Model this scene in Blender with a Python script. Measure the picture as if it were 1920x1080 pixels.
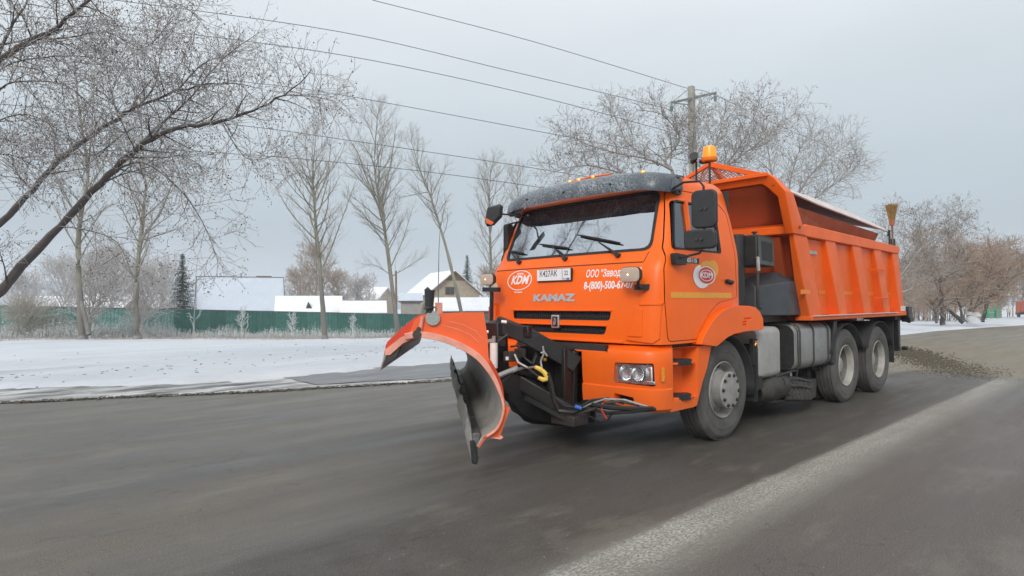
import bpy, bmesh, math, random
import numpy as np
from mathutils import Vector, Matrix, noise
PI = math.pi
R = math.radians
random.seed(7)
sc = bpy.context.scene
for o in list(bpy.data.objects): bpy.data.objects.remove(o)
COL = sc.collection

# ------------------------------------------------------------------ camera
cam_d = bpy.data.cameras.new('camera')
cam = bpy.data.objects.new('camera', cam_d); COL.objects.link(cam)
cam_d.sensor_width = 36; cam_d.lens = 21.573; cam_d.clip_start = .05; cam_d.clip_end = 3000
r_ = Vector((-0.73476057, 0.67830844, -0.00495623)); u_ = Vector((0.01333221, 0.02174616, 0.99967463)); d_ = Vector((-0.67819551, -0.73445542, 0.02502157))
cam.matrix_world = Matrix(((r_.x, u_.x, -d_.x, 6.1427), (r_.y, u_.y, -d_.y, 4.4978), (r_.z, u_.z, -d_.z, 1.4705), (0, 0, 0, 1)))
sc.camera = cam

# ------------------------------------------------------------------ light
SUN_EL, SUN_AZ = 33, 28            # azimuth measured from +X towards +Y
w = bpy.data.worlds.new('World'); sc.world = w; w.use_nodes = True
nt = w.node_tree; nt.nodes.clear()
N = nt.nodes.new; Lk = nt.links.new
out = N('ShaderNodeOutputWorld')
sky = N('ShaderNodeTexSky'); sky.sky_type = 'NISHITA'; sky.sun_disc = False
sky.sun_elevation = R(SUN_EL); sky.sun_rotation = R(90 - SUN_AZ); sky.dust_density = 4; sky.air_density = 1.5
bg1 = N('ShaderNodeBackground'); bg1.inputs['Strength'].default_value = .05; Lk(sky.outputs[0], bg1.inputs[0])
tc = N('ShaderNodeTexCoord'); sep = N('ShaderNodeSeparateXYZ'); Lk(tc.outputs['Generated'], sep.inputs[0])
ramp = N('ShaderNodeValToRGB'); Lk(sep.outputs[2], ramp.inputs[0])
e = ramp.color_ramp.elements
e[0].position = 0.0; e[0].color = (.36, .41, .46, 1)
e[1].position = 1.0; e[1].color = (.78, .80, .83, 1)
for pos, c in ((.10, (.335, .395, .445, 1)), (.25, (.455, .515, .56, 1)), (.42, (.61, .655, .69, 1)), (.6, (.74, .77, .80, 1))):
    q = ramp.color_ramp.elements.new(pos); q.color = c
mp = N('ShaderNodeMapping'); mp.inputs['Scale'].default_value = (1.2, 1.2, 4.5); Lk(tc.outputs['Generated'], mp.inputs[0])
nz = N('ShaderNodeTexNoise'); nz.inputs['Scale'].default_value = 1.3; nz.inputs['Detail'].default_value = 5; nz.inputs['Roughness'].default_value = .5; Lk(mp.outputs[0], nz.inputs[0])
mr = N('ShaderNodeMapRange'); mr.inputs[1].default_value = .3; mr.inputs[2].default_value = .7; mr.inputs[3].default_value = .93; mr.inputs[4].default_value = 1.07; Lk(nz.outputs[0], mr.inputs[0])
bg2 = N('ShaderNodeBackground'); Lk(ramp.outputs[0], bg2.inputs[0]); Lk(mr.outputs[0], bg2.inputs[1])
mix = N('ShaderNodeMixShader'); mix.inputs[0].default_value = .93; Lk(bg1.outputs[0], mix.inputs[1]); Lk(bg2.outputs[0], mix.inputs[2])
Lk(mix.outputs[0], out.inputs[0])
sd = bpy.data.lights.new('sun', 'SUN'); sd.energy = 1.5; sd.angle = R(22); sd.color = (1, .97, .93)
sun = bpy.data.objects.new('sun', sd); COL.objects.link(sun)
sv = Vector((math.cos(R(SUN_EL)) * math.cos(R(SUN_AZ)), math.cos(R(SUN_EL)) * math.sin(R(SUN_AZ)), math.sin(R(SUN_EL))))
sun.rotation_euler = sv.to_track_quat('Z', 'Y').to_euler(); sun.location = (20, 10, 30)
vs = sc.view_settings
vs.view_transform = 'Standard'; vs.look = 'None'; vs.gamma = 1; vs.use_curve_mapping = False; vs.exposure = .42
sc.cycles.max_bounces = 6; sc.cycles.transparent_max_bounces = 12; sc.cycles.volume_bounces = 1
sc.cycles.use_denoising = True

# ------------------------------------------------------------------ materials
MATS = {}
def lin(h):
    h = h.lstrip('#'); v = [int(h[i:i+2], 16) / 255 for i in (0, 2, 4)]
    return tuple((c / 12.92 if c <= .04045 else ((c + .055) / 1.055) ** 2.4) for c in v)
class NT:
    def __init__(s, m): s.t = m.node_tree
    def n(s, ty, **k):
        q = s.t.nodes.new('ShaderNode' + ty)
        for a, b in k.items():
            if a[0] == '_': setattr(q, a[1:], b)
            else:
                a = a.replace('_', ' ')
                q.inputs[a].default_value = b
        return q
    def l(s, a, b): s.t.links.new(a, b)
    def noise(s, vec, scale, detail=3, rough=.5):
        q = s.n('TexNoise'); q.inputs['Scale'].default_value = scale; q.inputs['Detail'].default_value = detail; q.inputs['Roughness'].default_value = rough
        s.l(vec, q.inputs['Vector']); return q.outputs[0]
    def rng(s, x, a, b, c=0., d=1.):
        q = s.n('MapRange'); s.l(x, q.inputs[0])
        for i, v in enumerate((a, b, c, d)): q.inputs[i + 1].default_value = v
        return q.outputs[0]
    def mixc(s, f, a, b):
        q = s.n('Mix', _data_type='RGBA')
        for i, v in ((0, f), (6, a), (7, b)):
            if hasattr(v, 'is_output') or hasattr(v, 'links'): s.l(v, q.inputs[i])
            elif i == 0: q.inputs[0].default_value = v
            else: q.inputs[i].default_value = (*v[:3], 1)
        return q.outputs[2]
    def math(s, op, a, b=0.):
        q = s.n('Math', _operation=op)
        for i, v in ((0, a), (1, b)):
            if hasattr(v, 'links'): s.l(v, q.inputs[i])
            else: q.inputs[i].default_value = v
        return q.outputs[0]
    def mapping(s, vec, sc_=(1, 1, 1), rot=(0, 0, 0)):
        q = s.n('Mapping'); q.inputs['Scale'].default_value = sc_; q.inputs['Rotation'].default_value = rot; s.l(vec, q.inputs[0]); return q.outputs[0]
    def bump(s, h, strength=.3, dist=.01):
        q = s.n('Bump'); q.inputs['Strength'].default_value = strength; q.inputs['Distance'].default_value = dist; s.l(h, q.inputs['Height']); return q.outputs[0]
def newmat(name):
    m = bpy.data.materials.new(name); m.use_nodes = True; MATS[name] = m
    t = NT(m); b = m.node_tree.nodes['Principled BSDF']
    g = t.n('NewGeometry')
    return m, t, b, g.outputs['Position'], g
def mat(name, col, rough=.5, metal=0., var=.15, vscale=6., bump=0., bscale=60., spec=.5, dirt=None, coat=0.):
    """colour with noise variation, optional road grime that thins with height"""
    m, t, b, P, g = newmat(name)
    nz = t.noise(P, vscale, 4, .6)
    dark = tuple(c * (1 - var) for c in col); lite = tuple(min(1, c * (1 + var)) for c in col)
    c = t.mixc(t.rng(nz, .3, .7), dark, lite)
    rg = t.rng(t.noise(P, vscale * 3, 3), .3, .7, max(0, rough - .08), min(1, rough + .08))
    if dirt:
        z0, z1, amt, dc = dirt
        sp = t.n('SeparateXYZ'); t.l(P, sp.inputs[0])
        f = t.rng(sp.outputs[2], z0, z1, 1., 0.)
        n2 = t.rng(t.noise(P, 3.5, 5, .65), .35, .7, .2, 1.)
        n3 = t.rng(t.noise(t.mapping(P, (14, 14, 2)), 1.5, 4, .6), .35, .75, .55, 1.)
        f = t.math('MULTIPLY', t.math('MULTIPLY', f, n2), t.math('MULTIPLY', n3, amt))
        f = t.math('ADD', f, t.rng(t.noise(P, 9, 5, .7), .5, .85, 0, amt * .22))
        c = t.mixc(f, c, dc)
        rg2 = t.n('Mix', _data_type='FLOAT'); t.l(f, rg2.inputs[0]); t.l(rg, rg2.inputs[2]); rg2.inputs[3].default_value = .9
        rg = rg2.outputs[0]
    t.l(c, b.inputs['Base Color']); t.l(rg, b.inputs['Roughness'])
    b.inputs['Metallic'].default_value = metal
    b.inputs['Specular IOR Level'].default_value = spec
    if coat: b.inputs['Coat Weight'].default_value = coat; b.inputs['Coat Roughness'].default_value = .12
    if bump: t.l(t.bump(t.noise(P, bscale, 4, .6), bump), b.inputs['Normal'])
    return m
GRIME = (.16, .13, .10)
mat('orange', (.90, .135, .006), .40, var=.05, vscale=2, dirt=(.35, 1.15, .42, (.26, .15, .09)), spec=.28, coat=.06, bump=.02, bscale=30)
mat('orange_body', (.82, .125, .008), .46, var=.08, vscale=2, dirt=(1.15, 2.1, .38, (.34, .18, .10)), spec=.3, coat=.04, bump=.05, bscale=9)
mat('orange_shaded', (.36, .052, .005), .7, var=.15, vscale=2, dirt=(1.0, 3.0, .4, (.10, .05, .03)))  # dark copy of the body orange, shade behind the cab put into the colour
mat('plow_orange', (.86, .125, .028), .45, var=.08, vscale=3, dirt=(.2, 1.5, .3, (.35, .15, .09)), bump=.06, bscale=12)
mat('plow_red', (.62, .045, .015), .5, var=.12, vscale=5, dirt=(.2, 1.5, .3, (.35, .15, .09)), bump=.06, bscale=12)
mat('plow_edge', (.78, .33, .24), .6, var=.2, vscale=8)
mat('edge_steel', (.15, .145, .14), .55, .4, var=.4, vscale=9, bump=.4, bscale=30)
mat('flap_grey', (.34, .29, .28), .5, .3, var=.3, vscale=6)
mat('mud_grey', (.23, .22, .20), .85, var=.35, vscale=6, bump=.6, bscale=18)
mat('intake_grey', (.055, .068, .063), .5, var=.2, vscale=5)
mat('plow_inner', (.42, .41, .38), .65, var=.45, vscale=3.5, metal=.1, bump=.35, bscale=14, dirt=(.2, 1.4, .8, (.11, .10, .085)))
mat('steel_dirty', (.06, .055, .05), .6, .35, var=.35, vscale=8, bump=.3, bscale=30)
mat('steel_light', (.42, .42, .40), .4, .6, var=.2, vscale=10)
mat('black_frame', (.012, .0125, .013), .42, var=.4, vscale=7, bump=.15, bscale=25, dirt=(.1, 1.4, .25, (.06, .055, .05)))
mat('black_plastic', (.018, .019, .02), .5, var=.2, vscale=10, dirt=(.2, 2.0, .15, (.1, .09, .08)))
mat('rubber', (.02, .02, .02), .75, var=.3, vscale=12, bump=.1)
mat('tyre', (.06, .058, .055), .85, var=.2, vscale=9, bump=.12, bscale=50, dirt=(0, 1.9, .9, (.165, .155, .142)))
mat('rim', (.36, .35, .33), .55, .25, var=.2, vscale=9, dirt=(0, 1.3, .55, (.19, .17, .15)))
mat('dish', (.15, .143, .13), .7, .1, var=.3, vscale=7)
mat('rim_rear', (.38, .37, .33), .6, .15, var=.25, vscale=7, dirt=(0, 1.3, .7, (.22, .20, .175)))
mat('grey_box', (.045, .052, .06), .42, var=.2, vscale=4, dirt=(1.0, 2.4, .3, (.12, .11, .10)))
mat('dark_box', (.018, .021, .022), .5, var=.25, vscale=5, dirt=(1.0, 2.4, .3, (.10, .09, .08)))
mat('tank', (.33, .33, .32), .38, .55, var=.12, vscale=5, dirt=(.4, 1.3, .55, (.17, .155, .14)))
mat('tank_grey', (.36, .35, .33), .6, .1, var=.12, vscale=5, dirt=(.4, 1.3, .5, (.24, .22, .2)))
mat('cover_white', (.66, .56, .52), .6, var=.12, vscale=5)
mat('cover_red', (.42, .12, .06), .6, var=.3, vscale=4)
mat('hopper', (.40, .075, .02), .55, var=.2, vscale=3, dirt=(1.8, 3.2, .4, (.12, .06, .04)))
mat('white_print', (.82, .80, .78), .5, var=.06, vscale=30)
mat('yellow_tape', (.78, .34, .02), .4, var=.08, vscale=20)
mat('orange_tape', (.80, .21, .01), .45, var=.08, vscale=20)
mat('seam', (.05, .012, .006), .8, var=.1)
mat('plate_white', (.78, .79, .80), .4, var=.05, vscale=20)
mat('plate_blue', (.10, .12, .45), .4, var=.05)
mat('black_print', (.02, .02, .025), .5, var=.1)
mat('red_print', (.6, .05, .03), .5, var=.1)
mat('silver_bright', (.85, .86, .88), .18, .9, var=.1, vscale=30)
mat('silver', (.62, .60, .58), .3, .8, var=.1)
mat('interior', (.03, .03, .032), .8, var=.2)
mat('dash', (.14, .14, .14), .7, var=.2, vscale=8)
mat('curtain', (.28, .09, .04), .9, var=.3, vscale=16)
mat('fringe', (.50, .42, .22), .9, var=.3, vscale=20)
mat('skin', (.52, .28, .19), .6, var=.1)
mat('vest', (.80, .20, .03), .8, var=.15)
mat('dark_cloth', (.03, .035, .05), .9, var=.2)
mat('beige_cloth', (.55, .50, .36), .9, var=.15)
mat('yellow_connector', (.80, .56, .10), .5, var=.15, vscale=25)
mat('blue_connector', (.03, .15, .55), .5, var=.15)
mat('hose', (.018, .018, .018), .4, var=.2, vscale=20)
mat('red_rubber', (.42, .03, .03), .6, var=.2)
mat('concrete', (.33, .32, .28), .85, var=.14, vscale=3, bump=.2, bscale=20)
mat('galv', (.20, .21, .21), .5, .5, var=.2)
mat('glass_green', (.10, .22, .20), .2, var=.1)
mat('fence_green', (.008, .105, .078), .5, var=.10, vscale=1.5, dirt=(-1.5, 3, .32, (.25, .34, .32)))
mat('fence_green_worn', (.014, .125, .095), .55, var=.14, vscale=1.5, dirt=(-1.5, 3, .42, (.27, .35, .33)))
mat('fence_frost', (.07, .25, .22), .65, var=.22, vscale=3, bump=.2, dirt=(-1.5, 3, .55, (.36, .43, .42)))
mat('rail_dark', (.10, .105, .12), .7, var=.2)
mat('wall_tan', (.40, .34, .25), .85, var=.12, vscale=2)
mat('wall_grey', (.30, .28, .25), .85, var=.12, vscale=2)
mat('wood_brown', (.20, .12, .07), .85, var=.25, vscale=5)
mat('roof_snow', (.53, .585, .655), .9, var=.05, vscale=1.2, bump=.1, bscale=4)
mat('roof_snow_white', (.80, .82, .85), .9, var=.05, vscale=1.2, bump=.1, bscale=4)
mat('eave_dark', (.06, .055, .055), .8, var=.2)
mat('window_dark', (.05, .06, .07), .15, var=.3)
mat('kiosk_green', (.01, .36, .17), .5, var=.1)
mat('kiosk_white', (.7, .68, .6), .6, var=.1)
mat('straw', (.36, .23, .08), .9, var=.35, vscale=30, bump=.6, bscale=80)
mat('broom_red', (.40, .12, .06), .8, var=.3, vscale=30)
mat('far_orange', (.75, .16, .05), .6, var=.1)
mat('weed', (.42, .385, .335), .9, var=.22, vscale=.8)
mat('weed_frost', (.62, .63, .62), .9, var=.2, vscale=1.5)
mat('dry_grass', (.40, .36, .30), .9, var=.3, vscale=1.2)
mat('seed', (.20, .155, .12), .85, var=.35, vscale=9)
mat('seed_rust', (.42, .22, .12), .85, var=.3, vscale=9)
mat('stone_brown', (.10, .085, .06), .9, var=.4, vscale=20, bump=.4)
mat('spruce', (.018, .045, .026), .8, var=.35, vscale=3)
mat('spruce_frost', (.20, .25, .22), .9, var=.3, vscale=3)
mat('hill', (.16, .20, .25), .95, var=.35, vscale=.02)
mat('stake', (.10, .095, .10), .9, var=.4, vscale=2)
def emis(name, col, s, base=(.5, .3, .1)):
    m, t, b, P, g = newmat(name)
    b.inputs['Base Color'].default_value = (*base, 1); b.inputs['Emission Color'].default_value = (*col, 1); b.inputs['Emission Strength'].default_value = s
    b.inputs['Roughness'].default_value = .25
    return m
emis('lit_amber', (1, .35, .05), 1.6, (.8, .3, .03))
emis('beacon_amber', (1, .33, .02), .18, (.9, .33, .02))
emis('lit_warm', (1, .75, .42), 3.2, (.9, .8, .6))
# windscreen and window glass: real see-through pane with a strong sheen of the sky
def glass(name, refl, tint):
    m, t, b, P, g = newmat(name)
    b.inputs['Base Color'].default_value = (.05, .07, .08, 1); b.inputs['Metallic'].default_value = 0
    tr = t.n('BsdfTransparent'); tr.inputs[0].default_value = (*tint, 1)
    gl = t.n('BsdfGlossy'); gl.inputs['Roughness'].default_value = .03; gl.inputs[0].default_value = (.86, .93, 1, 1)
    lw = t.n('LayerWeight'); lw.inputs[0].default_value = .5
    f = t.rng(lw.outputs[0], 0, 1, refl, min(1, refl + .35))
    mx = t.n('MixShader'); t.l(f, mx.inputs[0]); t.l(tr.outputs[0], mx.inputs[1]); t.l(gl.outputs[0], mx.inputs[2])
    t.l(mx.outputs[0], t.t.nodes['Material Output'].inputs[0]); m.node_tree.nodes.remove(b)
    return m
glass('windscreen_glass', .55, (.62, .68, .70)); glass('side_glass', .16, (.30, .34, .35))
# lamp lens
def lens(name, col, rough, tr, em=0, ecol=(1, .8, .5)):
    m, t, b, P, g = newmat(name)
    v = t.n('TexVoronoi'); v.inputs['Scale'].default_value = 70; t.l(P, v.inputs['Vector'])
    b.inputs['Base Color'].default_value = (*col, 1); b.inputs['Roughness'].default_value = rough; b.inputs['Transmission Weight'].default_value = tr
    t.l(t.bump(v.outputs[0], .4, .01), b.inputs['Normal'])
    if em: b.inputs['Emission Color'].default_value = (*ecol, 1); b.inputs['Emission Strength'].default_value = em
lens('lens_clear', (.95, .96, .98), .03, .95); lens('lens_warm', (.50, .40, .34), .08, .25, .06); lens('lens_amber', (.9, .35, .03), .15, .3)
lens('reflector_grey', (.34, .36, .34), .2, 0)
# visor: dark plastic spattered with salt
m, t, b, P, g = newmat('visor')
sp = t.n('SeparateXYZ'); t.l(P, sp.inputs[0])
v = t.rng(t.noise(P, 60, 3, .75), .46, .60); v2 = t.rng(t.noise(P, 6, 3), .3, .65, .15, 1.)
fy = t.rng(sp.outputs[1], .75, 1.15, 1., .12)
f = t.math('MULTIPLY', t.math('MULTIPLY', v, v2), fy)
cc = t.mixc(f, (.062, .075, .088), (.36, .40, .43)); t.l(cc, b.inputs['Base Color']); b.inputs['Roughness'].default_value = .35
# bark with frost on its upper side
def bark(name, col, frost, amt, vs_=4.):
    m, t, b, P, g = newmat(name)
    nz = t.noise(t.mapping(P, (1, 1, .35)), vs_, 5, .7)
    c = t.mixc(t.rng(nz, .3, .7), tuple(x * .6 for x in col), tuple(min(1, x * 1.35) for x in col))
    if name == 'bark_poplar':
        sz = t.n('SeparateXYZ'); t.l(P, sz.inputs[0]); hz_ = t.math('ADD', sz.outputs[2], t.rng(nz, .3, .7, -1.2, 1.2)); c = t.mixc(t.rng(hz_, 1.6, 3.6, .75, 0), c, (.10, .085, .08))
    sp = t.n('SeparateXYZ'); t.l(g.outputs['Normal'], sp.inputs[0])
    f = t.rng(sp.outputs[2], .0, .75, 0., amt)
    f2 = t.math('MULTIPLY', f, t.rng(t.noise(P, 7, 3), .3, .6, .3, 1.))
    f3 = t.math('ADD', f2, amt * .18)
    t.l(t.mixc(f3, c, frost), b.inputs['Base Color']); b.inputs['Roughness'].default_value = .9
    t.l(t.bump(t.noise(P, 25, 4), .5, .02), b.inputs['Normal'])
FR = (.66, .68, .69)
bark('bark_dark', (.045, .028, .028), (.34, .36, .33), .55); bark('twig_dark', (.27, .225, .205), FR, .8, 12)
bark('bark_poplar', (.19, .17, .115), (.50, .51, .48), .6, 2.5); bark('twig_poplar', (.25, .205, .155), FR, .55, 12)
bark('bark_low', (.15, .13, .12), (.6, .62, .62), .6, 3)
bark('twig_maple', (.27, .225, .19), FR, .55, 12); bark('twig_brown', (.34, .25, .18), (.62, .60, .57), .5, 8)
bark('twig_pale', (.42, .38, .35), (.66, .67, .68), .6, 8)
bark('twig_thicket', (.27, .20, .15), (.5, .46, .42), .5, 8)

# asphalt
m, t, b, P, g = newmat('asphalt')
sp = t.n('SeparateXYZ'); t.l(P, sp.inputs[0]); X_, Y_ = sp.outputs[0], sp.outputs[1]
st = t.noise(t.mapping(P, (.18, 1.6, 1)), 1.6, 4, .55)
st2 = t.noise(t.mapping(P, (.7, 9, 1)), 2.2, 4, .6)
big = t.noise(t.mapping(P, (.35, .8, 1)), .55, 3, .5)
fine = t.noise(P, 190, 3, .8); mid = t.noise(P, 55, 3, .7)
c = t.mixc(t.rng(st, .35, .65), (.138, .131, .119), (.178, .168, .150))
c = t.mixc(t.rng(st2, .4, .7, 0, .5), c, (.20, .193, .178))
c = t.mixc(t.rng(big, .45, .60, 0, .6), c, (.180, .155, .118))
yb = t.math('ADD', Y_, t.rng(st, .3, .7, -.25, .25))
def band(a, b_, c_, d_): return t.math('MULTIPLY', t.rng(yb, a, b_, 0, 1), t.rng(yb, c_, d_, 1, 0))
c = t.mixc(t.math('MULTIPLY', band(-1.9, -1.4, -1.1, -.7), .6), c, (.112, .112, .118))      # dark polished wheel path
c = t.mixc(t.math('MULTIPLY', band(-1.1, -.7, .3, 1.0), t.rng(st2, .3, .65, .45, .95)), c, (.185, .158, .122))   # dusty strip between the lanes
c = t.mixc(t.math('MULTIPLY', band(.5, 1.1, 1.9, 2.2), t.rng(t.noise(P, 3, 4, .7), .3, .6, .5, 1.)), c, (.080, .068, .055))
truck_zone = t.math('MULTIPLY', t.rng(t.math('ADD', X_, t.rng(big, .3, .7, -.6, .6)), 4.2, 2.2, 0, 1), t.rng(X_, -9, -7, 0, 1)); truck_zone = t.math('MULTIPLY', truck_zone, band(-.4, .3, 1.9, 2.2)); c = t.mixc(t.math('MULTIPLY', truck_zone, .8), c, (.082, .074, .060))   # darker zone under and beside the truck
c = t.mixc(t.rng(t.math('ADD', Y_, t.rng(st, .3, .7, -.2, .2)), -4.0, -4.9, 0, .8), c, (.20, .188, .16))
c = t.mixc(t.math('MULTIPLY', t.rng(Y_, 2.6, 3.0, 0, 1), .8), c, (.142, .121, .107))
xn = t.math('ADD', X_, t.rng(big, .3, .7, -.8, .8))
xs = t.rng(xn, -8.6, -9.1, 0, 1); c = t.mixc(t.math('MULTIPLY', xs, t.rng(st, .25, .6, .75, 1.)), c, (.265, .215, .130))
xf_ = t.rng(X_, -14, -26, 0, .75); c = t.mixc(xf_, c, (.225, .205, .165))
grit = t.noise(P, 95, 4, .85); c = t.mixc(t.rng(grit, .36, .58, .75, 0), c, (.05, .047, .043))
blot = t.noise(t.mapping(P, (1, 2.2, 1)), 7, 5, .75); c = t.mixc(t.rng(blot, .52, .72, 0, .5), c, (.08, .075, .068)); pat = t.noise(t.mapping(P, (.6, 1.3, 1)), 1.3, 5, .7); c = t.mixc(t.rng(pat, .52, .60, 0, .30), c, (.095, .092, .09)); c = t.mixc(t.rng(pat, .46, .36, 0, .35), c, (.225, .205, .168))
ckw = t.n('TexVoronoi', _feature='DISTANCE_TO_EDGE'); ckw.inputs['Scale'].default_value = .42; wv = t.n('VectorMath', _operation='ADD'); t.l(P, wv.inputs[0]); nzv = t.n('TexNoise'); nzv.inputs['Scale'].default_value = 2.2; nzv.inputs['Detail'].default_value = 5; t.l(P, nzv.inputs['Vector']); t.l(nzv.outputs['Color'], wv.inputs[1]); t.l(wv.outputs[0], ckw.inputs['Vector']); c = t.mixc(t.math('MULTIPLY', t.rng(ckw.outputs[0], .0, .0035, .7, 0), t.rng(pat, .45, .5, 0, 1)), c, (.04, .038, .035))
c = t.mixc(t.rng(grit, .56, .70, 0, .7), c, (.40, .38, .34))
pk = t.n('TexVoronoi'); pk.inputs['Scale'].default_value = 9; t.l(P, pk.inputs['Vector']); c = t.mixc(t.rng(pk.outputs[0], .03, .055, .8, 0), c, (.42, .39, .34))
t.l(c, b.inputs['Base Color']); rr = t.rng(st, .3, .7, .33, .68); t.l(rr, b.inputs['Roughness']); b.inputs['Specular IOR Level'].default_value = .45
t.l(t.bump(grit, .8, .012), b.inputs['Normal'])
# worn line paint (thin sheet, gaps where the paint is gone)
def paint(name, y0, y1, dens, col):
    m, t, b, P, g = newmat(name)
    sp = t.n('SeparateXYZ'); t.l(P, sp.inputs[0])
    yw = t.math('ADD', sp.outputs[1], t.rng(t.noise(t.mapping(P, (3, 3, 1)), 6, 4, .8), .3, .7, -.035, .035))
    k = t.math('MULTIPLY', t.rng(yw, y0, y0 + .07), t.rng(yw, y1, y1 - .34))
    k = t.math('MULTIPLY', k, t.rng(t.noise(t.mapping(P, (1, 1.8, 1)), 38, 5, .85), .38, .58, .10, 1.))
    k = t.math('MULTIPLY', k, t.rng(t.noise(t.mapping(P, (.3, 2.5, 1)), 2.2, 4, .6), .3, .6, .75, 1.))
    k = t.math('MULTIPLY', k, t.rng(sp.outputs[0], -9.6, -7.6, .06, 1.))
    k = t.math('MULTIPLY', k, t.rng(t.noise(P, 1.1, 3, .6), .35, .6, .78, 1.))
    k = t.math('MULTIPLY', k, dens)
    b.inputs['Base Color'].default_value = (*col, 1); b.inputs['Roughness'].default_value = .8
    tr = t.n('BsdfTransparent'); mx = t.n('MixShader'); t.l(k, mx.inputs[0]); t.l(tr.outputs[0], mx.inputs[1]); t.l(b.outputs[0], mx.inputs[2])
    t.l(mx.outputs[0], t.t.nodes['Material Output'].inputs[0])
paint('line_paint', 2.12, 2.70, 1.0, (.47, .46, .41)); paint('line_paint_faint', 3.78, 3.98, .35, (.40, .38, .35))
# snow with worn, dirty places
m, t, b, P, g = newmat('snow')
sp = t.n('SeparateXYZ'); t.l(P, sp.inputs[0])
n1 = t.noise(t.mapping(P, (.45, 1.3, 1)), .55, 5, .62); n2 = t.noise(t.mapping(P, (1, 2.2, 1)), 2.4, 5, .7)
c = t.mixc(t.rng(n1, .35, .7), (.62, .65, .69), (.52, .555, .60))
c = t.mixc(t.rng(n2, .57, .70, 0, .5), c, (.38, .385, .39))                                  # scuffs and old steps
c = t.mixc(t.math('MULTIPLY', t.rng(t.noise(P, 9, 4, .7), .60, .68, 0, .6), t.rng(n1, .5, .62)), c, (.26, .245, .22))
rd = t.math('ADD', sp.outputs[1], t.rng(n1, .3, .7, -1.2, 1.2))
c = t.mixc(t.rng(rd, -11.5, -8.0, 0, .30), c, (.60, .61, .62))
t.l(c, b.inputs['Base Color']); b.inputs['Roughness'].default_value = .85; b.inputs['Specular IOR Level'].default_value = .25
t.l(t.bump(n2, .5, .06), b.inputs['Normal'])
# slush and wet gravel along the kerb line
m, t, b, P, g = newmat('slush')
n1 = t.noise(t.mapping(P, (.5, 2.6, 1), (0, 0, R(-16))), 1.4, 5, .65); n2 = t.noise(P, 30, 4, .7)
c = t.mixc(t.rng(n1, .38, .55), (.10, .10, .10), (.40, .40, .39)); c = t.mixc(t.rng(n1, .52, .64), c, (.64, .65, .66))
c = t.mixc(t.rng(n2, .55, .75, 0, .6), c, (.17, .16, .145)); t.l(c, b.inputs['Base Color']); b.inputs['Roughness'].default_value = .7
t.l(t.bump(n2, .6, .02), b.inputs['Normal'])
m, t, b, P, g = newmat('wet_asphalt')
n1 = t.noise(t.mapping(P, (.6, 1.8, 1)), 1.2, 5, .6); c = t.mixc(t.rng(n1, .35, .65), (.13, .135, .145), (.25, .26, .27)); t.l(c, b.inputs['Base Color'])
t.l(t.rng(n1, .3, .7, .35, .7), b.inputs['Roughness']); t.l(t.bump(t.noise(P, 60, 3), .4, .01), b.inputs['Normal'])

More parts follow.
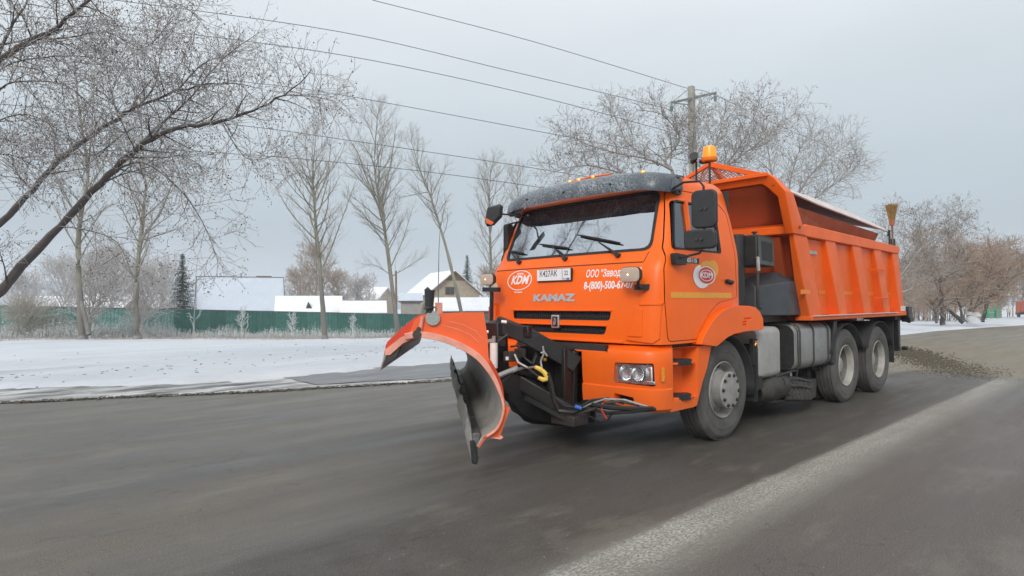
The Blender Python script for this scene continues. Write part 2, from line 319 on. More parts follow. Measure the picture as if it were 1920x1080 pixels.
# ------------------------------------------------------------------ mesh helpers
class MB:
    def __init__(s): s.v = []; s.f = []
    def add(s, v, f):
        n = len(s.v); s.v += [tuple(q) for q in v]; s.f += [tuple(i + n for i in q) for q in f]; return s
    def box(s, c, sz, rot=None):
        x, y, z = sz[0] / 2, sz[1] / 2, sz[2] / 2
        v = [Vector((a * x, b_ * y, c_ * z)) for a in (-1, 1) for b_ in (-1, 1) for c_ in (-1, 1)]
        if rot is not None: v = [rot @ q for q in v]
        v = [q + Vector(c) for q in v]
        return s.add(v, [(0, 1, 3, 2), (4, 6, 7, 5), (0, 4, 5, 1), (2, 3, 7, 6), (0, 2, 6, 4), (1, 5, 7, 3)])
    def beam(s, a, b_, w_, h_, up=(0, 0, 1)):
        a, b_ = Vector(a), Vector(b_); d = (b_ - a); L = d.length; d.normalize(); up = Vector(up)
        if abs(d.dot(up)) > .98: up = Vector((1, 0, 0))
        y = up.cross(d).normalized(); z = d.cross(y)
        M = Matrix((d, y, z)).transposed()
        return s.box((a + b_) / 2, (L, w_, h_), M)
    def tube(s, pts, r, n=8, cap=True):
        pts = [Vector(p) for p in pts]; N_ = len(pts)
        rs = r if isinstance(r, (list, tuple)) else [r] * N_
        base = len(s.v); prev = None
        for i, p in enumerate(pts):
            d = (pts[min(i + 1, N_ - 1)] - pts[max(i - 1, 0)])
            d = d.normalized() if d.length > 1e-9 else Vector((0, 0, 1))
            if prev is None:
                a = Vector((0, 0, 1)) if abs(d.z) < .9 else Vector((1, 0, 0)); x = a.cross(d).normalized()
            else:
                x = (prev - d * prev.dot(d)); x = x.normalized() if x.length > 1e-6 else d.orthogonal().normalized()
            prev = x; y = d.cross(x)
            for k in range(n):
                t_ = 2 * PI * k / n; s.v.append(tuple(p + (x * math.cos(t_) + y * math.sin(t_)) * rs[i]))
        for i in range(N_ - 1):
            for k in range(n):
                a = base + i * n + k; b_ = base + i * n + (k + 1) % n
                s.f.append((a, b_, b_ + n, a + n))
        if cap: s.f.append(tuple(base + k for k in reversed(range(n)))); s.f.append(tuple(base + (N_ - 1) * n + k for k in range(n)))
        return s
    def cyl(s, a, b_, r, n=16, r2=None): return s.tube([a, b_], [r, r if r2 is None else r2], n)
    def prism(s, poly, axis, a, b_):
        """poly in the plane normal to axis: x->(y,z)  y->(x,z)  z->(x,y)"""
        def P3(q, h):
            return {'x': (h, q[0], q[1]), 'y': (q[0], h, q[1]), 'z': (q[0], q[1], h)}[axis]
        n = len(poly); ar = sum(poly[i][0] * poly[(i + 1) % n][1] - poly[(i + 1) % n][0] * poly[i][1] for i in range(n))
        pl = list(poly) if (ar > 0) == (axis != 'y') else list(reversed(poly))
        lo, hi = min(a, b_), max(a, b_)
        v = [P3(q, lo) for q in pl] + [P3(q, hi) for q in pl]
        f = [tuple(reversed(range(n))), tuple(range(n, 2 * n))] + [(i, (i + 1) % n, n + (i + 1) % n, n + i) for i in range(n)]
        return s.add(v, f)
    def lathe(s, prof, c, axis='y', n=48):
        """prof: list of (radius, h) ; open profile, ends closed if radius 0"""
        base = len(s.v)
        for (r, h) in prof:
            for k in range(n):
                t_ = 2 * PI * k / n; a, b_ = r * math.cos(t_), r * math.sin(t_)
                p = {'y': (a, h, b_), 'z': (a, b_, h), 'x': (h, a, b_)}[axis]
                s.v.append((c[0] + p[0], c[1] + p[1], c[2] + p[2]))
        for i in range(len(prof) - 1):
            for k in range(n):
                a = base + i * n + k; b_ = base + i * n + (k + 1) % n
                s.f.append((a, b_, b_ + n, a + n) if axis != 'y' else (a, a + n, b_ + n, b_))
        return s
    def loft(s, rings, closed=True, caps=True):
        base = len(s.v); n = len(rings[0])
        for r in rings: s.v += [tuple(q) for q in r]
        for i in range(len(rings) - 1):
            for k in range(n if closed else n - 1):
                a = base + i * n + k; b_ = base + i * n + (k + 1) % n
                s.f.append((a, b_, b_ + n, a + n))
        if caps and closed: s.f.append(tuple(base + k for k in reversed(range(n)))); s.f.append(tuple(base + (len(rings) - 1) * n + k for k in range(n)))
        return s
    def mesh(s, name):
        me = bpy.data.meshes.new(name); me.from_pydata(s.v, [], s.f); me.update(); return me
def finish(o, m, parent=None, bev=0., segs=2, smooth=30, sub=0, solid=0.):
    me = o.data
    if m is not None:
        me.materials.clear(); me.materials.append(MATS[m] if isinstance(m, str) else m)
    if o.name not in COL.objects: COL.objects.link(o)
    if parent is not None: o.parent = parent
    if solid:
        q = o.modifiers.new('solid', 'SOLIDIFY'); q.thickness = solid; q.offset = 0
    if bev:
        q = o.modifiers.new('bevel', 'BEVEL'); q.width = bev; q.segments = segs; q.limit_method = 'ANGLE'; q.angle_limit = R(30); q.harden_normals = False
    if sub:
        q = o.modifiers.new('sub', 'SUBSURF'); q.levels = sub; q.render_levels = sub
    if smooth:
        me.shade_smooth()
        try: me.set_sharp_from_angle(angle=R(smooth))
        except Exception: pass
    return o
def fixn(me):
    bm = bmesh.new(); bm.from_mesh(me); bmesh.ops.recalc_face_normals(bm, faces=bm.faces); bm.to_mesh(me); bm.free()
def part(name, mb, m, parent=None, fix=True, **k):
    me = mb.mesh(name)
    if fix and len(me.vertices) < 60000: fixn(me)
    o = bpy.data.objects.new(name, me)
    return finish(o, m, parent, **k)
def tag(o, label=None, cat=None, group=None, kind=None):
    if label: o['label'] = label
    if cat: o['category'] = cat
    if group: o['group'] = group
    if kind: o['kind'] = kind
    return o
def empty(name, loc=(0, 0, 0), rz=0):
    o = bpy.data.objects.new(name, None); o.empty_display_size = .2; o.location = loc; o.rotation_euler = (0, 0, rz); COL.objects.link(o); return o
def tmp(mb):
    me = mb.mesh('t'); fixn(me); o = bpy.data.objects.new('t', me); COL.objects.link(o); return o
def boolean(o, ops):
    """apply boolean ops [(op, cutter_obj)] and bake; cutters survive"""
    for op, c in ops:
        q = o.modifiers.new('b', 'BOOLEAN'); q.operation = op; q.object = c; q.solver = 'EXACT'
    bpy.context.view_layer.update()
    dg = bpy.context.evaluated_depsgraph_get()
    me = bpy.data.meshes.new_from_object(o.evaluated_get(dg)); o.modifiers.clear(); o.data = me
    return o
def kill(*os):
    for o in os: bpy.data.objects.remove(o)
def dupobj(o, name=None):
    c = o.copy(); c.data = o.data.copy(); COL.objects.link(c)
    if name: c.name = name; c.data.name = name
    return c
def rrect(x0, x1, z0, z1, r, n=5):
    p = []
    for cx, cz, a in ((x1 - r, z1 - r, 0), (x0 + r, z1 - r, 90), (x0 + r, z0 + r, 180), (x1 - r, z0 + r, 270)):
        for k in range(n + 1):
            t_ = R(a + 90 * k / n); p.append((cx + r * math.cos(t_), cz + r * math.sin(t_)))
    return p
def rpoly(pts, r, n=4):
    """round the corners of a polygon"""
    out_ = []; m_ = len(pts)
    for i in range(m_):
        p = Vector(pts[i]); a = Vector(pts[i - 1]); b_ = Vector(pts[(i + 1) % m_])
        da, db = (a - p), (b_ - p); rr_ = min(r, da.length * .45, db.length * .45)
        p0 = p + da.normalized() * rr_; p1 = p + db.normalized() * rr_
        for k in range(n + 1):
            s_ = k / n; q = p0 * (1 - s_) ** 2 + p * 2 * s_ * (1 - s_) + p1 * s_ ** 2; out_.append((q.x, q.y))
    return out_
def text_mesh(body, size, xscale=1., bold=0., shear=0., spacing=1.):
    cu = bpy.data.curves.new('t', 'FONT'); cu.body = body; cu.size = size; cu.align_x = 'CENTER'; cu.align_y = 'CENTER'
    cu.offset = bold; cu.shear = shear; cu.space_character = spacing; cu.resolution_u = 3
    o = bpy.data.objects.new('t', cu); COL.objects.link(o); bpy.context.view_layer.update()
    me = bpy.data.meshes.new_from_object(o.evaluated_get(bpy.context.evaluated_depsgraph_get()))
    kill(o)
    for v in me.vertices: v.co.x *= xscale
    return me

# ================================================================== THE TRUCK
truck = empty('dump_truck', (0, 0, 0))
tag(truck, 'bright orange dump truck with snowplough blade in front, driving on the road', 'truck')
T = truck
# ---- cab solid: plan outlines stacked in height
XC = [(1.075, 1.35), (1.30, 1.345), (1.55, 1.33), (1.75, 1.30), (1.86, 1.272), (1.94, 1.21), (2.00, 1.165), (2.10, 1.13), (2.62, .93), (2.68, .88), (2.74, .78), (2.79, .66), (2.82, .5)]
BOW = [(0, 0), (.35, -.003), (.7, -.015), (.92, -.032), (1.06, -.052), (1.15, -.078), (1.205, -.112), (1.235, -.155), (1.25, -.23)]
def interp(tab, x):
    if x <= tab[0][0]: return tab[0][1]
    for (a, va), (b_, vb) in zip(tab, tab[1:]):
        if x <= b_: return va + (vb - va) * (x - a) / (b_ - a)
    return tab[-1][1]
def halfw(z): return interp([(1.0, 1.25), (1.9, 1.25), (2.02, 1.242), (2.3, 1.185), (2.6, 1.12), (2.68, 1.10), (2.74, 1.06), (2.79, 1.0), (2.82, .9)], z)
def xfront(y, z): 
    k = halfw(z) / 1.25
    return interp(XC, z) + interp(BOW, min(1.25, abs(y) / k))
def yside(x, z): return halfw(z)
def cab_ring(z, off=0.):
    k = halfw(z) / 1.25; xc = interp(XC, z); ring = []
    for y, dx in BOW: ring.append((xc + dx - off, (y * k) - off * (y / 1.25) ** 2))
    w_ = halfw(z) - off
    xr = -.28 + off + (0.10 * max(0, (z - 2.3)) if z > 2.3 else 0)
    ring += [(.6, w_), (.1, w_), (xr + .06, w_), (xr + .015, w_ - .02), (xr, w_ - .07), (xr, .5)]
    left = [(x, -y) for x, y in reversed(ring) if y > 0]
    return [(x, y, z) for x, y in ring + left]
zs = [1.075, 1.3, 1.55, 1.75, 1.86, 1.90, 1.94, 2.0, 2.1, 2.35, 2.62, 2.68, 2.74, 2.79, 2.82]
outer = MB().loft([cab_ring(z) for z in zs]); O_ = tmp(outer)
zi = [1.13, 1.3, 1.55, 1.75, 1.86, 1.90, 1.94, 2.0, 2.1, 2.35, 2.62, 2.68, 2.74]
inner = MB().loft([cab_ring(z, .045) for z in zi]); I_ = tmp(inner)
shell = tmp(MB()); shell.data = O_.data.copy(); boolean(shell, [('DIFFERENCE', I_)])
ws = [(-1.055, 1.985), (1.055, 1.985), (1.0, 2.60), (-1.0, 2.60)]
def grow(poly, d):
    c = Vector((sum(p[0] for p in poly) / len(poly), sum(p[1] for p in poly) / len(poly)))
    return [(p[0] + math.copysign(d, p[0] - c.x), p[1] + math.copysign(d, p[1] - c.y)) for p in poly]
WS = tmp(MB().prism(rpoly(ws, .10), 'x', .62, 1.6))
door_poly = [(1.15, 1.10), (1.185, 1.5), (1.165, 1.80), (1.09, 1.99), (.97, 2.30), (.86, 2.60), (.10, 2.62), (-.16, 2.45), (-.17, 1.9), (-.19, 1.52), (-.02, 1.50), (.22, 1.46), (.44, 1.33), (.60, 1.16), (.64, 1.10)]
win_poly = [(1.03, 1.985), (1.015, 2.05), (.875, 2.49), (.12, 2.50), (.07, 2.45), (.13, 2.0), (.15, 1.985)]
Dcut = tmp(MB().prism(rpoly(door_poly, .05), 'y', 1.015, 1.4)); Dpan = tmp(MB().prism(rpoly([(p[0] * .988 + .006, p[1] * .99 + .018) for p in door_poly], .045), 'y', 1.015, 1.4))
Dcut2 = tmp(MB().prism(rpoly(door_poly, .05), 'y', -1.015, -1.4)); Dpan2 = tmp(MB().prism(rpoly([(p[0] * .988 + .006, p[1] * .99 + .018) for p in door_poly], .045), 'y', -1.015, -1.4))
Wcut = tmp(MB().prism(rpoly(win_poly, .05), 'y', -1.5, 1.5))
Arch = tmp(MB().cyl((0, 1.6, .50), (0, .70, .50), .665, 48)); Arch2 = tmp(MB().cyl((0, -1.6, .50), (0, -.70, .50), .665, 48))
strips = [[(-.68, 1.295), (.70, 1.295), (.72, 1.385), (-.70, 1.385)], [(-.63, 1.155), (.64, 1.155), (.67, 1.235), (-.66, 1.235)]]
Scut = MB()
for s_ in strips: Scut.prism(rpoly(s_, .03), 'x', 1.20, 1.6)
Scut = tmp(Scut)
# corner air deflector recesses and wiper panel seam (thin grooves)
WP = [(-1.10, 1.865), (1.03, 1.865), (1.05, 1.975), (-1.10, 1.975)]
def groove(poly, wd, axis, a, b_):
    mb = MB(); n = len(poly)
    for i in range(n):
        p, q = Vector(poly[i]), Vector(poly[(i + 1) % n]); d = (q - p).normalized(); nn = Vector((-d.y, d.x)) * wd / 2; p2, q2 = p - d * wd / 2, q + d * wd / 2
        mb.prism([tuple(p2 + nn), tuple(q2 + nn), tuple(q2 - nn), tuple(p2 - nn)], axis, a, b_)
    return mb
cab = dupobj(shell)
boolean(cab, [('DIFFERENCE', WS), ('DIFFERENCE', Dcut), ('DIFFERENCE', Dcut2), ('DIFFERENCE', Arch), ('DIFFERENCE', Arch2), ('DIFFERENCE', Scut)])
cab.name = 'cab_body'; finish(cab, 'orange', T, smooth=28)
door = dupobj(shell); boolean(door, [('INTERSECT', Dpan), ('DIFFERENCE', Wcut), ('DIFFERENCE', Arch)]); door.name = 'door'; finish(door, 'orange', T, smooth=28); door['label'] = 'orange driver side door with company emblem'
door2 = dupobj(shell); boolean(door2, [('INTERSECT', Dpan2), ('DIFFERENCE', Wcut), ('DIFFERENCE', Arch2)]); door2.name = 'door'; finish(door2, 'orange', T, smooth=28)
kill(O_, I_, Arch, Arch2, Scut, Dcut, Dpan, Dcut2, Dpan2, Wcut, shell, WS)
# surface-following thin pieces on the front: polygon (y,z) -> shell on the front surface
def front_sheet(name, poly, m, parent, lift=.004, thick=.0, holes=None, ny=26, nz=10, **k):
    y0, y1 = min(p[0] for p in poly), max(p[0] for p in poly); z0, z1 = min(p[1] for p in poly), max(p[1] for p in poly)
    mb = MB(); 
    bm = bmesh.new(); vv = [bm.verts.new((0, p[0], p[1])) for p in poly]; fc = bm.faces.new(vv)
    if holes:
        pass
    for i in range(1, ny):
        yy = y0 + (y1 - y0) * i / ny; bmesh.ops.bisect_plane(bm, geom=bm.verts[:] + bm.edges[:] + bm.faces[:], plane_co=(0, yy, 0), plane_no=(0, 1, 0))
    for i in range(1, nz):
        zz = z0 + (z1 - z0) * i / nz; bmesh.ops.bisect_plane(bm, geom=bm.verts[:] + bm.edges[:] + bm.faces[:], plane_co=(0, 0, zz), plane_no=(0, 0, 1))
    for v in bm.verts: v.co.x = xfront(v.co.y, v.co.z) + lift
    if thick:
        r = bmesh.ops.extrude_face_region(bm, geom=bm.faces[:])
        for v in r['geom']:
            if isinstance(v, bmesh.types.BMVert): v.co.x -= thick
        bmesh.ops.recalc_face_normals(bm, faces=bm.faces)
    else:
        for f in bm.faces: f.normal_update()
        for f in bm.faces:
            if f.normal.x < 0: f.normal_flip()
    me = bpy.data.meshes.new(name); bm.to_mesh(me); bm.free(); o = bpy.data.objects.new(name, me)
    return finish(o, m, parent, **k)
def front_text(name, body, y, z, size, m, parent, xs=1., lift=.004, **k):
    me = text_mesh(body, size, xs, **k); me.name = name
    for v in me.vertices:
        yy, zz = y + v.co.x, z + v.co.y; v.co = (xfront(yy, zz) + lift, yy, zz)
    o = bpy.data.objects.new(name, me); return finish(o, m, parent, smooth=0)
def side_text(name, body, x, z, size, m, parent, y=1.254, xs=1., **k):
    me = text_mesh(body, size, xs, **k); me.name = name
    for v in me.vertices: v.co = (x - v.co.x, y, z + v.co.y)
    o = bpy.data.objects.new(name, me); return finish(o, m, parent, smooth=0)
# windscreen: dark rubber surround ring + glass
def ring_on_front(poly_o, poly_i, lift, th):
    mb = MB(); n = len(poly_o); v = []
    for p in poly_o: v.append((xfront(*p) + lift, p[0], p[1]))
    for p in poly_i: v.append((xfront(*p) + lift, p[0], p[1]))
    for p in poly_i: v.append((xfront(*p) + lift - th, p[0], p[1]))
    for p in poly_o: v.append((xfront(*p) + lift - th, p[0], p[1]))
    f = []
    for i in range(n):
        j = (i + 1) % n
        f += [(i, j, n + j, n + i), (n + i, n + j, 2 * n + j, 2 * n + i), (3 * n + i, 3 * n + j, j, i)]
    return mb.add(v, f)
def dense(poly, m_=.06):
    q = []
    for i in range(len(poly)):
        a, b_ = Vector(poly[i]), Vector(poly[(i + 1) % len(poly)]); k = max(1, int((b_ - a).length / m_))
        for j in range(k): c = a.lerp(b_, j / k); q.append((c.x, c.y))
    return q
wo = dense(rpoly(ws, .10)); 
cx0, cz0 = 0, 2.29
wi = [((p[0] - cx0) * .978, cz0 + (p[1] - cz0) * .93) for p in wo]; wo2 = [((p[0] - cx0) * 1.006, cz0 + (p[1] - cz0) * 1.02) for p in wo]
wsh = part('windscreen', ring_on_front(wo2, wi, .006, .03), 'rubber', T, smooth=40)
front_sheet('glass', [((p[0]) * .985, cz0 + (p[1] - cz0) * .96) for p in wo], 'windscreen_glass', wsh, lift=-.008, ny=24, nz=8)
front_sheet('frosted_patch', [(.86, 2.08), (.99, 2.08), (.985, 2.2), (.86, 2.2)], 'blue_connector', wsh, lift=-.0125, ny=3, nz=3) if 0 else None
# side windows
for sgn, dd in ((1, door), (-1, door2)):
    mb = MB(); pts = rpoly(win_poly, .05)
    def sy(z, o=0.): return sgn * (halfw(z) + o)
    n = len(pts); cx, cz = .56, 2.24
    inn = [(cx + (p[0] - cx) * .955, cz + (p[1] - cz) * .93) for p in pts]
    v = [(p[0], sy(p[1], .004), p[1]) for p in pts] + [(p[0], sy(p[1], .004), p[1]) for p in inn] + [(p[0], sy(p[1], -.03), p[1]) for p in inn]
    f = []
    for i in range(n):
        j = (i + 1) % n; f += [(i, j, n + j, n + i), (n + i, n + j, 2 * n + j, 2 * n + i)]
    part('window_seal', mb.add(v, f), 'rubber', dd)
    mb = MB(); mb.add([(p[0], sy(p[1], -.012), p[1]) for p in pts], [tuple(range(n))]); part('window_glass', mb, 'side_glass', dd, smooth=0)
    mb = MB().beam((.73, sy(2.0, .002), 1.99), (.66, sy(2.50, .002), 2.50), .03, .045, (0, 1, 0)); part('window_divider', mb, 'orange', dd)
    # door handle, hinges, trim
    mb = MB().prism(rrect(-.045, .075, 1.665, 1.715, .02), 'y', sgn * 1.252, sgn * 1.262).beam((.07, sgn * 1.28, 1.70), (-.05, sgn * 1.285, 1.685), .022, .03)
    mb.cyl((-.03, sgn * 1.25, 1.675), (-.03, sgn * 1.285, 1.675), .018, 10); part('door_handle', mb, 'black_plastic', dd, bev=.004)
side_text('number_lettering', '65115', .72, 1.885, .058, 'white_print', door, xs=1.25, bold=.0012)
part('badge_strip', MB().box((.72, 1.2512, 1.885), (.27, .003, .055)), 'black_plastic', door)
mb = MB().prism(rrect(-.06, 1.10, 1.515, 1.57, .012), 'y', 1.2505, 1.2535); part('reflective_stripe', mb, 'yellow_tape', door)
# door emblem: red ellipse with ring and letters between a yellow and a white swoosh
def disc(cx, cz, rx, rz, y, n=40, r0=0.):
    mb = MB(); v = []; f = []
    if r0 == 0: v = [(cx + rx * math.cos(2 * PI * i / n), y, cz + rz * math.sin(2 * PI * i / n)) for i in range(n)]; f = [tuple(range(n))]
    else:
        for q in (1, r0): v += [(cx + q * rx * math.cos(2 * PI * i / n), y, cz + q * rz * math.sin(2 * PI * i / n)) for i in range(n)]
        f = [(i, (i + 1) % n, n + (i + 1) % n, n + i) for i in range(n)]
    return mb.add(v, f)
def swoosh(cx, cz, rx, rz, a0, a1, wmax, y, n=24):
    v = []; f = []
    for i in range(n + 1):
        s_ = i / n; a = R(a0 + (a1 - a0) * s_); wd = wmax * math.sin(PI * min(1, s_ * .9 + .1)) ** .8
        v += [(cx + (rx + wd) * math.cos(a), y, cz + (rz + wd) * math.sin(a)), (cx + rx * math.cos(a), y, cz + rz * math.sin(a))]
    for i in range(n): f.append((2 * i, 2 * i + 2, 2 * i + 3, 2 * i + 1))
    return MB().add(v, f)
ex, ez = .45, 1.745
part('emblem_yellow_swoosh', swoosh(ex, ez, .18, .10, 185, 20, .05, 1.2545).add(*(lambda q: (q.v, q.f))(swoosh(ex - .03, ez + .03, .13, .09, 200, 95, .09, 1.2543))), 'yellow_tape', door, smooth=0)
part('emblem_white_swoosh', swoosh(ex, ez, .18, .095, 55, -100, .075, 1.2546), 'white_print', door, smooth=0)
part('emblem_ring', disc(ex, ez, .175, .095, 1.2550, r0=.9), 'white_print', door, smooth=0)
part('emblem_field', disc(ex, ez, .158, .086, 1.2548), 'red_print', door, smooth=0)
part('emblem_inner_ring', disc(ex, ez, .13, .058, 1.2553, r0=.9), 'white_print', door, smooth=0)
side_text('emblem_lettering', 'KDM', ex, ez, .075, 'white_print', door, y=1.2556, xs=1.45, bold=.002)
# wiper panel seam: thin dark recess lines sit 2 mm proud so that they read as the joint
front_sheet('hood_joint', [(-1.12, 1.858), (1.03, 1.858), (1.03, 1.868), (-1.12, 1.868)], 'seam', T, lift=.002, ny=40, nz=1)
front_sheet('hood_joint', [(1.03, 1.862), (1.038, 1.862), (1.045, 1.965), (1.037, 1.965)], 'seam', T, lift=.002, ny=1, nz=6)
# grille: recessed dark mesh behind the slots, slats between
for s_ in strips:
    y0, y1, z0, z1 = s_[0][0] - .01, s_[1][0] + .01, s_[0][1] - .01, s_[2][1] + .01
    g_ = front_sheet('grille_slot', [(y0, z0), (y1, z0), (y1, z1), (y0, z1)], 'interior', T, lift=-.035, ny=30, nz=1)
    mb = MB()
    for k in range(46):
        yy = y0 + (y1 - y0) * (k + .5) / 46; mb.box((xfront(yy, (z0 + z1) / 2) - .03, yy, (z0 + z1) / 2), (.008, .006, z1 - z0))
    for k in (1, 2): zz = z0 + (z1 - z0) * k / 3; mb.tube([(xfront(y0 + (y1 - y0) * i / 12, zz) - .028, y0 + (y1 - y0) * i / 12, zz) for i in range(13)], .004, 4)
    part('grille_mesh', mb, 'black_plastic', g_, smooth=0)
    # proud lips round the slot
    front_sheet('grille_lip', [(y0 - .01, z1 - .006), (y1 + .02, z1 - .006), (y1 + .02, z1 + .008), (y0 - .02, z1 + .008)], 'orange', T, lift=.016, thick=.02, ny=24, nz=1, bev=.004)
# front emblem: silver frame with dark field and a horse-like sickle mark
em = part('front_emblem', MB().prism(rrect(-.055, .055, 1.205, 1.345, .012), 'x', 1.34, 1.372), 'silver', T, bev=.005)
part('field', MB().prism(rrect(-.036, .036, 1.222, 1.328, .008), 'x', 1.371, 1.3745), 'black_print', em)
part('mark', MB().prism([(-.02, 1.24), (.0, 1.235), (.016, 1.25), (.02, 1.285), (.008, 1.315), (-.012, 1.312), (-.004, 1.30), (.006, 1.28), (.0, 1.262), (-.008, 1.27), (-.006, 1.285), (-.02, 1.28)], 'x', 1.374, 1.378), 'silver', em, smooth=0)
# lettering and plates on the front
front_text('maker_lettering', 'KAMAZ', -.06, 1.525, .100, 'silver', T, xs=1.78, lift=.006, bold=.006)
front_text('company_lettering', 'ООО "Завод КДМ"', .70, 1.765, .105, 'white_print', T, xs=.70, bold=.0018)
front_text('phone_lettering', '8-(800)-500-67-07', .66, 1.645, .105, 'white_print', T, xs=.76, bold=.0030)
def ell_front(name, y, z, ry, rz, m, r0, lift, n=44):
    v = []; 
    for q in (1, r0): v += [(xfront(y + q * ry * math.cos(2 * PI * i / n), z + q * rz * math.sin(2 * PI * i / n)) + lift, y + q * ry * math.cos(2 * PI * i / n), z + q * rz * math.sin(2 * PI * i / n)) for i in range(n)]
    return part(name, MB().add(v, [(i, (i + 1) % n, n + (i + 1) % n, n + i) for i in range(n)]), m, T, smooth=0)
ell_front('logo_ring', -.63, 1.735, .215, .115, 'white_print', .93, .005)
front_text('logo_lettering', 'KDM', -.63, 1.735, .135, 'white_print', T, xs=1.0, bold=.005, shear=.25)
front_text('logo_small_lettering', 'завод', -.63, 1.812, .032, 'white_print', T, xs=1.2, bold=.001)
front_text('logo_small_lettering', 'www.kdm.ru' if 0 else 'техника', -.63, 1.598, .028, 'white_print', T, xs=1.3, bold=.001)
np_ = part('number_plate', MB().box((1.325, -.06, 1.775), (.012, .49, .122)), 'plate_white', T, bev=.003)
part('plate_holder', MB().box((1.312, -.055, 1.772), (.02, .505, .138)), 'black_plastic', np_)
for s_, yy, sz_, xs_ in (('К427АК', -.13, .095, .80), ('22', .13, .065, .85)):
    me = text_mesh(s_, sz_, xs_, bold=.0004); me.name = 'plate_characters'
    for v in me.vertices: v.co = (1.3325, yy + v.co.x, (1.772 if sz_ > .1 else 1.788) + v.co.y)
    finish(bpy.data.objects.new('plate_characters', me), 'black_print', np_, smooth=0)
part('plate_divider', MB().box((1.3325, .075, 1.775), (.001, .004, .11)), 'black_print', np_)
me = text_mesh('RUS', .022, 1.1); 
for v in me.vertices: v.co = (1.3328, .105 + v.co.x, 1.728 + v.co.y)
finish(bpy.data.objects.new('plate_characters', me), 'black_print', np_, smooth=0)
part('plate_flag', MB().box((1.3325, .155, 1.728), (.001, .04, .018)), 'plate_blue', np_)
# wipers, three of them
for (p0, p1, q0, q1) in (((-.72, 1.955), (-.93, 2.08), (-1.02, 2.11), (-.70, 2.06)), ((.02, 1.955), (-.22, 2.10), (-.47, 2.15), (.02, 2.07)), ((.72, 1.95), (.44, 2.10), (.10, 2.21), (.70, 2.075))):
    a = (xfront(*p0) + .03, *p0); b_ = (xfront(*p1) + .04, *p1)
    wp = part('wiper', MB().tube([(xfront(*p0) - .01, *p0), a, b_], [.018, .016, .008], 8).cyl((a[0] - .02, a[1], a[2] - .01), (a[0] + .02, a[1], a[2]), .024, 12), 'black_plastic', T)
    pts = []
    for k in range(9): s_ = k / 8; yy = q0[0] + (q1[0] - q0[0]) * s_; zz = q0[1] + (q1[1] - q0[1]) * s_; pts.append((xfront(yy, zz) + .022, yy, zz))
    part('blade', MB().tube(pts, [.007, .011, .012, .012, .013, .012, .012, .011, .007], 6), 'rubber', wp)
# front corner deflectors (raised pads with an inner frame)
for sgn in (1, -1):
    pl = [(sgn * y, z) for y, z in ((.90, 1.115), (1.165, 1.09), (1.215, 1.13), (1.225, 1.455), (1.03, 1.46), (1.0, 1.40))]
    front_sheet('corner_deflector', pl, 'orange', T, lift=.022, thick=.03, ny=12, nz=8, bev=.008)
    pl = [(sgn * y, z) for y, z in ((.925, 1.15), (1.075, 1.15), (1.075, 1.40), (1.045, 1.425), (1.02, 1.425))]
    front_sheet('deflector_panel', pl, 'orange', T, lift=.034, thick=.014, ny=8, nz=8, bev=.005)
    pl = [(sgn * y, z) for y, z in ((1.04, 1.445), (1.23, 1.445), (1.235, 1.475), (1.05, 1.475))]
    front_sheet('deflector_lip', pl, 'orange', T, lift=.032, thick=.03, ny=8, nz=1, bev=.006)
# interior
intr = part('dashboard', MB().loft([[(.62, -1.1, 1.80), (.62, 1.1, 1.80), (.62, 1.1, 1.98), (.62, -1.1, 1.98)], [(1.06, -1.05, 1.80), (1.06, 1.05, 1.80), (1.06, 1.05, 1.965), (1.06, -1.05, 1.965)]]), 'dash', T, bev=.02)
part('cab_lining', MB().box((-.21, 0, 2.0), (.02, 2.3, 1.4)), 'interior', T)
for yy in (.55, -.55):
    st_ = part('seat', MB().prism(rpoly([(-.15, 1.45), (.40, 1.45), (.42, 1.62), (-.0, 1.60), (-.10, 2.28), (-.19, 2.28)], .05), 'y', yy - .24, yy + .24), 'interior', T, bev=.03)
    part('headrest', MB().box((-.14, yy, 2.38), (.09, .26, .18)), 'interior', st_, bev=.03)
sw = []
for k in range(33): t_ = 2 * PI * k / 32; sw.append((.70 + .12 * math.sin(t_), .55 + .225 * math.cos(t_), 1.97 + .19 * math.sin(t_)))
swo = part('steering_wheel', MB().tube(sw, .014, 8, cap=False).beam((.70, .33, 1.97), (.70, .77, 1.97), .04, .02).beam((.70, .55, 1.97), (.64, .55, 1.80), .05, .03), 'black_plastic', T)
# curtain valance: two scalloped halves with fringe
mb = MB(); fr = MB(); n = 60
vz = []
for i in range(n + 1):
    y = -1.0 + 2.0 * i / n; a = abs(y + .05); lowz = 2.41 if a < .42 else (2.41 + .11 * min(1, (a - .42) / .16)); 
    vz.append((y, lowz))
for i in range(n):
    (ya, za), (yb, zb) = vz[i], vz[i + 1]; xa = xfront(ya, 2.5) - .12 - .012 * math.sin(i * 1.9); xb = xfront(yb, 2.5) - .12 - .012 * math.sin((i + 1) * 1.9)
    mb.add([(xa, ya, za), (xb, yb, zb), (xb - .06, yb, 2.64), (xa - .06, ya, 2.64)], [(0, 1, 2, 3)])
    fr.add([(xa + .012, ya, za - .005), (xb + .012, yb, zb - .005), (xb + .008, yb, zb + .028), (xa + .008, ya, za + .028)], [(0, 1, 2, 3)])
    if i % 2 == 0: fr.tube([(xa + .012, (ya + yb) / 2, (za + zb) / 2), (xa + .012, (ya + yb) / 2, (za + zb) / 2 - .05)], [.009, .004], 5)
cu_ = part('curtain', mb, 'curtain', T, solid=.004); part('fringe', fr, 'fringe', cu_, smooth=0)
# A plastic film box on the passenger side of the dashboard
part('document_holder', MB().box((.98, -.82, 2.02), (.10, .34, .10)).beam((1.0, -.62, 2.05), (.96, -.62, 2.24), .018, .018).box((.95, -.62, 2.26), (.03, .09, .05)), 'dash', T, bev=.005)

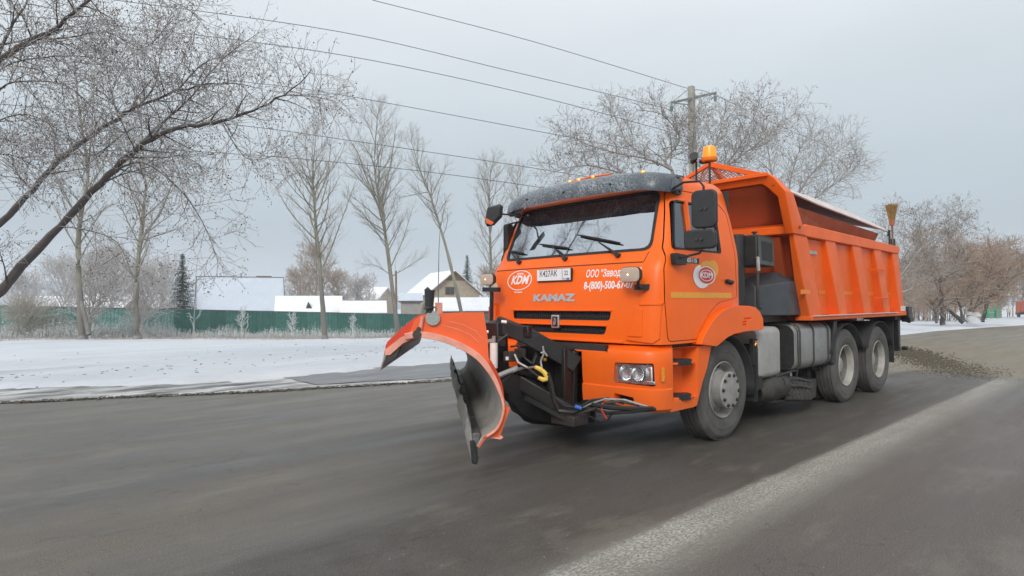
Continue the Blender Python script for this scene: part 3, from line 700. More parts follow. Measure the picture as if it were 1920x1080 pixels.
# ---- sun visor over the windscreen
def vis_ring(s_):
    y = (-1.235 + 2.47 * s_) * .935; ay = abs(y) / .935
    bow = interp([(0, 0), (.5, -.012), (.9, -.05), (1.1, -.10), (1.18, -.16), (1.235, -.26)], ay)
    dz = interp([(0, .0), (.7, -.012), (1.0, -.035), (1.235, -.075)], ay)
    x0 = 1.19 + bow; zb = 2.60 + dz * .6; zt = 2.815 + dz
    pr = [(x0 + .012, zb), (x0 + .02, zb + .03), (x0 - .005, zb + .11), (x0 - .05, zt - .035), (x0 - .12, zt), (x0 - .25, zt + .008), (x0 - .25, zt - .012), (x0 - .12, zt - .022), (x0 - .062, zt - .055), (x0 - .022, zb + .10), (x0 - .002, zb + .02)]
    return [(a, y, b_) for a, b_ in pr]
vz_ = part('sun_visor', MB().loft([vis_ring(i / 40) for i in range(41)]), 'visor', T, smooth=35)
for sgn in (1, -1):     # wrapped end pieces
    mb = MB().loft([[(1.19 - .26 + .012, sgn * 1.148, 2.555), (1.19 - .26 + .0, sgn * 1.163, 2.60), (.90, sgn * 1.155, 2.70), (.80, sgn * 1.09, 2.75)], [(.72, sgn * 1.155, 2.60), (.72, sgn * 1.155, 2.62), (.72, sgn * 1.14, 2.71), (.70, sgn * 1.08, 2.77)]], closed=False)
    part('visor_end', mb, 'visor', vz_, solid=.012)
    part('bracket', MB().box((.80, sgn * 1.14, 2.575), (.12, .03, .05)).cyl((.84, sgn * 1.12, 2.57), (.84, sgn * 1.17, 2.57), .012, 8).cyl((.77, sgn * 1.12, 2.58), (.77, sgn * 1.17, 2.58), .012, 8), 'black_plastic', vz_)
for yy in (-.62, -.02, .60): part('bolt', MB().cyl((1.17 + interp([(0, 0), (.7, -.03)], abs(yy)), yy, 2.685), (1.21 + interp([(0, 0), (.7, -.03)], abs(yy)), yy, 2.68), .010, 8), 'black_plastic', vz_)
for yy, m_ in ((-.05, 'lit_amber'), (.08, 'lit_amber'), (.28, 'lit_amber'), (.90, 'lit_amber')):
    part('marker_lamp', MB().lathe([(0, .018), (.010, .016), (.015, .008), (.017, 0), (.0, 0)], (1.06 if yy < .85 else 1.03, yy, 2.818 if yy < .85 else 2.778), 'z', 12), m_, T)
part('lamp_rail', MB().tube([(.98, -.15, 2.835), (1.0, .2, 2.84), (.98, .46, 2.835)], .012, 6), 'far_orange', T)
# ---- roof beacon and horn
bx, by = -.2, .94
part('beacon_post', MB().cyl((bx, by, 2.75), (bx, by, 3.10), .013, 10).cyl((bx, by, 2.755), (bx, by, 2.80), .03, 10), 'black_plastic', T)
bc = part('beacon', MB().lathe([(0, .135), (.05, .133), (.066, .122), (.071, .10), (.076, .02), (.076, 0), (0, 0)], (bx, by, 3.105), 'z', 28), 'beacon_amber', T)
part('beacon_base', MB().lathe([(0, -.02), (.08, -.02), (.09, 0), (.09, .018), (.078, .02), (0, .02)], (bx, by, 3.09), 'z', 24), 'orange_tape', bc)
part('air_horn', MB().tube([(-.20, .72, 3.10), (-.17, .78, 3.12), (-.10, .80, 3.14)], [.03, .025, .05], 12).cyl((-.26, .80, 3.10), (-.2, .92, 3.08), .03, 8).cyl((-.22, .76, 2.78), (-.22, .76, 3.1), .012, 6), 'black_plastic', T)

# ---- mirrors, driver side
arm = part('mirror_arm', MB().tube([(.90, 1.12, 2.575), (.97, 1.32, 2.62), (.95, 1.48, 2.61), (.93, 1.51, 2.56), (.93, 1.51, 2.0), (.98, 1.49, 1.93), (1.02, 1.34, 1.90), (1.03, 1.27, 1.89)], .012, 8)
           .prism(rpoly([(.91, 1.83), (1.10, 1.83), (1.12, 1.93), (1.09, 1.94), (.91, 1.93)], .015), 'y', 1.26, 1.31), 'black_plastic', T, bev=.003)
def mirror(c, w_, h_, rz, ry=0, name='mirror', depth=.055):
    mb = MB().prism(rrect(-w_ / 2, w_ / 2, -h_ / 2, h_ / 2, min(w_, h_) * .25, 6), 'x', -depth / 2, depth / 2)
    M = Matrix.Translation(c) @ Matrix.Rotation(rz, 4, 'Z') @ Matrix.Rotation(ry, 4, 'Y')
    mb.v = [tuple(M @ Vector(q)) for q in mb.v]
    o = part(name, mb, 'black_plastic', T, bev=.016, segs=3)
    for k in (-1, 1):
        q = MB().cyl((.02, k * .022, 0), (.048, k * .022, 0), .012, 10); q.v = [tuple(M @ Vector(a)) for a in q.v]; part('screw', q, 'steel_dirty', o)
    g_ = MB().prism(rrect(-w_ * .44, w_ * .44, -h_ * .45, h_ * .45, .03, 4), 'x', -depth / 2 - .003, -depth / 2 - .001); g_.v = [tuple(M @ Vector(a)) for a in g_.v]; part('mirror_glass', g_, 'silver', o)
    return o
mirror((0.937,1.520,2.343), .24, .36, R(12))
mirror((1.020,1.520,2.053), .30, .18, R(12))
# passenger side: front view mirror on an arm, tall mirror on a frame
fm = part('front_mirror', MB().loft([[(0, -.09, .10), (0, .08, .13), (0, .12, .10), (0, .11, -.03), (0, .0, -.13), (0, -.10, -.14), (0, -.13, -.08)], [(.05, -.07, .08), (.05, .07, .10), (.05, .09, .08), (.05, .08, -.02), (.05, .0, -.10), (.05, -.08, -.11), (.05, -.10, -.06)]]), 'black_plastic', T, bev=.01)
fm.data.transform(Matrix.Translation((1.320,-1.030,2.531)) @ Matrix.Rotation(R(25), 4, 'Z'))
rr = MB().loft([[(.052, -.10, -.03), (.052, .02, -.10), (.052, -.02, -.125), (.052, -.085, -.10)], [(.056, -.09, -.035), (.056, .015, -.095), (.056, -.02, -.115), (.056, -.08, -.095)]]); rrm = part('mirror_reflection_panel', rr, 'far_orange', fm); rrm.data.transform(Matrix.Translation((1.320,-1.030,2.531)) @ Matrix.Rotation(R(25), 4, 'Z'))
part('front_mirror_arm', MB().tube([(1.280,-0.969,2.541), (1.150,-0.884,2.531), (0.950,-0.889,2.518)], .011, 6), 'black_plastic', T)
part('side_mirror_frame', MB().tube([(0.920,-0.977,2.484), (0.980,-1.136,2.462), (1.000,-1.194,2.412), (1.000,-1.217,2.078), (1.000,-1.167,2.029)], .011, 6), 'black_plastic', T)
tm = MB().prism(rrect(-.05, .05, -.17, .17, .045, 6), 'y', -.04, .04); o = part('tall_mirror', tm, 'black_plastic', T, bev=.01); o.data.transform(Matrix.Translation((1.000,-1.136,2.293)))

# ---- bumper
BB = [(0, 1.40), (.4, 1.398), (.75, 1.385), (1.0, 1.36), (1.12, 1.33), (1.20, 1.28), (1.245, 1.21), (1.258, 1.13), (1.258, 1.10)]
def bump_ring(z, off):
    a = [(x - off, y * (1 - off * .5)) for y, x in BB]; xin = [(x - off - .09, y * .93) for y, x in reversed(BB)]
    half = a + xin; half = [(x, y) for x, y in half]
    full = [(x, y) for x, y in a] + [(1.10, 1.258 - off), (1.10, 1.16), (1.26, .9), (1.27, 0.0)]
    left = [(x, -y) for x, y in reversed(full) if y > 0]
    return [(x, y, z) for x, y in full + left]
bz = [(.44, .05), (.47, .012), (.60, .0), (.655, .0), (.665, .014), (.70, .008), (.90, -.004), (.985, -.004), (1.015, .01), (1.035, .05), (1.06, .075)]
bp = tmp(MB().loft([bump_ring(z, o_) for z, o_ in bz]))
c1 = tmp(MB().box((1.35, .03, .66), (.5, .74, .66))); c2 = tmp(MB().prism(rpoly([(.775, .70), (1.185, .687), (1.185, .905), (.80, .895)], .02), 'x', 1.15, 1.6)); c2b = tmp(MB().prism(rpoly([(-.775, .70), (-1.185, .687), (-1.185, .905), (-.80, .895)], .02), 'x', 1.15, 1.6))
c3 = tmp(MB().prism(rpoly([(.79, .50), (1.0, .49), (1.0, .575), (.79, .60)], .015), 'x', 1.2, 1.6)); c4 = tmp(MB().prism([(-.60, .985), (.72, .985), (.68, 1.10), (-.60, 1.10)], 'x', 1.322, 1.6))
boolean(bp, [('DIFFERENCE', c1), ('DIFFERENCE', c2), ('DIFFERENCE', c2b), ('DIFFERENCE', c3), ('DIFFERENCE', c4)]); kill(c1, c2, c2b, c3, c4)
bp.name = 'bumper'; finish(bp, 'orange', T, smooth=28, bev=.006)
# lower grille slot between cab and bumper: dark recess and lip
part('lower_slot', MB().box((1.352, .05, 1.02), (.05, 1.26, .072)), 'interior', T)
part('slot_sill', MB().box((1.372, .05, .986), (.035, 1.28, .016)), 'orange', T, bev=.004)
front_sheet('lower_lip', [(-.75, 1.078), (.86, 1.078), (.86, 1.10), (-.75, 1.10)], 'orange', T, lift=.02, thick=.03, ny=20, nz=1, bev=.005)
# headlights
for sgn in (1, -1):
    hl = part('headlight', MB().prism([(sgn * a, b_) for a, b_ in rpoly([(.785, .708), (1.178, .695), (1.178, .898), (.805, .888)], .015)], 'x', 1.235, 1.29), 'black_plastic', T)
    for yc, r_s in ((.90, .072), (1.04, .068)): part('reflector', MB().lathe([(r_s, .045), (r_s * .8, .015), (r_s * .3, 0), (0, 0)], (1.300, sgn * yc, .80), 'x', 24), 'silver_bright', hl)
    part('turn_lens', MB().box((1.292, sgn * 1.13, .795), (.02, .075, .15)), 'silver_bright', hl, bev=.01)
    part('inner_shell', MB().prism([(sgn * a, b_) for a, b_ in rpoly([(.80, .722), (1.168, .710), (1.168, .885), (.815, .876)], .012)], 'x', 1.288, 1.292), 'silver_bright', hl)
    part('reflector_rim', MB().box((1.292, sgn * 1.0, .722), (.03, .40, .03)), 'silver', hl, bev=.006)
    mb = MB(); pl = rpoly([(.788, .711), (1.175, .698), (1.175, .895), (.807, .885)], .015); nn = len(pl)
    mb.add([(interp([(y, x) for y, x in BB], p[0]) - .012, sgn * p[0], p[1]) for p in pl] + [(interp([(y, x) for y, x in BB], p[0]) - .016, sgn * p[0], p[1]) for p in pl], [tuple(range(nn)), tuple(reversed(range(nn, 2 * nn)))] + [(i, (i + 1) % nn, nn + (i + 1) % nn, nn + i) for i in range(nn)])
    part('lens', mb, 'lens_clear', hl, smooth=0)
    part('side_marker', MB().prism(rrect(-.018, .018, -.065, .065, .012), 'x', -.006, .006), 'lens_amber', T, bev=.003).data.transform(Matrix.Translation((1.232, sgn * 1.243, .80)) @ Matrix.Rotation(sgn * R(64), 4, 'Z'))
    # lower intake backing with bars
    part('lower_intake', MB().box((1.27, sgn * .895, .545), (.02, .21, .09)).box((1.29, sgn * .895, .53), (.02, .2, .008)).box((1.29, sgn * .895, .56), (.02, .2, .008)), 'interior', T)
# fog/position lamps on brackets in front of the cab corners
def aux_lamp(c, yaw, s_=1.):
    M = Matrix.Translation(c) @ Matrix.Rotation(yaw, 4, 'Z') @ Matrix.Scale(s_, 4)
    h = MB().loft([[(x_, y_ * a, z_ * a) for y_, z_ in rrect(-.13, .13, -.085, .085, .06, 6)] for x_, a in ((-.10, .45), (-.075, .8), (-.03, .98), (.012, 1.0))]); h.v = [tuple(M @ Vector(q)) for q in h.v]
    o = part('auxiliary_lamp', h, 'black_plastic', T)
    l_ = MB().loft([[(x_, y_ * a, z_ * a) for y_, z_ in rrect(-.125, .125, -.08, .08, .055, 6)] for x_, a in ((.013, 1.0), (.025, .96), (.033, .7), (.035, .2))]); l_.v = [tuple(M @ Vector(q)) for q in l_.v]
    part('lens', l_, 'lens_warm', o); b_ = MB().lathe([(0, .006), (.007, .005), (.009, 0)], (.034, -.01, 0), 'x', 12); b_.v = [tuple(M @ Vector(q)) for q in b_.v]; part('bulb', b_, 'lit_warm', o)
    return o
aux_lamp((1.460,1.052,1.732), R(0), .86)
part('lamp_bracket', MB().tube([(1.400,1.098,1.672), (1.380,1.078,1.638), (1.360,1.105,1.613)], .016, 6).beam((1.380,1.053,1.614), (1.200,1.107,1.620), .05, .055), 'black_plastic', T)
al = aux_lamp((1.500,-0.951,1.751), R(5), .80)
part('lamp_post', MB().cyl((1.470,-0.910,1.694), (1.470,-0.924,1.030), .024, 8).beam((1.470,-1.045,1.635), (1.470,-0.789,1.629), .06, .05), 'black_frame', T)
part('indicator_lamp', MB().lathe([(0, .05), (.05, .045), (.06, .02), (.06, 0)], (1.440,-0.898,1.657), 'x', 16), 'lens_warm', T)
part('side_vent', MB().box((1.12, -1.252, 1.32), (.18, .04, .22)), 'red_print', T)

# ---- wheel arch, step box, front mudguard
fo = [(.66, 1.055), (.60, 1.14), (.43, 1.28), (.30, 1.35), (.18, 1.395), (.02, 1.428), (-.09, 1.435), (-.37, 1.43), (-.50, 1.415), (-.62, 1.36), (-.69, 1.28), (-.70, 1.17)]
fi = [(-.69, 1.155), (-.40, 1.155), (-.27, 1.15), (-.10, 1.145), (.08, 1.12), (.22, 1.075), (.35, 1.0)]
fi2 = [(-.66, 1.155), (-.27, 1.15), (.08, 1.115), (.33, 1.0), (.36, .985)]
for sgn in (1, -1):
    fm_ = tmp(MB().prism([(a, b_) for a, b_ in fo + [(-.66, 1.155), (-.27, 1.15), (-.0, 1.13), (.12, 1.105), (.24, 1.06), (.35, 1.02)]], 'y', sgn * .80, sgn * 1.305))
    cc1 = tmp(MB().cyl((0, sgn * 1.27, .53), (0, sgn * .5, .53), .60, 40)); v1 = tmp(MB().box((-.32, sgn * 1.31, 1.29), (.17, .05, .02)).box((-.25, sgn * 1.31, 1.255), (.10, .05, .018)).box((-.25, sgn * 1.31, 1.225), (.10, .05, .018)))
    boolean(fm_, [('DIFFERENCE', v1)]); kill(cc1, v1)
    fm_.name = 'fender'; finish(fm_, 'orange', T, bev=.03, segs=3, smooth=35)
    # black inner arch liner
    mb = MB(); rings = []
    for k in range(19):
        a = R(-8 + 196 * k / 18); rings.append([(.625 * math.cos(a), sgn * y, .50 + .625 * math.sin(a)) for y in (.70, 1.22)])
    part('arch_liner', mb.loft(rings, closed=False, caps=False), 'black_plastic', T, solid=.01)
    sb_ = tmp(MB().prism([(1.105, 1.035), (.36, 1.035), (.40, .93), (.45, .81), (.55, .66), (.655, .45), (.72, .44), (1.105, .44)], 'y', sgn * .80, sgn * 1.25))
    k1 = tmp(MB().loft([[(1.06, sgn * 1.02, 1.0), (.68, sgn * 1.10, 1.0), (.68, sgn * 1.10, .55), (1.06, sgn * 1.02, .55)], [(1.085, sgn * 1.4, 1.06), (.56, sgn * 1.4, 1.06), (.60, sgn * 1.4, .53), (1.085, sgn * 1.4, .53)]]))
    boolean(sb_, [('DIFFERENCE', k1)]); kill(k1); sb_.name = 'step_box'; finish(sb_, 'orange', T, bev=.014, segs=3, smooth=35)
    for zz, x0_, x1_ in ((.885, .66, 1.07), (.55, .68, 1.06)):
        st_ = part('step', MB().prism(rpoly([(x1_, sgn * 1.17), (x1_ - .04, sgn * 1.225), (.86, sgn * 1.275), (x0_ + .04, sgn * 1.26), (x0_, sgn * 1.19), (.86, sgn * 1.08)], .02), 'z', zz - .012, zz + .012), 'orange', T, bev=.004)
        part('tread', MB().prism(rpoly([(x1_ - .01, sgn * 1.165), (x1_ - .05, sgn * 1.225), (.86, sgn * 1.282), (x0_ + .09, sgn * 1.262), (x0_ + .04, sgn * 1.18), (.86, sgn * 1.085)], .02), 'z', zz - .022, zz + .030), 'rubber', st_)
    part('step_gap', MB().box((.74, sgn * 1.0, 1.055), (.78, .40, .03)), 'interior', T)
    # mud flap and bracket behind the front wheel
    part('front_mud_flap', MB().box((-.70, sgn * 1.0, .66), (.02, .44, .66)).box((-.70, sgn * 1.18, .90), (.10, .05, .30)), 'rubber', T, bev=.004)
part('position_lamp', MB().box((-.72, 1.19, 1.0), (.05, .04, .05)), 'lens_amber', T, bev=.006); part('position_bulb', MB().box((-.70, 1.20, .985), (.022, .026, .022)), 'lit_amber', T)

# ---- wheels
TYRE_R = .535
def tyre_prof(sgn):   # (radius, y) from inner bead round the tread to outer bead ; outer face at y=0
    w_ = .30
    p = [(.285, -w_ + .035), (.30, -w_ + .01), (.36, -w_), (.45, -w_ + .005), (.505, -w_ + .025), (.533, -w_ + .05)]
    for k in range(4):
        a = -w_ + .065 + k * .052; p += [(TYRE_R, a), (TYRE_R, a + .02), (TYRE_R - .012, a + .024), (TYRE_R - .012, a + .032), (TYRE_R, a + .036)]
    p += [(.533, -.05), (.515, -.028), (.50, -.018), (.485, -.006), (.455, .0), (.43, -.001), (.425, .003), (.40, .003), (.395, -.001), (.36, -.004), (.335, -.01), (.315, -.02), (.298, -.035)]
    return [(r, sgn * y) for r, y in p]
def wheel(c, sgn, kind):
    c = Vector(c)
    if kind == 'front':
        prof = [(.300, -.03), (.303, -.018), (.296, -.012), (.288, -.02), (.282, -.04), (.272, -.055), (.268, -.10), (.262, -.125), (.235, -.12), (.215, -.085), (.20, -.06), (.19, -.055), (0, -.055)]
    else:
        prof = [(.300, -.03), (.303, -.018), (.296, -.012), (.288, -.02), (.280, -.035), (.272, -.05), (.268, -.15), (.255, -.19), (.225, -.20), (.180, -.205), (.165, -.20), (.16, -.20), (0, -.20)]
    rim = part('wheel', MB().lathe([(r, sgn * y) for r, y in prof], (0, 0, 0), 'y', 48), 'rim' if kind == 'front' else 'rim_rear', T, smooth=35)
    if kind != 'front': part('dish', MB().lathe([(r, sgn * y) for r, y in ((.2665, -.10), (.262, -.15), (.250, -.187), (.225, -.196), (.14, -.198), (0, -.198))], (0, 0, 0), 'y', 36), 'dish', rim, smooth=35)
    rim.location = c
    part('tyre', MB().lathe(tyre_prof(sgn), (0, 0, 0), 'y', 72), 'tyre', rim, smooth=25)
    if kind == 'front':
        # dark hand holes and oval openings in the disc
        for k in range(8):
            a = R(k * 45 + 12); rad = .238; q = MB().cyl((rad * math.cos(a), sgn * -.14, rad * math.sin(a)), (rad * math.cos(a), sgn * -.108, rad * math.sin(a)), .026, 12); part('hand_hole', q, 'interior', rim)
        part('hub', MB().lathe([(.192, sgn * -.07), (.194, sgn * .03), (.198, sgn * .035), (.198, sgn * .052), (.188, sgn * .062), (.10, sgn * .068), (.05, sgn * .072), (0, sgn * .072)], (0, 0, 0), 'y', 32), 'rim', rim, smooth=35)
        nr, ny = .165, .060
    else:
        part('hub', MB().lathe([(.13, sgn * -.20), (.125, sgn * -.13), (.11, sgn * -.105), (.10, sgn * -.10), (0, sgn * -.10)], (0, 0, 0), 'y', 24), 'rim_rear', rim, smooth=35)
        nr, ny = .15, -.205
        for k in range(8):
            a = R(k * 45 + 12); rad = .222; q = MB().cyl((rad * math.cos(a), sgn * -.21, rad * math.sin(a)), (rad * math.cos(a), sgn * -.193, rad * math.sin(a)), .028, 12); part('hand_hole', q, 'interior', rim)
        part('inner_tyre', MB().lathe([(r, y - sgn * .33) for r, y in tyre_prof(sgn)], (0, 0, 0), 'y', 48), 'tyre', rim, smooth=25)
    nut = None
    for k in range(10):
        a = R(k * 36 + 5)
        if nut is None:
            nut = part('wheel_nut', MB().cyl((0, 0, 0), (0, sgn * .010, 0), .020, 12).cyl((0, sgn * .010, 0), (0, sgn * .024, 0), .013, 6), 'steel_dirty', rim, smooth=0); q = nut
        else: q = nut.copy(); COL.objects.link(q); q.parent = rim
        q.location = (nr * math.cos(a), sgn * ny, nr * math.sin(a))
    return rim
for x_, k_ in ((0, 'front'), (-3.6, 'rear'), (-5.04, 'rear')):
    wheel((x_, 1.20, TYRE_R), 1, k_); wheel((x_, -1.20, TYRE_R), -1, k_)
part('axle', MB().cyl((0, -1.0, .5), (0, 1.0, .5), .07, 10).cyl((-3.6, -1.0, .52), (-3.6, 1.0, .52), .10, 10).cyl((-5.04, -1.0, .52), (-5.04, 1.0, .52), .10, 10).add(*(lambda q: (q.v, q.f))(MB().lathe([(0, -.2), (.2, -.15), (.26, 0), (.2, .15), (0, .2)], (-3.6, 0, .52), 'y', 16))), 'black_frame', T)
for sgn in (1, -1): part('chassis_rail', MB().box((-2.5, sgn * .42, .98), (7.3, .09, .28)), 'black_frame', T)
for c_, z_ in (((1.0, 0, .95), (.15, .9, .2)), ((-1.4, 0, .95), (.15, .9, .2)), ((-2.9, 0, .95), (.2, .9, .25)), ((-4.3, 0, .98), (.3, 2.1, .2)), ((-5.9, 0, .9), (.12, 2.3, .2)), ((-3.0, .85, .75), (.3, .3, .5)), ((-1.4, .25, .65), (1.4, .9, .5))): part('cross_member', MB().box(c_, z_), 'black_frame', T, bev=.02)
part('underbody_light_block', MB().box((-.1, 0, .62), (1.9, 1.3, .50)).box((-2.4, 0, .62), (1.7, .8, .5)).box((.95, 0, .52), (.5, 1.5, .25)), 'black_frame', T, bev=.05)  # boxes added to block light from the far side and darken the underside
# ---- gap between cab and body: air cleaner, box, pipe
ac = part('air_intake', MB().box((-1.24, .93, 2.10), (.42, .30, .38)).cyl((-.98, .85, 1.30), (-.98, .85, 2.30), .09, 12), 'dark_box', T, bev=.015)
part('intake_frame', MB().prism([(-1.46, 1.915), (-1.05, 1.93), (-1.04, 2.27), (-1.44, 2.25)], 'y', 1.082, 1.10), 'intake_grey', ac, bev=.004)
part('intake_grille', MB().prism([(-1.40, 1.97), (-1.12, 1.985), (-1.11, 2.215), (-1.39, 2.20)], 'y', 1.099, 1.104), 'interior', ac)
part('intake_knob', MB().cyl((-1.14, 1.0, 2.21), (-1.14, 1.0, 2.33), .02, 10).cyl((-1.14, 1.0, 2.32), (-1.14, 1.0, 2.335), .035, 10), 'dark_box', ac)
bo = MB()
z0_, zm_, z1_ = 1.30, 1.72, 1.86
bo.loft([[(-.98, .45, z0_), (-1.05, .45, z1_ - .02), (-1.10, .45, z1_), (-1.95, .45, z1_ - .0), (-1.98, .45, z0_)], [(-.98, .98, z0_), (-1.05, .98, z1_ - .02), (-1.10, .98, z1_), (-1.55, .98, z1_), (-1.6, .98, z0_)], [(-1.45, 1.16, z0_), (-1.47, 1.16, zm_), (-1.48, 1.16, zm_ + .02), (-2.02, 1.16, zm_ - .02), (-2.03, 1.16, z0_)]])
part('battery_box', MB().loft([[(-1.34, .40, z0_), (-1.36, .40, z1_ - .06), (-1.36, .80, z1_ - .08), (-1.34, .90, zm_ - .06), (-1.32, .90, z0_)], [(-1.72, .40, z0_), (-1.72, .40, z1_), (-1.72, .95, z1_), (-1.72, 1.16, zm_), (-1.72, 1.16, z0_)], [(-2.20, .40, z0_), (-2.20, .40, z1_), (-2.20, .95, z1_), (-2.20, 1.14, zm_), (-2.20, 1.14, z0_)]]), 'grey_box', T, bev=.012)
part('intake_pipe', MB().tube([(-.99, 1.08, 2.0), (-.955, 1.12, 1.98), (-.945, 1.13, 1.9), (-.95, 1.12, 1.6), (-1.0, 1.10, 1.42), (-1.1, 1.08, 1.40)], .020, 8), 'steel_dirty', T)
part('intake_elbow', MB().tube([(-1.02, 1.09, 2.0), (-.96, 1.125, 1.995), (-.94, 1.135, 1.93), (-.945, 1.135, 1.84)], .022, 8), 'steel_light', T)
part('cab_rear_gear', MB().box((-.42, .75, 1.35), (.2, .7, .5)).box((-.5, 0, 1.35), (.3, 1.6, .6)).cyl((-.47, 1.12, 1.38), (-.47, 1.12, 1.50), .02, 8).box((-1.3, .2, 1.26), (1.7, 1.5, .10)).cyl((-.5, 1.0, 1.2), (-.5, 1.0, 2.3), .05, 10), 'dark_box', T, bev=.01)
# ---- tanks and side gear
def tank(x0, x1, y0, y1, z0, z1, r, m, bands=()):
    rings = []
    sec = rrect(y0, y1, z0, z1, r, 6)
    for x_, k in ((x0, .93), (x0 - .02, .985), (x0 - .035, 1), (x1 + .035, 1), (x1 + .02, .985), (x1, .93)):
        cy, cz = (y0 + y1) / 2, (z0 + z1) / 2; rings.append([(x_, cy + (a - cy) * k, cz + (b_ - cz) * k) for a, b_ in sec])
    t_ = part('tank', MB().loft(rings), m, T, smooth=40)
    for bx_ in bands:
        cy, cz = (y0 + y1) / 2, (z0 + z1) / 2
        part('strap', MB().loft([[(x_, cy + (a - cy) * 1.02 * k, cz + (b_ - cz) * 1.03 * k) for a, b_ in sec] for x_, k in ((bx_ + .022, .99), (bx_ + .020, 1.005), (bx_ - .020, 1.005), (bx_ - .022, .99))]), 'steel_dirty', t_, smooth=40)
    return t_
tank(-.82, -1.42, .62, 1.18, .56, 1.17, .08, 'tank_grey')
tank(-1.86, -3.06, .55, 1.18, .58, 1.19, .13, 'tank', (-1.98, -2.42, -2.92))
part('tank_rail', MB().tube([(-1.86, .90, 1.205), (-1.86, 1.14, 1.19), (-1.87, 1.20, 1.1), (-1.88, 1.20, .66), (-1.90, 1.16, .50)], .009, 6), 'steel_dirty', T)
part('tank_end', MB().prism(rrect(.57, 1.16, .60, 1.17, .12, 6), 'x', -1.85, -1.842), 'rubber', T)
part('side_guard_bracket', MB().prism(rpoly([(-3.02, .60), (-3.1, 1.2), (-3.22, 1.2), (-3.14, .60)], .02), 'y', 1.02, 1.20), 'black_plastic', T, bev=.01)
part('hanging_flap', MB().prism([(-.80, .44), (-.80, .94), (-.86, .94), (-.86, .70), (-.93, .68), (-.95, .46)], 'y', 1.14, 1.17), 'rubber', T, bev=.004)
# muffler assembly, dark and dirty, low behind the front wheel
def cluster():
    mf = part('muffler', MB().tube([(-1.05, 1.02, .38), (-1.12, 1.03, .39), (-1.30, 1.04, .42), (-1.62, 1.04, .43), (-1.70, 1.03, .42)], [.10, .16, .18, .17, .12], 16), 'steel_dirty', T, smooth=50)
    part('muffler_drum', MB().cyl((-1.35, .80, .50), (-2.28, .82, .47), .11, 16), 'steel_dirty', T, bev=.01)
    for (a, b_, w_) in (((-1.60, 1.10, .50), (-2.42, 1.12, .40), .06), ((-1.55, 1.14, .42), (-2.38, 1.15, .32), .05), ((-1.50, 1.12, .33), (-2.40, 1.12, .22), .06), ((-1.3, 1.15, .56), (-2.0, 1.12, .58), .03)):
        part('bracket_arm', MB().tube([a, ((a[0] + b_[0]) / 2, a[1] + .02, (a[2] + b_[2]) / 2 + .02), b_], [w_ * .6, w_ * .5, w_ * .35], 8), 'steel_dirty', T)
    part('spray_shield', MB().prism([(-2.24, .44), (-2.62, .40), (-2.64, .37), (-2.60, .17), (-2.36, .15), (-2.30, .22)], 'y', 1.08, 1.13).box((-2.42, 1.0, .41), (.42, .26, .02)), 'steel_dirty', T, bev=.008)
    part('lower_plate', MB().prism([(-1.25, .28), (-2.35, .16), (-2.36, .14), (-1.25, .24)], 'y', .75, 1.1), 'steel_dirty', T)
    part('muffler_seam', MB().cyl((-1.45, 1.04, .425), (-1.48, 1.04, .425), .185, 16), 'steel_dirty', mf)
    for k in range(5): part('brush_tuft', MB().loft([[(-1.75 - k * .12 + .09 * math.cos(a * 1.257), 1.08 + .07 * math.sin(a * 1.257), .50 - k * .02) for a in range(5)], [(-1.80 - k * .13 + .12 * math.cos(a * 1.257), 1.10 + .10 * math.sin(a * 1.257), .22 - k * .015) for a in range(5)]]), 'steel_dirty', mf, bev=.02)
cluster()
# ---- rear of chassis
part('rear_mud_flap', MB().box((-5.78, .92, .78), (.02, .56, .70)).box((-5.8, .92, .42), (.03, .16, .12)), 'rubber', T, bev=.004)
part('rear_mud_flap', MB().box((-5.78, -.92, .78), (.02, .56, .70)), 'rubber', T, bev=.004)
part('rear_fender', MB().loft([[((-5.04) + .66 * math.cos(R(a)), y, .53 + .62 * math.sin(R(a))) for y in (.62, 1.22)] for a in range(20, 161, 14)], closed=False, caps=False), 'rubber', T, solid=.012)
part('rear_fender', MB().loft([[((-3.6) + .66 * math.cos(R(a)), y, .53 + .62 * math.sin(R(a))) for y in (.62, 1.22)] for a in range(20, 161, 14)], closed=False, caps=False), 'rubber', T, solid=.012)
rb = part('rear_frame', MB().box((-6.08, .98, .92), (.10, .46, .62)).box((-6.1, 0, .75), (.10, 2.3, .12)).box((-6.0, .95, 1.22), (.25, .5, .14)).cyl((-6.12, 1.23, .66), (-6.12, 1.32, .66), .035, 10), 'black_frame', T, bev=.01)
tl = part('spreader_chute', MB().box((-6.32, 1.20, 1.28), (.20, .24, .20)).box((-6.38, 1.26, 1.15), (.22, .14, .08)).beam((-6.2, .9, 1.3), (-6.4, 1.3, 1.12), .08, .08), 'black_frame', T, bev=.012)
part('red_lamp', MB().box((-6.16, 1.235, 1.35), (.03, .04, .04)), 'red_print', T)
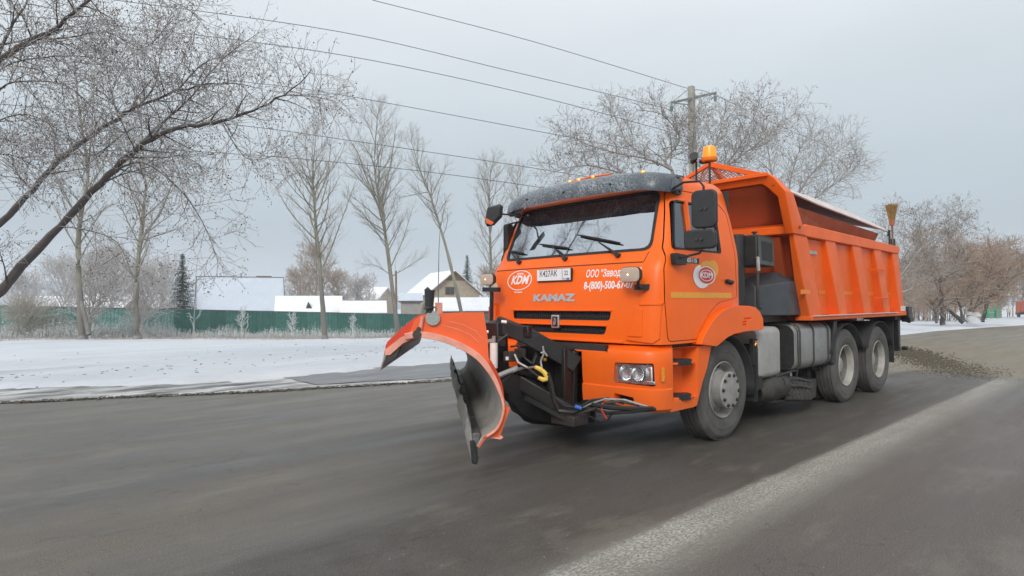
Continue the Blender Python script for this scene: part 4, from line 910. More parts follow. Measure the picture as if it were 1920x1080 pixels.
# ================= dump body
def lean(xt, z): return xt - .43 * (2.35 - z)
body = empty('dump_body', (0, 0, 0)); body.parent = T; body['label'] = 'orange steel tipping body with upright ribs'
zb_, zt_ = 1.29, 2.30
xr0, xr1 = -1.67, -5.93    # tops of the front and rear edge at z=2.35
def lean_r(z): return xr1 - .30 * (2.35 - z)
for sgn in (1, -1):
    # panels between the ribs, sloping in towards the floor
    ribs = [(-1.67, -2.08), (-2.70, -3.05), (-3.72, -4.08), (-4.68, -5.02), (-5.62, -5.93)]
    for (a, b_) in zip(ribs, ribs[1:]):
        x0, x1 = a[1] + .06, b_[0] - .06
        k0 = .43; k1 = .43 if b_[0] > -5.5 else .34
        v = [(x0, sgn * 1.20, zt_), (x1, sgn * 1.20, zt_), (x1 - k1 * 1.0, sgn * 1.12, zb_), (x0 - k0 * 1.0, sgn * 1.12, zb_)]
        v2 = [(p[0], p[1] - sgn * .01, p[2]) for p in v]
        part('side_panel', MB().add(v + v2, [(0, 1, 2, 3), (7, 6, 5, 4), (0, 4, 5, 1), (1, 5, 6, 2), (2, 6, 7, 3), (3, 7, 4, 0)]), 'orange_body', body, smooth=0)
    for i, (a, b_) in enumerate(ribs):
        k = .43 if i < 4 else .30
        yo = 1.252; z0_ = zb_ - .02; f0 = 2.33
        xa, xb = a, b_
        def rx(x, z): return x - k * (2.35 - z)
        v = [(rx(xa, f0), sgn * yo, f0), (rx(xb, f0), sgn * yo, f0), (rx(xb, z0_) + (.02 if i else 0), sgn * yo, z0_), (rx(xa, z0_) - (.02 if i else 0), sgn * yo, z0_)]
        inn = [(p[0] + d_x, sgn * y_, p[2]) for p, d_x, y_ in zip(v, (.015 if i else 0, -.015, -.015, .015 if i else 0), (1.185, 1.185, 1.10, 1.10))]
        part('rib', MB().add(v + inn, [(0, 1, 2, 3), (7, 6, 5, 4), (0, 4, 5, 1), (1, 5, 6, 2), (2, 6, 7, 3), (3, 7, 4, 0)]), 'orange_body', body, bev=.012, smooth=35)
    # top rail with its own box section
    xa_, xb_ = -1.655, -5.95
    part('top_rail', MB().prism([(-1.67, 2.33), (-1.655, 2.37), (-2.03, 2.475), (xb_, 2.42), (xb_, 2.29), (-2.10, 2.315)], 'y', sgn * 1.16, sgn * 1.268), 'orange_body', body, bev=.01)
    part('bottom_flange', MB().prism([(-2.12, 1.225), (-6.25, 1.225), (-6.25, 1.30), (-5.9, 1.285), (-2.125, 1.285)], 'y', sgn * 1.06, sgn * 1.285), 'plow_edge' if 0 else 'orange_body', body, bev=.01)
    part('flange_lip', MB().box((-3.9, sgn * 1.295, 1.287), (3.5, .03, .012)), 'cover_white', body)
    part('rear_corner_plate', MB().box((-6.13, sgn * 1.262, 1.345), (.26, .02, .09)), 'cover_white', body, bev=.004)
    # reflective tape pieces
    for (xa2, xb2) in ((-2.10, -2.36), (-2.39, -2.62), (-3.12, -3.68), (-4.15, -4.62), (-5.12, -5.56)):
        zc = 1.60; yy = 1.12 + (1.20 - 1.12) * (zc - zb_) / (zt_ - zb_) + .004; xs_ = -.43 * (2.35 - zc)
        part('reflective_tape', MB().add([(xa2 + xs_ + (.0), sgn * yy if i else sgn * yy, zc - .028), (xb2 + xs_, sgn * yy, zc - .028), (xb2 + xs_, sgn * (yy + .007), zc + .028), (xa2 + xs_, sgn * (yy + .007), zc + .028)], [(0, 1, 2, 3)]), 'orange_tape', body, smooth=0)
    # hand holds
    for (x_, z_) in ((-4.75, 1.98), (-4.92, 1.53)): part('handhold', MB().tube([(x_ + .05, sgn * 1.20, z_), (x_ + .06, sgn * 1.30, z_), (x_ - .32, sgn * 1.30, z_ + .005), (x_ - .32, sgn * 1.20, z_)], .010, 6), 'orange_body', body)
    part('side_badge', MB().box((-2.40, sgn * 1.195, 2.13), (.26, .01, .045)), 'steel_light', body, bev=.003)
    for (x_, z_) in ((-2.32, 1.42), (-2.62, 1.42), (-3.45, 1.45), (-4.0, 1.7)): part('drain_hole', MB().cyl((x_, sgn * 1.12, z_), (x_, sgn * 1.15, z_), .022, 8), 'interior', body)
# reflective tape also on the front pillar
# front wall, floor, tailgate
part('front_wall', MB().loft([[(-2.30, -1.12, 1.25), (-2.30, 1.12, 1.25), (-2.36, 1.12, 1.25), (-2.36, -1.12, 1.25)], [(-1.86, -1.2, 2.31), (-1.86, 1.2, 2.31), (-1.92, 1.2, 2.31), (-1.92, -1.2, 2.31)]]), 'orange_shaded', body)
part('wall_ledge', MB().loft([[(-1.70, -1.2, 2.34), (-1.70, 1.2, 2.34), (-1.70, 1.2, 2.44), (-1.70, -1.2, 2.44)], [(-1.95, -1.2, 2.30), (-1.95, 1.2, 2.30), (-1.95, 1.2, 2.50), (-1.95, -1.2, 2.50)]]), 'orange_body', body, bev=.01)
part('wall_stiffener', MB().loft([[(-2.17, .86, 1.25), (-2.17, 1.0, 1.25), (-2.32, 1.0, 1.25), (-2.32, .86, 1.25)], [(-1.75, .90, 2.31), (-1.75, 1.04, 2.31), (-1.90, 1.04, 2.31), (-1.90, .90, 2.31)]]), 'orange_shaded', body)
part('floor_pan', MB().box((-4.2, 0, 1.24), (4.0, 2.16, .04)).box((-4.2, .45, 1.17), (3.9, .12, .12)).box((-4.2, -.45, 1.17), (3.9, .12, .12)), 'orange_shaded', body)
part('tailgate', MB().loft([[(-6.24, -1.1, 1.30), (-6.24, 1.1, 1.30), (-6.18, 1.1, 1.30), (-6.18, -1.1, 1.30)], [(-5.94, -1.2, 2.36), (-5.94, 1.2, 2.36), (-5.88, 1.2, 2.36), (-5.88, -1.2, 2.36)]]), 'orange_body', body)
# cab protector hood: U section, front rim flange
def hood_x(z): return -1.63 + (z - 2.33) * .44
sec = [(1.262, 2.33), (1.262, 2.83), (1.16, 3.0), (1.10, 3.055), (-1.10, 3.055), (-1.16, 3.0), (-1.262, 2.83), (-1.262, 2.33)]
sin_ = [(1.17, 2.33), (1.17, 2.78), (1.06, 2.91), (1.0, 2.955), (-1.0, 2.955), (-1.06, 2.91), (-1.17, 2.78), (-1.17, 2.33)]
def back_x(z): return -2.04 + max(0, z - 2.47) * 1.12
n = len(sec); v = [(hood_x(z), y, z) for y, z in sec] + [(hood_x(z), y, z) for y, z in sin_] + [(back_x(z) if z > 2.4 else -2.0, y, z) for y, z in sec]
f = []
for i in range(n - 1): f += [(i, i + 1, n + i + 1, n + i), (i, 2 * n + i, 2 * n + i + 1, i + 1)]
hood = part('protector_hood', MB().add(v, f), 'orange_body', body, solid=.02, bev=.006)
v = [(hood_x(z) - .02, y, z) for y, z in sin_] + [(back_x(z) + .02 if z > 2.4 else -1.96, y * 1.04, z) for y, z in sin_]
f = [(i, i + 1, n + i + 1, n + i) for i in range(n - 1)]
part('hood_lining', MB().add(v, f), 'orange_shaded', hood, solid=.006)
v = [(back_x(2.4) + .02, -1.24, 2.33), (back_x(2.4) + .02, 1.24, 2.33), (back_x(2.47) + .02, 1.24, 2.47), (back_x(2.85) + .02, 1.24, 2.85), (back_x(3.03) + .02, 1.1, 3.03), (back_x(3.03) + .02, -1.1, 3.03), (back_x(2.85) + .02, -1.24, 2.85), (back_x(2.47) + .02, -1.24, 2.47)]
part('hood_back', MB().add(v, [(0, 1, 2, 7), (7, 2, 3, 6), (6, 3, 4, 5)]), 'orange_shaded', hood, solid=.01)
part('hood_top_lip', MB().box((hood_x(3.06) + .01, 0, 3.05), (.06, 2.2, .05)), 'orange_body', hood, bev=.008)
part('rim_hole', MB().cyl((hood_x(2.9) - .02, 1.14, 2.93), (hood_x(2.9) + .014, 1.14, 2.935), .028, 12), 'interior', hood)
part('rim_hole', MB().cyl((-1.80, 1.262, 2.42), (-1.80, 1.285, 2.42), .022, 12), 'orange_shaded', hood)
# spreader hopper inside the body: walls, ridge roof with mesh, sloping covers
hp = empty('sand_hopper', (0, 0, 0)); hp.parent = T
part('hopper_wall', MB().loft([[(-1.98, y, z) for y, z in ((.98, 2.80), (.80, 2.30), (-.80, 2.30), (-.98, 2.80))], [(-5.86, y, z) for y, z in ((.98, 2.66), (.80, 2.30), (-.80, 2.30), (-.98, 2.66))]]), 'hopper', hp)
RZ, EZ = 3.44, 2.93
def cov(sgn, x0, x1, z0, z1, y0, y1):
    return [(x0, sgn * y1, z0[1]), (x0, sgn * y0, z0[0]), (x1, sgn * y0, z1[0]), (x1, sgn * y1, z1[1])]
for sgn in (1, -1):
    v = [(-1.95, sgn * 1.06, 2.955), (-1.75, sgn * .06, 3.30), (-6.0, sgn * .06, 3.02), (-6.2, sgn * 1.06, 2.76)]
    v = [(-1.98, sgn * 1.0, 2.965), (-2.1, sgn * .05, 3.22), (-5.9, sgn * .05, 3.0), (-6.15, sgn * 1.0, 2.74)]
    cv = part('hopper_cover', MB().add(v, [(0, 1, 2, 3)]), 'cover_red', hp, solid=.012, smooth=0)
    # pale folded edge and stripes
    part('cover_edge', MB().add([(-2.05, sgn * 1.04, 2.935), (-3.0, sgn * 1.06, 2.85), (-4.4, sgn * 1.06, 2.785), (-6.2, sgn * 1.03, 2.705), (-6.2, sgn * 1.0, 2.755), (-4.4, sgn * .99, 2.885), (-3.0, sgn * .985, 2.955), (-2.05, sgn * 1.0, 2.975)], [(0, 1, 6, 7), (1, 2, 5, 6), (2, 3, 4, 5)]), 'cover_white', cv, solid=.02, smooth=0)
    part('cover_handle', MB().tube([(-3.5, sgn * .7, 2.98), (-3.5, sgn * .7, 3.03), (-3.8, sgn * .7, 3.01), (-3.8, sgn * .7, 2.96)], .012, 6), 'black_plastic', cv)
# front gable frame with expanded mesh
gf = part('mesh_frame', MB().beam((-1.80, -.80, 3.10), (-1.80, .04, 3.43), .05, .05).beam((-1.80, .04, 3.43), (-1.80, .88, 3.12), .05, .07).beam((-1.80, -.80, 3.09), (-1.80, .88, 3.09), .04, .04).beam((-1.8, .04, 3.45), (-2.3, .04, 3.20), .06, .06), 'plow_edge', hp, bev=.006)
gf.data.materials.clear(); gf.data.materials.append(MATS['orange_body'])
mb = MB()
for k in range(-26, 27):
    for dd in (1, -1):
        # bars at +-45 degrees clipped to the gable
        y0 = .04 + k * .055; pts_ = []
        for s_ in range(0, 41):
            z = 3.10 + s_ * .009; y = y0 + dd * (z - 3.10) * 1.4
            if abs(y - .04) < (3.41 - z) / .355 * .92: pts_.append((y, z))
        if len(pts_) > 1: mb.beam((-1.80, *pts_[0]), (-1.80, *pts_[-1]), .008, .008)
part('mesh', mb, 'cover_red', gf, smooth=0)
part('rear_ladder_post', MB().cyl((-5.95, 1.12, 2.40), (-5.95, 1.12, 2.72), .018, 8).beam((-5.95, 1.12, 2.70), (-6.3, 1.0, 2.66), .03, .03), 'black_frame', hp)
part('broom_holder', MB().cyl((-6.0, 1.16, 2.42), (-6.0, 1.16, 2.56), .035, 8), 'black_frame', T)
part('front_tape', MB().box((-2.0, 1.2545, 1.60), (.30, .003, .055)), 'orange_tape', body)

# ================================================================== PLOUGH
pl = empty('plow_blade', (0, 0, 0)); pl.parent = T
Np = Vector((3.01, .68, 0)); Fp = Vector((1.29, -1.81, 0)); bh = (Fp - Np).normalized(); sd_ = Vector((-bh.y, bh.x, 0)); Lp = (Fp - Np).length
# profile: (forward offset, height above own foot) from cutting edge round the back to the front lip
PR = [(0.0, .12), (-.05, .19), (-.16, .27), (-.21, .42), (-.17, .57), (-.10, .70), (0.0, .82), (.14, .91), (.29, .97), (.45, 1.0), (.56, .985)]
def fine_(pts, k=4):
    out_ = []
    for i in range(len(pts) - 1):
        p0, p1, p2, p3 = [Vector(pts[max(0, min(len(pts) - 1, j))]) for j in (i - 1, i, i + 1, i + 2)]
        for q in range(k):
            t_ = q / k; v = .5 * ((2 * p1) + (-p0 + p2) * t_ + (2 * p0 - 5 * p1 + 4 * p2 - p3) * t_ * t_ + (-p0 + 3 * p1 - 3 * p2 + p3) * t_ ** 3); out_.append((v.x, v.y))
    out_.append(tuple(pts[-1])); return out_
PF = fine_(PR)
def section(s_, off=0.):
    """profile at fraction s_ of the length from the near end; the blade gets lower towards the far end and is tilted"""
    k = 1 - .36 * s_; z0 = .21 + .28 * s_; c = Np + bh * (Lp * s_); out_ = []
    for i, (a, h) in enumerate(PF):
        a0 = PF[max(0, i - 1)]; a1 = PF[min(len(PF) - 1, i + 1)]; d = Vector((a1[0] - a0[0], a1[1] - a0[1])).normalized(); nrm = Vector((-d.y, d.x))
        aa, hh = a + nrm.x * off, h + nrm.y * off
        P = c + sd_ * (aa * k); out_.append((P.x, P.y, z0 + hh * k))
    return out_
# outside skin (orange) and concave inside (worn steel)
SEC = [i / 14 for i in range(15)]
def sheet(off0, off1):
    mb = MB()
    rings = [section(s_, off0) + list(reversed(section(s_, off1))) for s_ in SEC]
    return mb.loft(rings)
part('mouldboard_inside', sheet(-.004, .010), 'plow_inner', pl, smooth=50)
part('mouldboard_back', sheet(.011, .026), 'plow_orange', pl, smooth=50)
# stiffening ribs on the back
for s_ in (.18, .36, .54, .72, .9):
    a = section(s_, .026); b_ = section(s_, .10); a2 = section(s_ + .008, .026); b2 = section(s_ + .008, .10)
    n = len(a); mb = MB(); mb.v = a + b_ + a2 + b2; mb.f = []
    for i in range(n - 1): mb.f += [(i, i + 1, n + i + 1, n + i), (2 * n + i, 3 * n + i, 3 * n + i + 1, 2 * n + i + 1), (n + i, n + i + 1, 3 * n + i + 1, 3 * n + i)]
    part('back_rib', mb, 'plow_orange', pl)
# near end plate: ring between the blade profile and an outer outline
def NP(u, z, d=0.): P = Np + sd_ * u + bh * d; return (P.x, P.y, z)
zoff = .21
inner_ = [(a, h + zoff) for a, h in PF if h >= .19 - 1e-6]
outer_ = [(-.18, .40), (-.20, .44), (-.27, .63), (-.215, .66), (-.185, .76), (-.115, .93), (-.10, 1.0), (-.09, 1.2), (-.06, 1.40), (.10, 1.40), (.30, 1.395), (.43, 1.385), (.49, 1.34), (.515, 1.27), (.56, 1.195)]
# resample both to the same count
def resamp(pts, n):
    L_ = [0]
    for a, b_ in zip(pts, pts[1:]): L_.append(L_[-1] + (Vector(b_) - Vector(a)).length)
    out_ = []
    for i in range(n):
        t_ = L_[-1] * i / (n - 1); j = max(k for k in range(len(L_)) if L_[k] <= t_ + 1e-9); j = min(j, len(pts) - 2)
        s_ = (t_ - L_[j]) / max(1e-9, L_[j + 1] - L_[j]); out_.append(tuple(Vector(pts[j]).lerp(Vector(pts[j + 1]), s_)))
    return out_
poly = outer_ + list(reversed(inner_))
def plate(name, pts, d0, d1, m, parent, **k):
    n = len(pts); mb = MB(); mb.v = [NP(u, z, d0) for u, z in pts] + [NP(u, z, d1) for u, z in pts]
    mb.f = [tuple(range(n)), tuple(reversed(range(n, 2 * n)))] + [(i, (i + 1) % n, n + (i + 1) % n, n + i) for i in range(n)]
    return part(name, mb, m, parent, **k)
ep = plate('end_plate', poly, -.012, .0, 'plow_orange', pl, smooth=20)
# rim along the profile, its sunlit edge painted as a pale colour
rim_ = MB()
idx = [i for i, q in enumerate(PF) if q[1] >= .19]
pts_ = [NP(PF[i][0], PF[i][1] + zoff, -.03) for i in idx]
ra = [NP(PF[i][0], PF[i][1] + zoff, -.045) for i in idx]
o_ = [section(0, 0)[i] for i in idx]; 
prof_a, prof_b = [], []
for i in idx:
    a0 = PF[max(0, i - 1)]; a1 = PF[min(len(PF) - 1, i + 1)]; d = Vector((a1[0] - a0[0], a1[1] - a0[1])).normalized(); nn_ = Vector((-d.y, d.x)); wd = .012 + .032 * min(1, max(0, (PF[i][1] - .45) / .35))
    prof_a.append((PF[i][0] - nn_.x * .006, PF[i][1] + zoff - nn_.y * .006)); prof_b.append((PF[i][0] + nn_.x * wd, PF[i][1] + zoff + nn_.y * wd))
ring = [[NP(*a, -.05), NP(*b_, -.05), NP(*b_, -.010), NP(*a, -.010)] for a, b_ in zip(prof_a, prof_b)]
part('profile_rim', MB().loft(ring), 'plow_edge', pl, bev=.004)
part('scratch', MB().tube([NP(u, z, -.0135) for u, z in ((.28, 1.30), (.16, 1.27), (.05, 1.22), (-.02, 1.16))], .0025, 4).tube([NP(u, z, -.0135) for u, z in ((.22, 1.33), (.10, 1.30), (.0, 1.245), (-.05, 1.18))], .0025, 4), 'plow_edge', pl)
# red top deflector continuing forward from the lip, rubber spray flap at its end
def defl(s_, th):
    k = 1 - .36 * s_; z0 = .21 + .28 * s_; c = Np + bh * (Lp * s_); out_ = []
    for (a, h) in ((.49, 1.16), (.54, 1.11), (.62, 1.04), (.70, .965), (.715, .93), (.72, .84)):
        P = c + sd_ * (a * k); out_.append((P.x, P.y, z0 + (h + th) * k))
    return out_
def defl2(s_, pts):
    k = 1 - .36 * s_; z0 = .21 + .28 * s_; c = Np + bh * (Lp * s_)
    return [((c + sd_ * (a * k)).x, (c + sd_ * (a * k)).y, z0 + h * k) for a, h in pts]
dp = [(.40, 1.175), (.46, 1.17), (.54, 1.11), (.62, 1.04), (.70, .965), (.715, .93), (.717, .86), (.69, .87), (.66, .91), (.58, .965), (.50, .995), (.44, 1.0)]
part('top_deflector', MB().loft([defl2(s_, dp) for s_ in SEC]), 'plow_red', pl, smooth=40)
part('deflector_rim', MB().loft([[NP(a, h + zoff, d) for a, h in ((.715, .86), (.72, .90), (.60, .995), (.50, 1.035), (.42, 1.05), (.42, 1.0), (.50, .985), (.58, .95), (.68, .86))] for d in (-.012, -.002)]), 'plow_edge', pl)
part('spray_flap', MB().loft([defl2(s_, [(.70, .90), (.722, .90), (.735, .82), (.76, .74), (.752, .74), (.72, .80)]) for s_ in (0, .1, .2, .35, .5, .8, 1)]), 'flap_grey', pl)
part('flap_gusset', MB().loft([defl2(s_, [(.60, .92), (.66, .90), (.71, .86), (.74, .77), (.70, .80), (.63, .85)]) for s_ in (.0, .05)]), 'steel_dirty', pl)
# hinge bolt, marker handle with red bands, round reflector, whip marker
part('hinge_bolt', MB().cyl(NP(.47, 1.23, -.06), NP(.47, 1.23, .03), .035, 10).cyl(NP(.455, 1.27, -.05), NP(.455, 1.27, .0), .02, 8), 'steel_dirty', pl)
part('corner_strap', MB().beam(NP(.46, 1.20, -.016), NP(.43, 1.37, -.016), .04, .012, (0, 0, 1)), 'plow_edge', pl)
part('round_reflector', MB().tube([NP(.345, 1.355, -.035), NP(.345, 1.355, -.012)], .058, 20), 'reflector_grey', pl, bev=.004)
mk = part('marker_grip', MB().tube([NP(.37, 1.40, -.01), NP(.37, 1.43, -.01), NP(.37, 1.435, -.01), NP(.375, 1.45, -.01), NP(.37, 1.58, -.01), NP(.365, 1.585, -.01)], [.03, .03, .052, .032, .042, .03], 12), 'black_plastic', pl)
part('grip_band', MB().cyl(NP(.353, 1.46, -.02), NP(.347, 1.56, -.02), .027, 8), 'red_rubber', mk) if 0 else None
part('whip_marker', MB().tube([(3.256,0.506,1.341), (3.256,0.506,1.596), (3.252,0.509,1.894), (3.241,0.517,2.129)], [.005, .004, .003, .002], 5), 'galv', pl)
part('whip_clip', MB().box((3.253,0.508,1.434), (.05, .03, .09)), 'plow_edge', pl)
# cutting edge segments along the foot, ragged rubber between steel
ce = MB()
for i in range(6):
    s0, s1 = i / 6 + .004, (i + 1) / 6 - .004
    def foot(s_, a, h): 
        k = 1 - .36 * s_; z0 = .21 + .28 * s_; c = Np + bh * (Lp * s_) + sd_ * a; return (c.x, c.y, z0 + h * k)
    ring0 = [foot(s0, -.03, .22), foot(s0, .035, .22), foot(s0, .045, .0), foot(s0, .0, -.02)]; ring1 = [foot(s1, -.03, .22), foot(s1, .035, .22), foot(s1, .045, .0 + random.uniform(-.01, .01)), foot(s1, .0, -.02)]
    part('cutting_edge', MB().loft([ring0, ring1]), 'edge_steel', pl, bev=.006)
def foot(s_, a, h):
    k = 1 - .36 * s_; z0 = .21 + .28 * s_; c = Np + bh * (Lp * s_) + sd_ * a; return (c.x, c.y, z0 + h * k)
rings = []
for i in range(41):
    s_ = i / 40; top = .38 + .08 * noise.noise(Vector((i * .23, 5, 0))) + .10 * s_; q = .045 + .035 * noise.noise(Vector((i * .3, 3, 2)))
    rings.append([foot(s_, .02, .02), foot(s_, .05, .03), foot(s_, .05 + q, top * .6), foot(s_, .03 + q, top), foot(s_, .0 + q, top * .7)])
part('packed_dirt', MB().loft(rings), 'mud_grey', pl, smooth=50)
part('end_shoe', MB().loft([[NP(.02, .38, -.03), NP(.055, .38, -.03), NP(.04, .20, -.03), NP(.0, .19, -.03), NP(-.015, .24, -.03)], [NP(.02, .38, .04), NP(.055, .38, .04), NP(.04, .20, .04), NP(.0, .19, .04), NP(-.015, .24, .04)]]), 'rubber', pl, bev=.01)
plate('lower_gusset', [(-.155, .44), (-.05, .41), (-.19, .38), (-.215, .395)], -.01, .03, 'plow_edge', pl)
# push frame: hitch plate on the truck, upper beam, lower beams, cylinder, hoses
fr_ = empty('plow_frame', (0, 0, 0)); fr_.parent = T
part('hitch_plate', MB().prism(rpoly([(-.42, 1.02), (-.36, .40), (.33, .40), (.36, .98), (.2, 1.02)], .03), 'x', 1.40, 1.46).box((1.50, .30, .72), (.16, .05, .58)).box((1.50, -.34, .72), (.16, .05, .58)), 'black_frame', fr_, bev=.008)
part('hitch_cheek', MB().prism(rpoly([(1.42, 1.0), (1.70, .98), (1.78, .86), (1.72, .72), (1.56, .64), (1.55, .38), (1.42, .38)], .03), 'y', .04, .08), 'black_frame', fr_, bev=.006)
part('hitch_pin', MB().cyl((1.66, -.0, .90), (1.66, .13, .90), .03, 10), 'steel_dirty', fr_)
part('bearing_bolt', MB().cyl((1.66, .12, .90), (1.66, .145, .90), .016, 6), 'yellow_tape', fr_)
part('upper_beam', MB().beam((1.407,0.340,0.847), (1.798,-0.011,1.154), .15, .17).beam((1.778,0.007,1.137), (1.986,-0.249,1.268), .13, .16).box((1.821,0.037,1.183), (.07, .10, .12)), 'black_frame', fr_, bev=.012)
part('blade_mount', MB().beam((1.986,-0.248,1.279), (1.956,-0.245,0.561), .20, .14), 'black_frame', fr_, bev=.012)
part('lower_beam', MB().beam((1.502,0.439,0.348), (1.932,-0.148,0.758), .16, .14).beam((1.444,0.495,0.400), (1.482,-0.221,0.402), .14, .12), 'black_frame', fr_, bev=.015)
gp = [(938, 716), (948, 738), (955, 742), (957, 757), (966, 762), (975, 778), (1000, 788), (1022, 792), (1045, 799), (1085, 800), (1110, 792), (1112, 770), (1075, 752), (1040, 738), (1000, 712), (965, 700)]
GP = [(2.169,0.020,0.708), (2.100,0.020,0.588), (2.051,0.020,0.562), (2.037,0.020,0.482), (1.973,0.020,0.448), (1.908,0.020,0.355), (1.721,0.020,0.278), (1.550,0.020,0.233), (1.365,0.020,0.169), (1.024,0.020,0.116), (0.797,0.020,0.132), (0.777,0.020,0.290), (1.108,0.020,0.428), (1.402,0.020,0.561), (1.717,0.020,0.727), (1.977,0.020,0.802)]
part('rubber_apron', MB().loft([[(1.45 + (p[0] - 1.45) * k_, y_, p[2]) for p in GP] for y_, k_ in ((.02, 1.0), (-.2, .80), (-.45, .35))]), 'rubber', fr_, bev=.02, segs=2)
part('apron_rib', MB().tube([(p[0], .03, p[2]) for p in GP[15:9:-1]], .03, 8).beam((1.964,0.156,0.551), (1.710,0.519,0.334), .05, .04), 'black_frame', fr_)
part('bottom_plate', MB().box((1.643,0.445,0.341), (.22, .3, .10)), 'steel_dirty', fr_, bev=.01)
lc = part('lift_cylinder', MB().cyl((2.131,-0.117,1.078), (2.128,-0.122,0.829), .04, 12), 'white_print', fr_); part('cylinder_rod', MB().cyl((2.132,-0.115,1.147), (2.131,-0.117,1.068), .02, 10).beam((2.193,-0.174,1.094), (2.124,-0.109,1.110), .03, .03), 'steel_light', lc)
part('angle_cylinder', MB().cyl((2.169,-0.027,0.756), (1.956,0.036,0.828), .028, 10).cyl((2.029,0.036,0.797), (1.863,0.054,0.833), .018, 8), 'steel_light', fr_)
for c_, z_ in (((1.971,-0.041,0.940), (.12, .10, .10)), ((1.870,-0.015,0.968), (.09, .08, .09)), ((2.010,-0.141,1.088), (.07, .07, .10))): part('valve_block', MB().box(c_, z_), 'steel_dirty', fr_, bev=.006)
part('pivot_pin', MB().cyl((2.042,-0.301,1.268), (1.951,-0.148,1.296), .02, 8), 'steel_dirty', fr_)
for a_, b_ in (((2.113,0.059,0.950), (2.112,0.059,0.919)), ((2.079,-0.062,1.290), (2.040,-0.026,1.284)), ((2.138,-0.256,1.180), (2.106,-0.226,1.185))): part('fitting', MB().cyl(a_, b_, .015, 8), 'white_print', fr_)
part('yellow_coupling', MB().tube([(1.969,0.298,0.858), (1.935,0.328,0.838), (1.905,0.356,0.807), (1.878,0.379,0.760)], [.018, .024, .022, .026], 8).tube([(1.945,0.316,0.756), (1.911,0.347,0.735), (1.874,0.382,0.745)], [.018, .024, .02], 8), 'yellow_connector', fr_)
hoses = [([(1.925,0.066,0.849), (1.948,0.180,0.838), (1.937,0.257,0.791), (1.934,0.327,0.756)], .012, 'steel_dirty'), ([(1.977,0.021,0.961), (1.983,0.081,0.886), (1.948,0.180,0.838), (1.969,0.298,0.858)], .012, 'steel_light'),
         ([(1.878,0.380,0.796), (1.854,0.398,0.694), (1.833,0.412,0.540), (1.794,0.445,0.437), (1.730,0.572,0.430), (1.694,0.675,0.478)], .026, 'hose'), ([(1.826,0.420,0.565), (1.787,0.522,0.486), (1.731,0.641,0.479), (1.678,0.760,0.562), (1.608,0.894,0.584), (1.539,1.024,0.542)], .012, 'hose'),
         ([(1.794,0.445,0.437), (1.711,0.589,0.414), (1.677,0.758,0.472), (1.626,0.876,0.544), (1.557,1.008,0.566), (1.472,1.154,0.534)], .014, 'steel_dirty'), ([(1.713,0.658,0.479), (1.678,0.760,0.532), (1.626,0.877,0.579), (1.532,1.032,0.576), (1.461,1.233,0.528)], .010, 'steel_light'),
         ([(1.772,0.214,1.039), (1.835,0.289,0.983), (1.857,0.266,0.900), (1.884,0.307,0.843)], .010, 'steel_light'), ([(1.858,0.268,0.983), (1.831,0.293,0.993), (1.812,0.310,0.952)], .010, 'steel_light'), ([(1.997,-0.537,1.082), (2.108,-0.233,1.056), (2.096,-0.084,1.094), (2.031,-0.021,1.157)], .014, 'hose'),
         ([(2.006,-0.002,1.040), (2.028,0.114,1.057), (1.969,0.165,0.932), (1.953,0.245,0.884)], .010, 'hose'), ([(1.644,0.860,0.544), (1.650,0.851,0.470), (1.613,0.883,0.395)], .008, 'red_print'), ([(1.676,0.692,0.478), (1.606,0.891,0.445), (1.525,1.103,0.476), (1.450,1.310,0.517)], .016, 'hose'),
         ([(1.678,0.759,0.522), (1.603,0.951,0.506), (1.508,1.120,0.505), (1.467,1.294,0.522)], .022, 'hose'), ([(1.675,0.691,0.413), (1.660,0.839,0.371), (1.606,0.890,0.390), (1.602,0.950,0.467)], .009, 'hose')]
for p, r_h, m_ in hoses: part('hose', MB().tube(p, r_h, 7), m_, fr_)
part('blue_coupling', MB().cyl((1.772,0.630,0.497), (1.728,0.671,0.477), .018, 10), 'blue_connector', fr_)
part('cable_bundle', MB().loft([[(1.45, .40, .50), (1.50, .40, .54), (1.50, .45, .44), (1.44, .42, .42)], [(1.46, .75, .52), (1.52, .76, .56), (1.52, .8, .46), (1.45, .78, .44)], [(1.44, 1.02, .49), (1.47, 1.03, .51), (1.47, 1.05, .46), (1.43, 1.04, .45)]]), 'black_frame', fr_, sub=2)

# ================================================================== GROUND AND ROAD
rng = random.Random(11)
YE = [(-260, -1.0), (-100, -2.4), (-51, -3.1), (-25, -3.7), (-10, -4.35), (-3, -4.68), (-1, -4.9), (2.15, -5.9), (3.9, -6.8), (5.5, -7.55), (12, -10.6), (40, -23), (90, -45)]
YS = [(-260, -1.0), (-100, -2.45), (-51, -3.15), (-25, -3.8), (-14, -4.5), (-10, -5.8), (-6, -7.4), (-1.5, -7.5), (.9, -7.25), (2.9, -7.7), (5.4, -9.3), (12, -12.6), (40, -25), (90, -47)]
def drop(x): return .0136 * max(0, -x - 30) if x > -260 else 3.1
def ss(t_): t_ = max(0, min(1, t_)); return t_ * t_ * (3 - 2 * t_)
def gz(x, y):
    return -.6 * ss((-y - 12) / 28) * (1 + ss((3.5 - x) / 24.3)) - drop(x)
def snowz(x, y):
    n1 = noise.noise(Vector((x * .9, y * 1.6, 0))); n2 = noise.noise(Vector((x * .25, y * .4, 3)))
    ys = interp(YS, x) + .38 * noise.noise(Vector((x * 1.3, 0, 7))) + .10 * noise.noise(Vector((x * 4.5, 0, 9)))
    h = ss((ys - y) / .35)
    return gz(x, y) - .05 * (1 - h) + h * (.05 + .035 * n1 + .05 * n2 * ss((ys - y) / 4) + .05 * max(0, 1 - abs(ys - y - .6) / .6) * (.5 + n1))
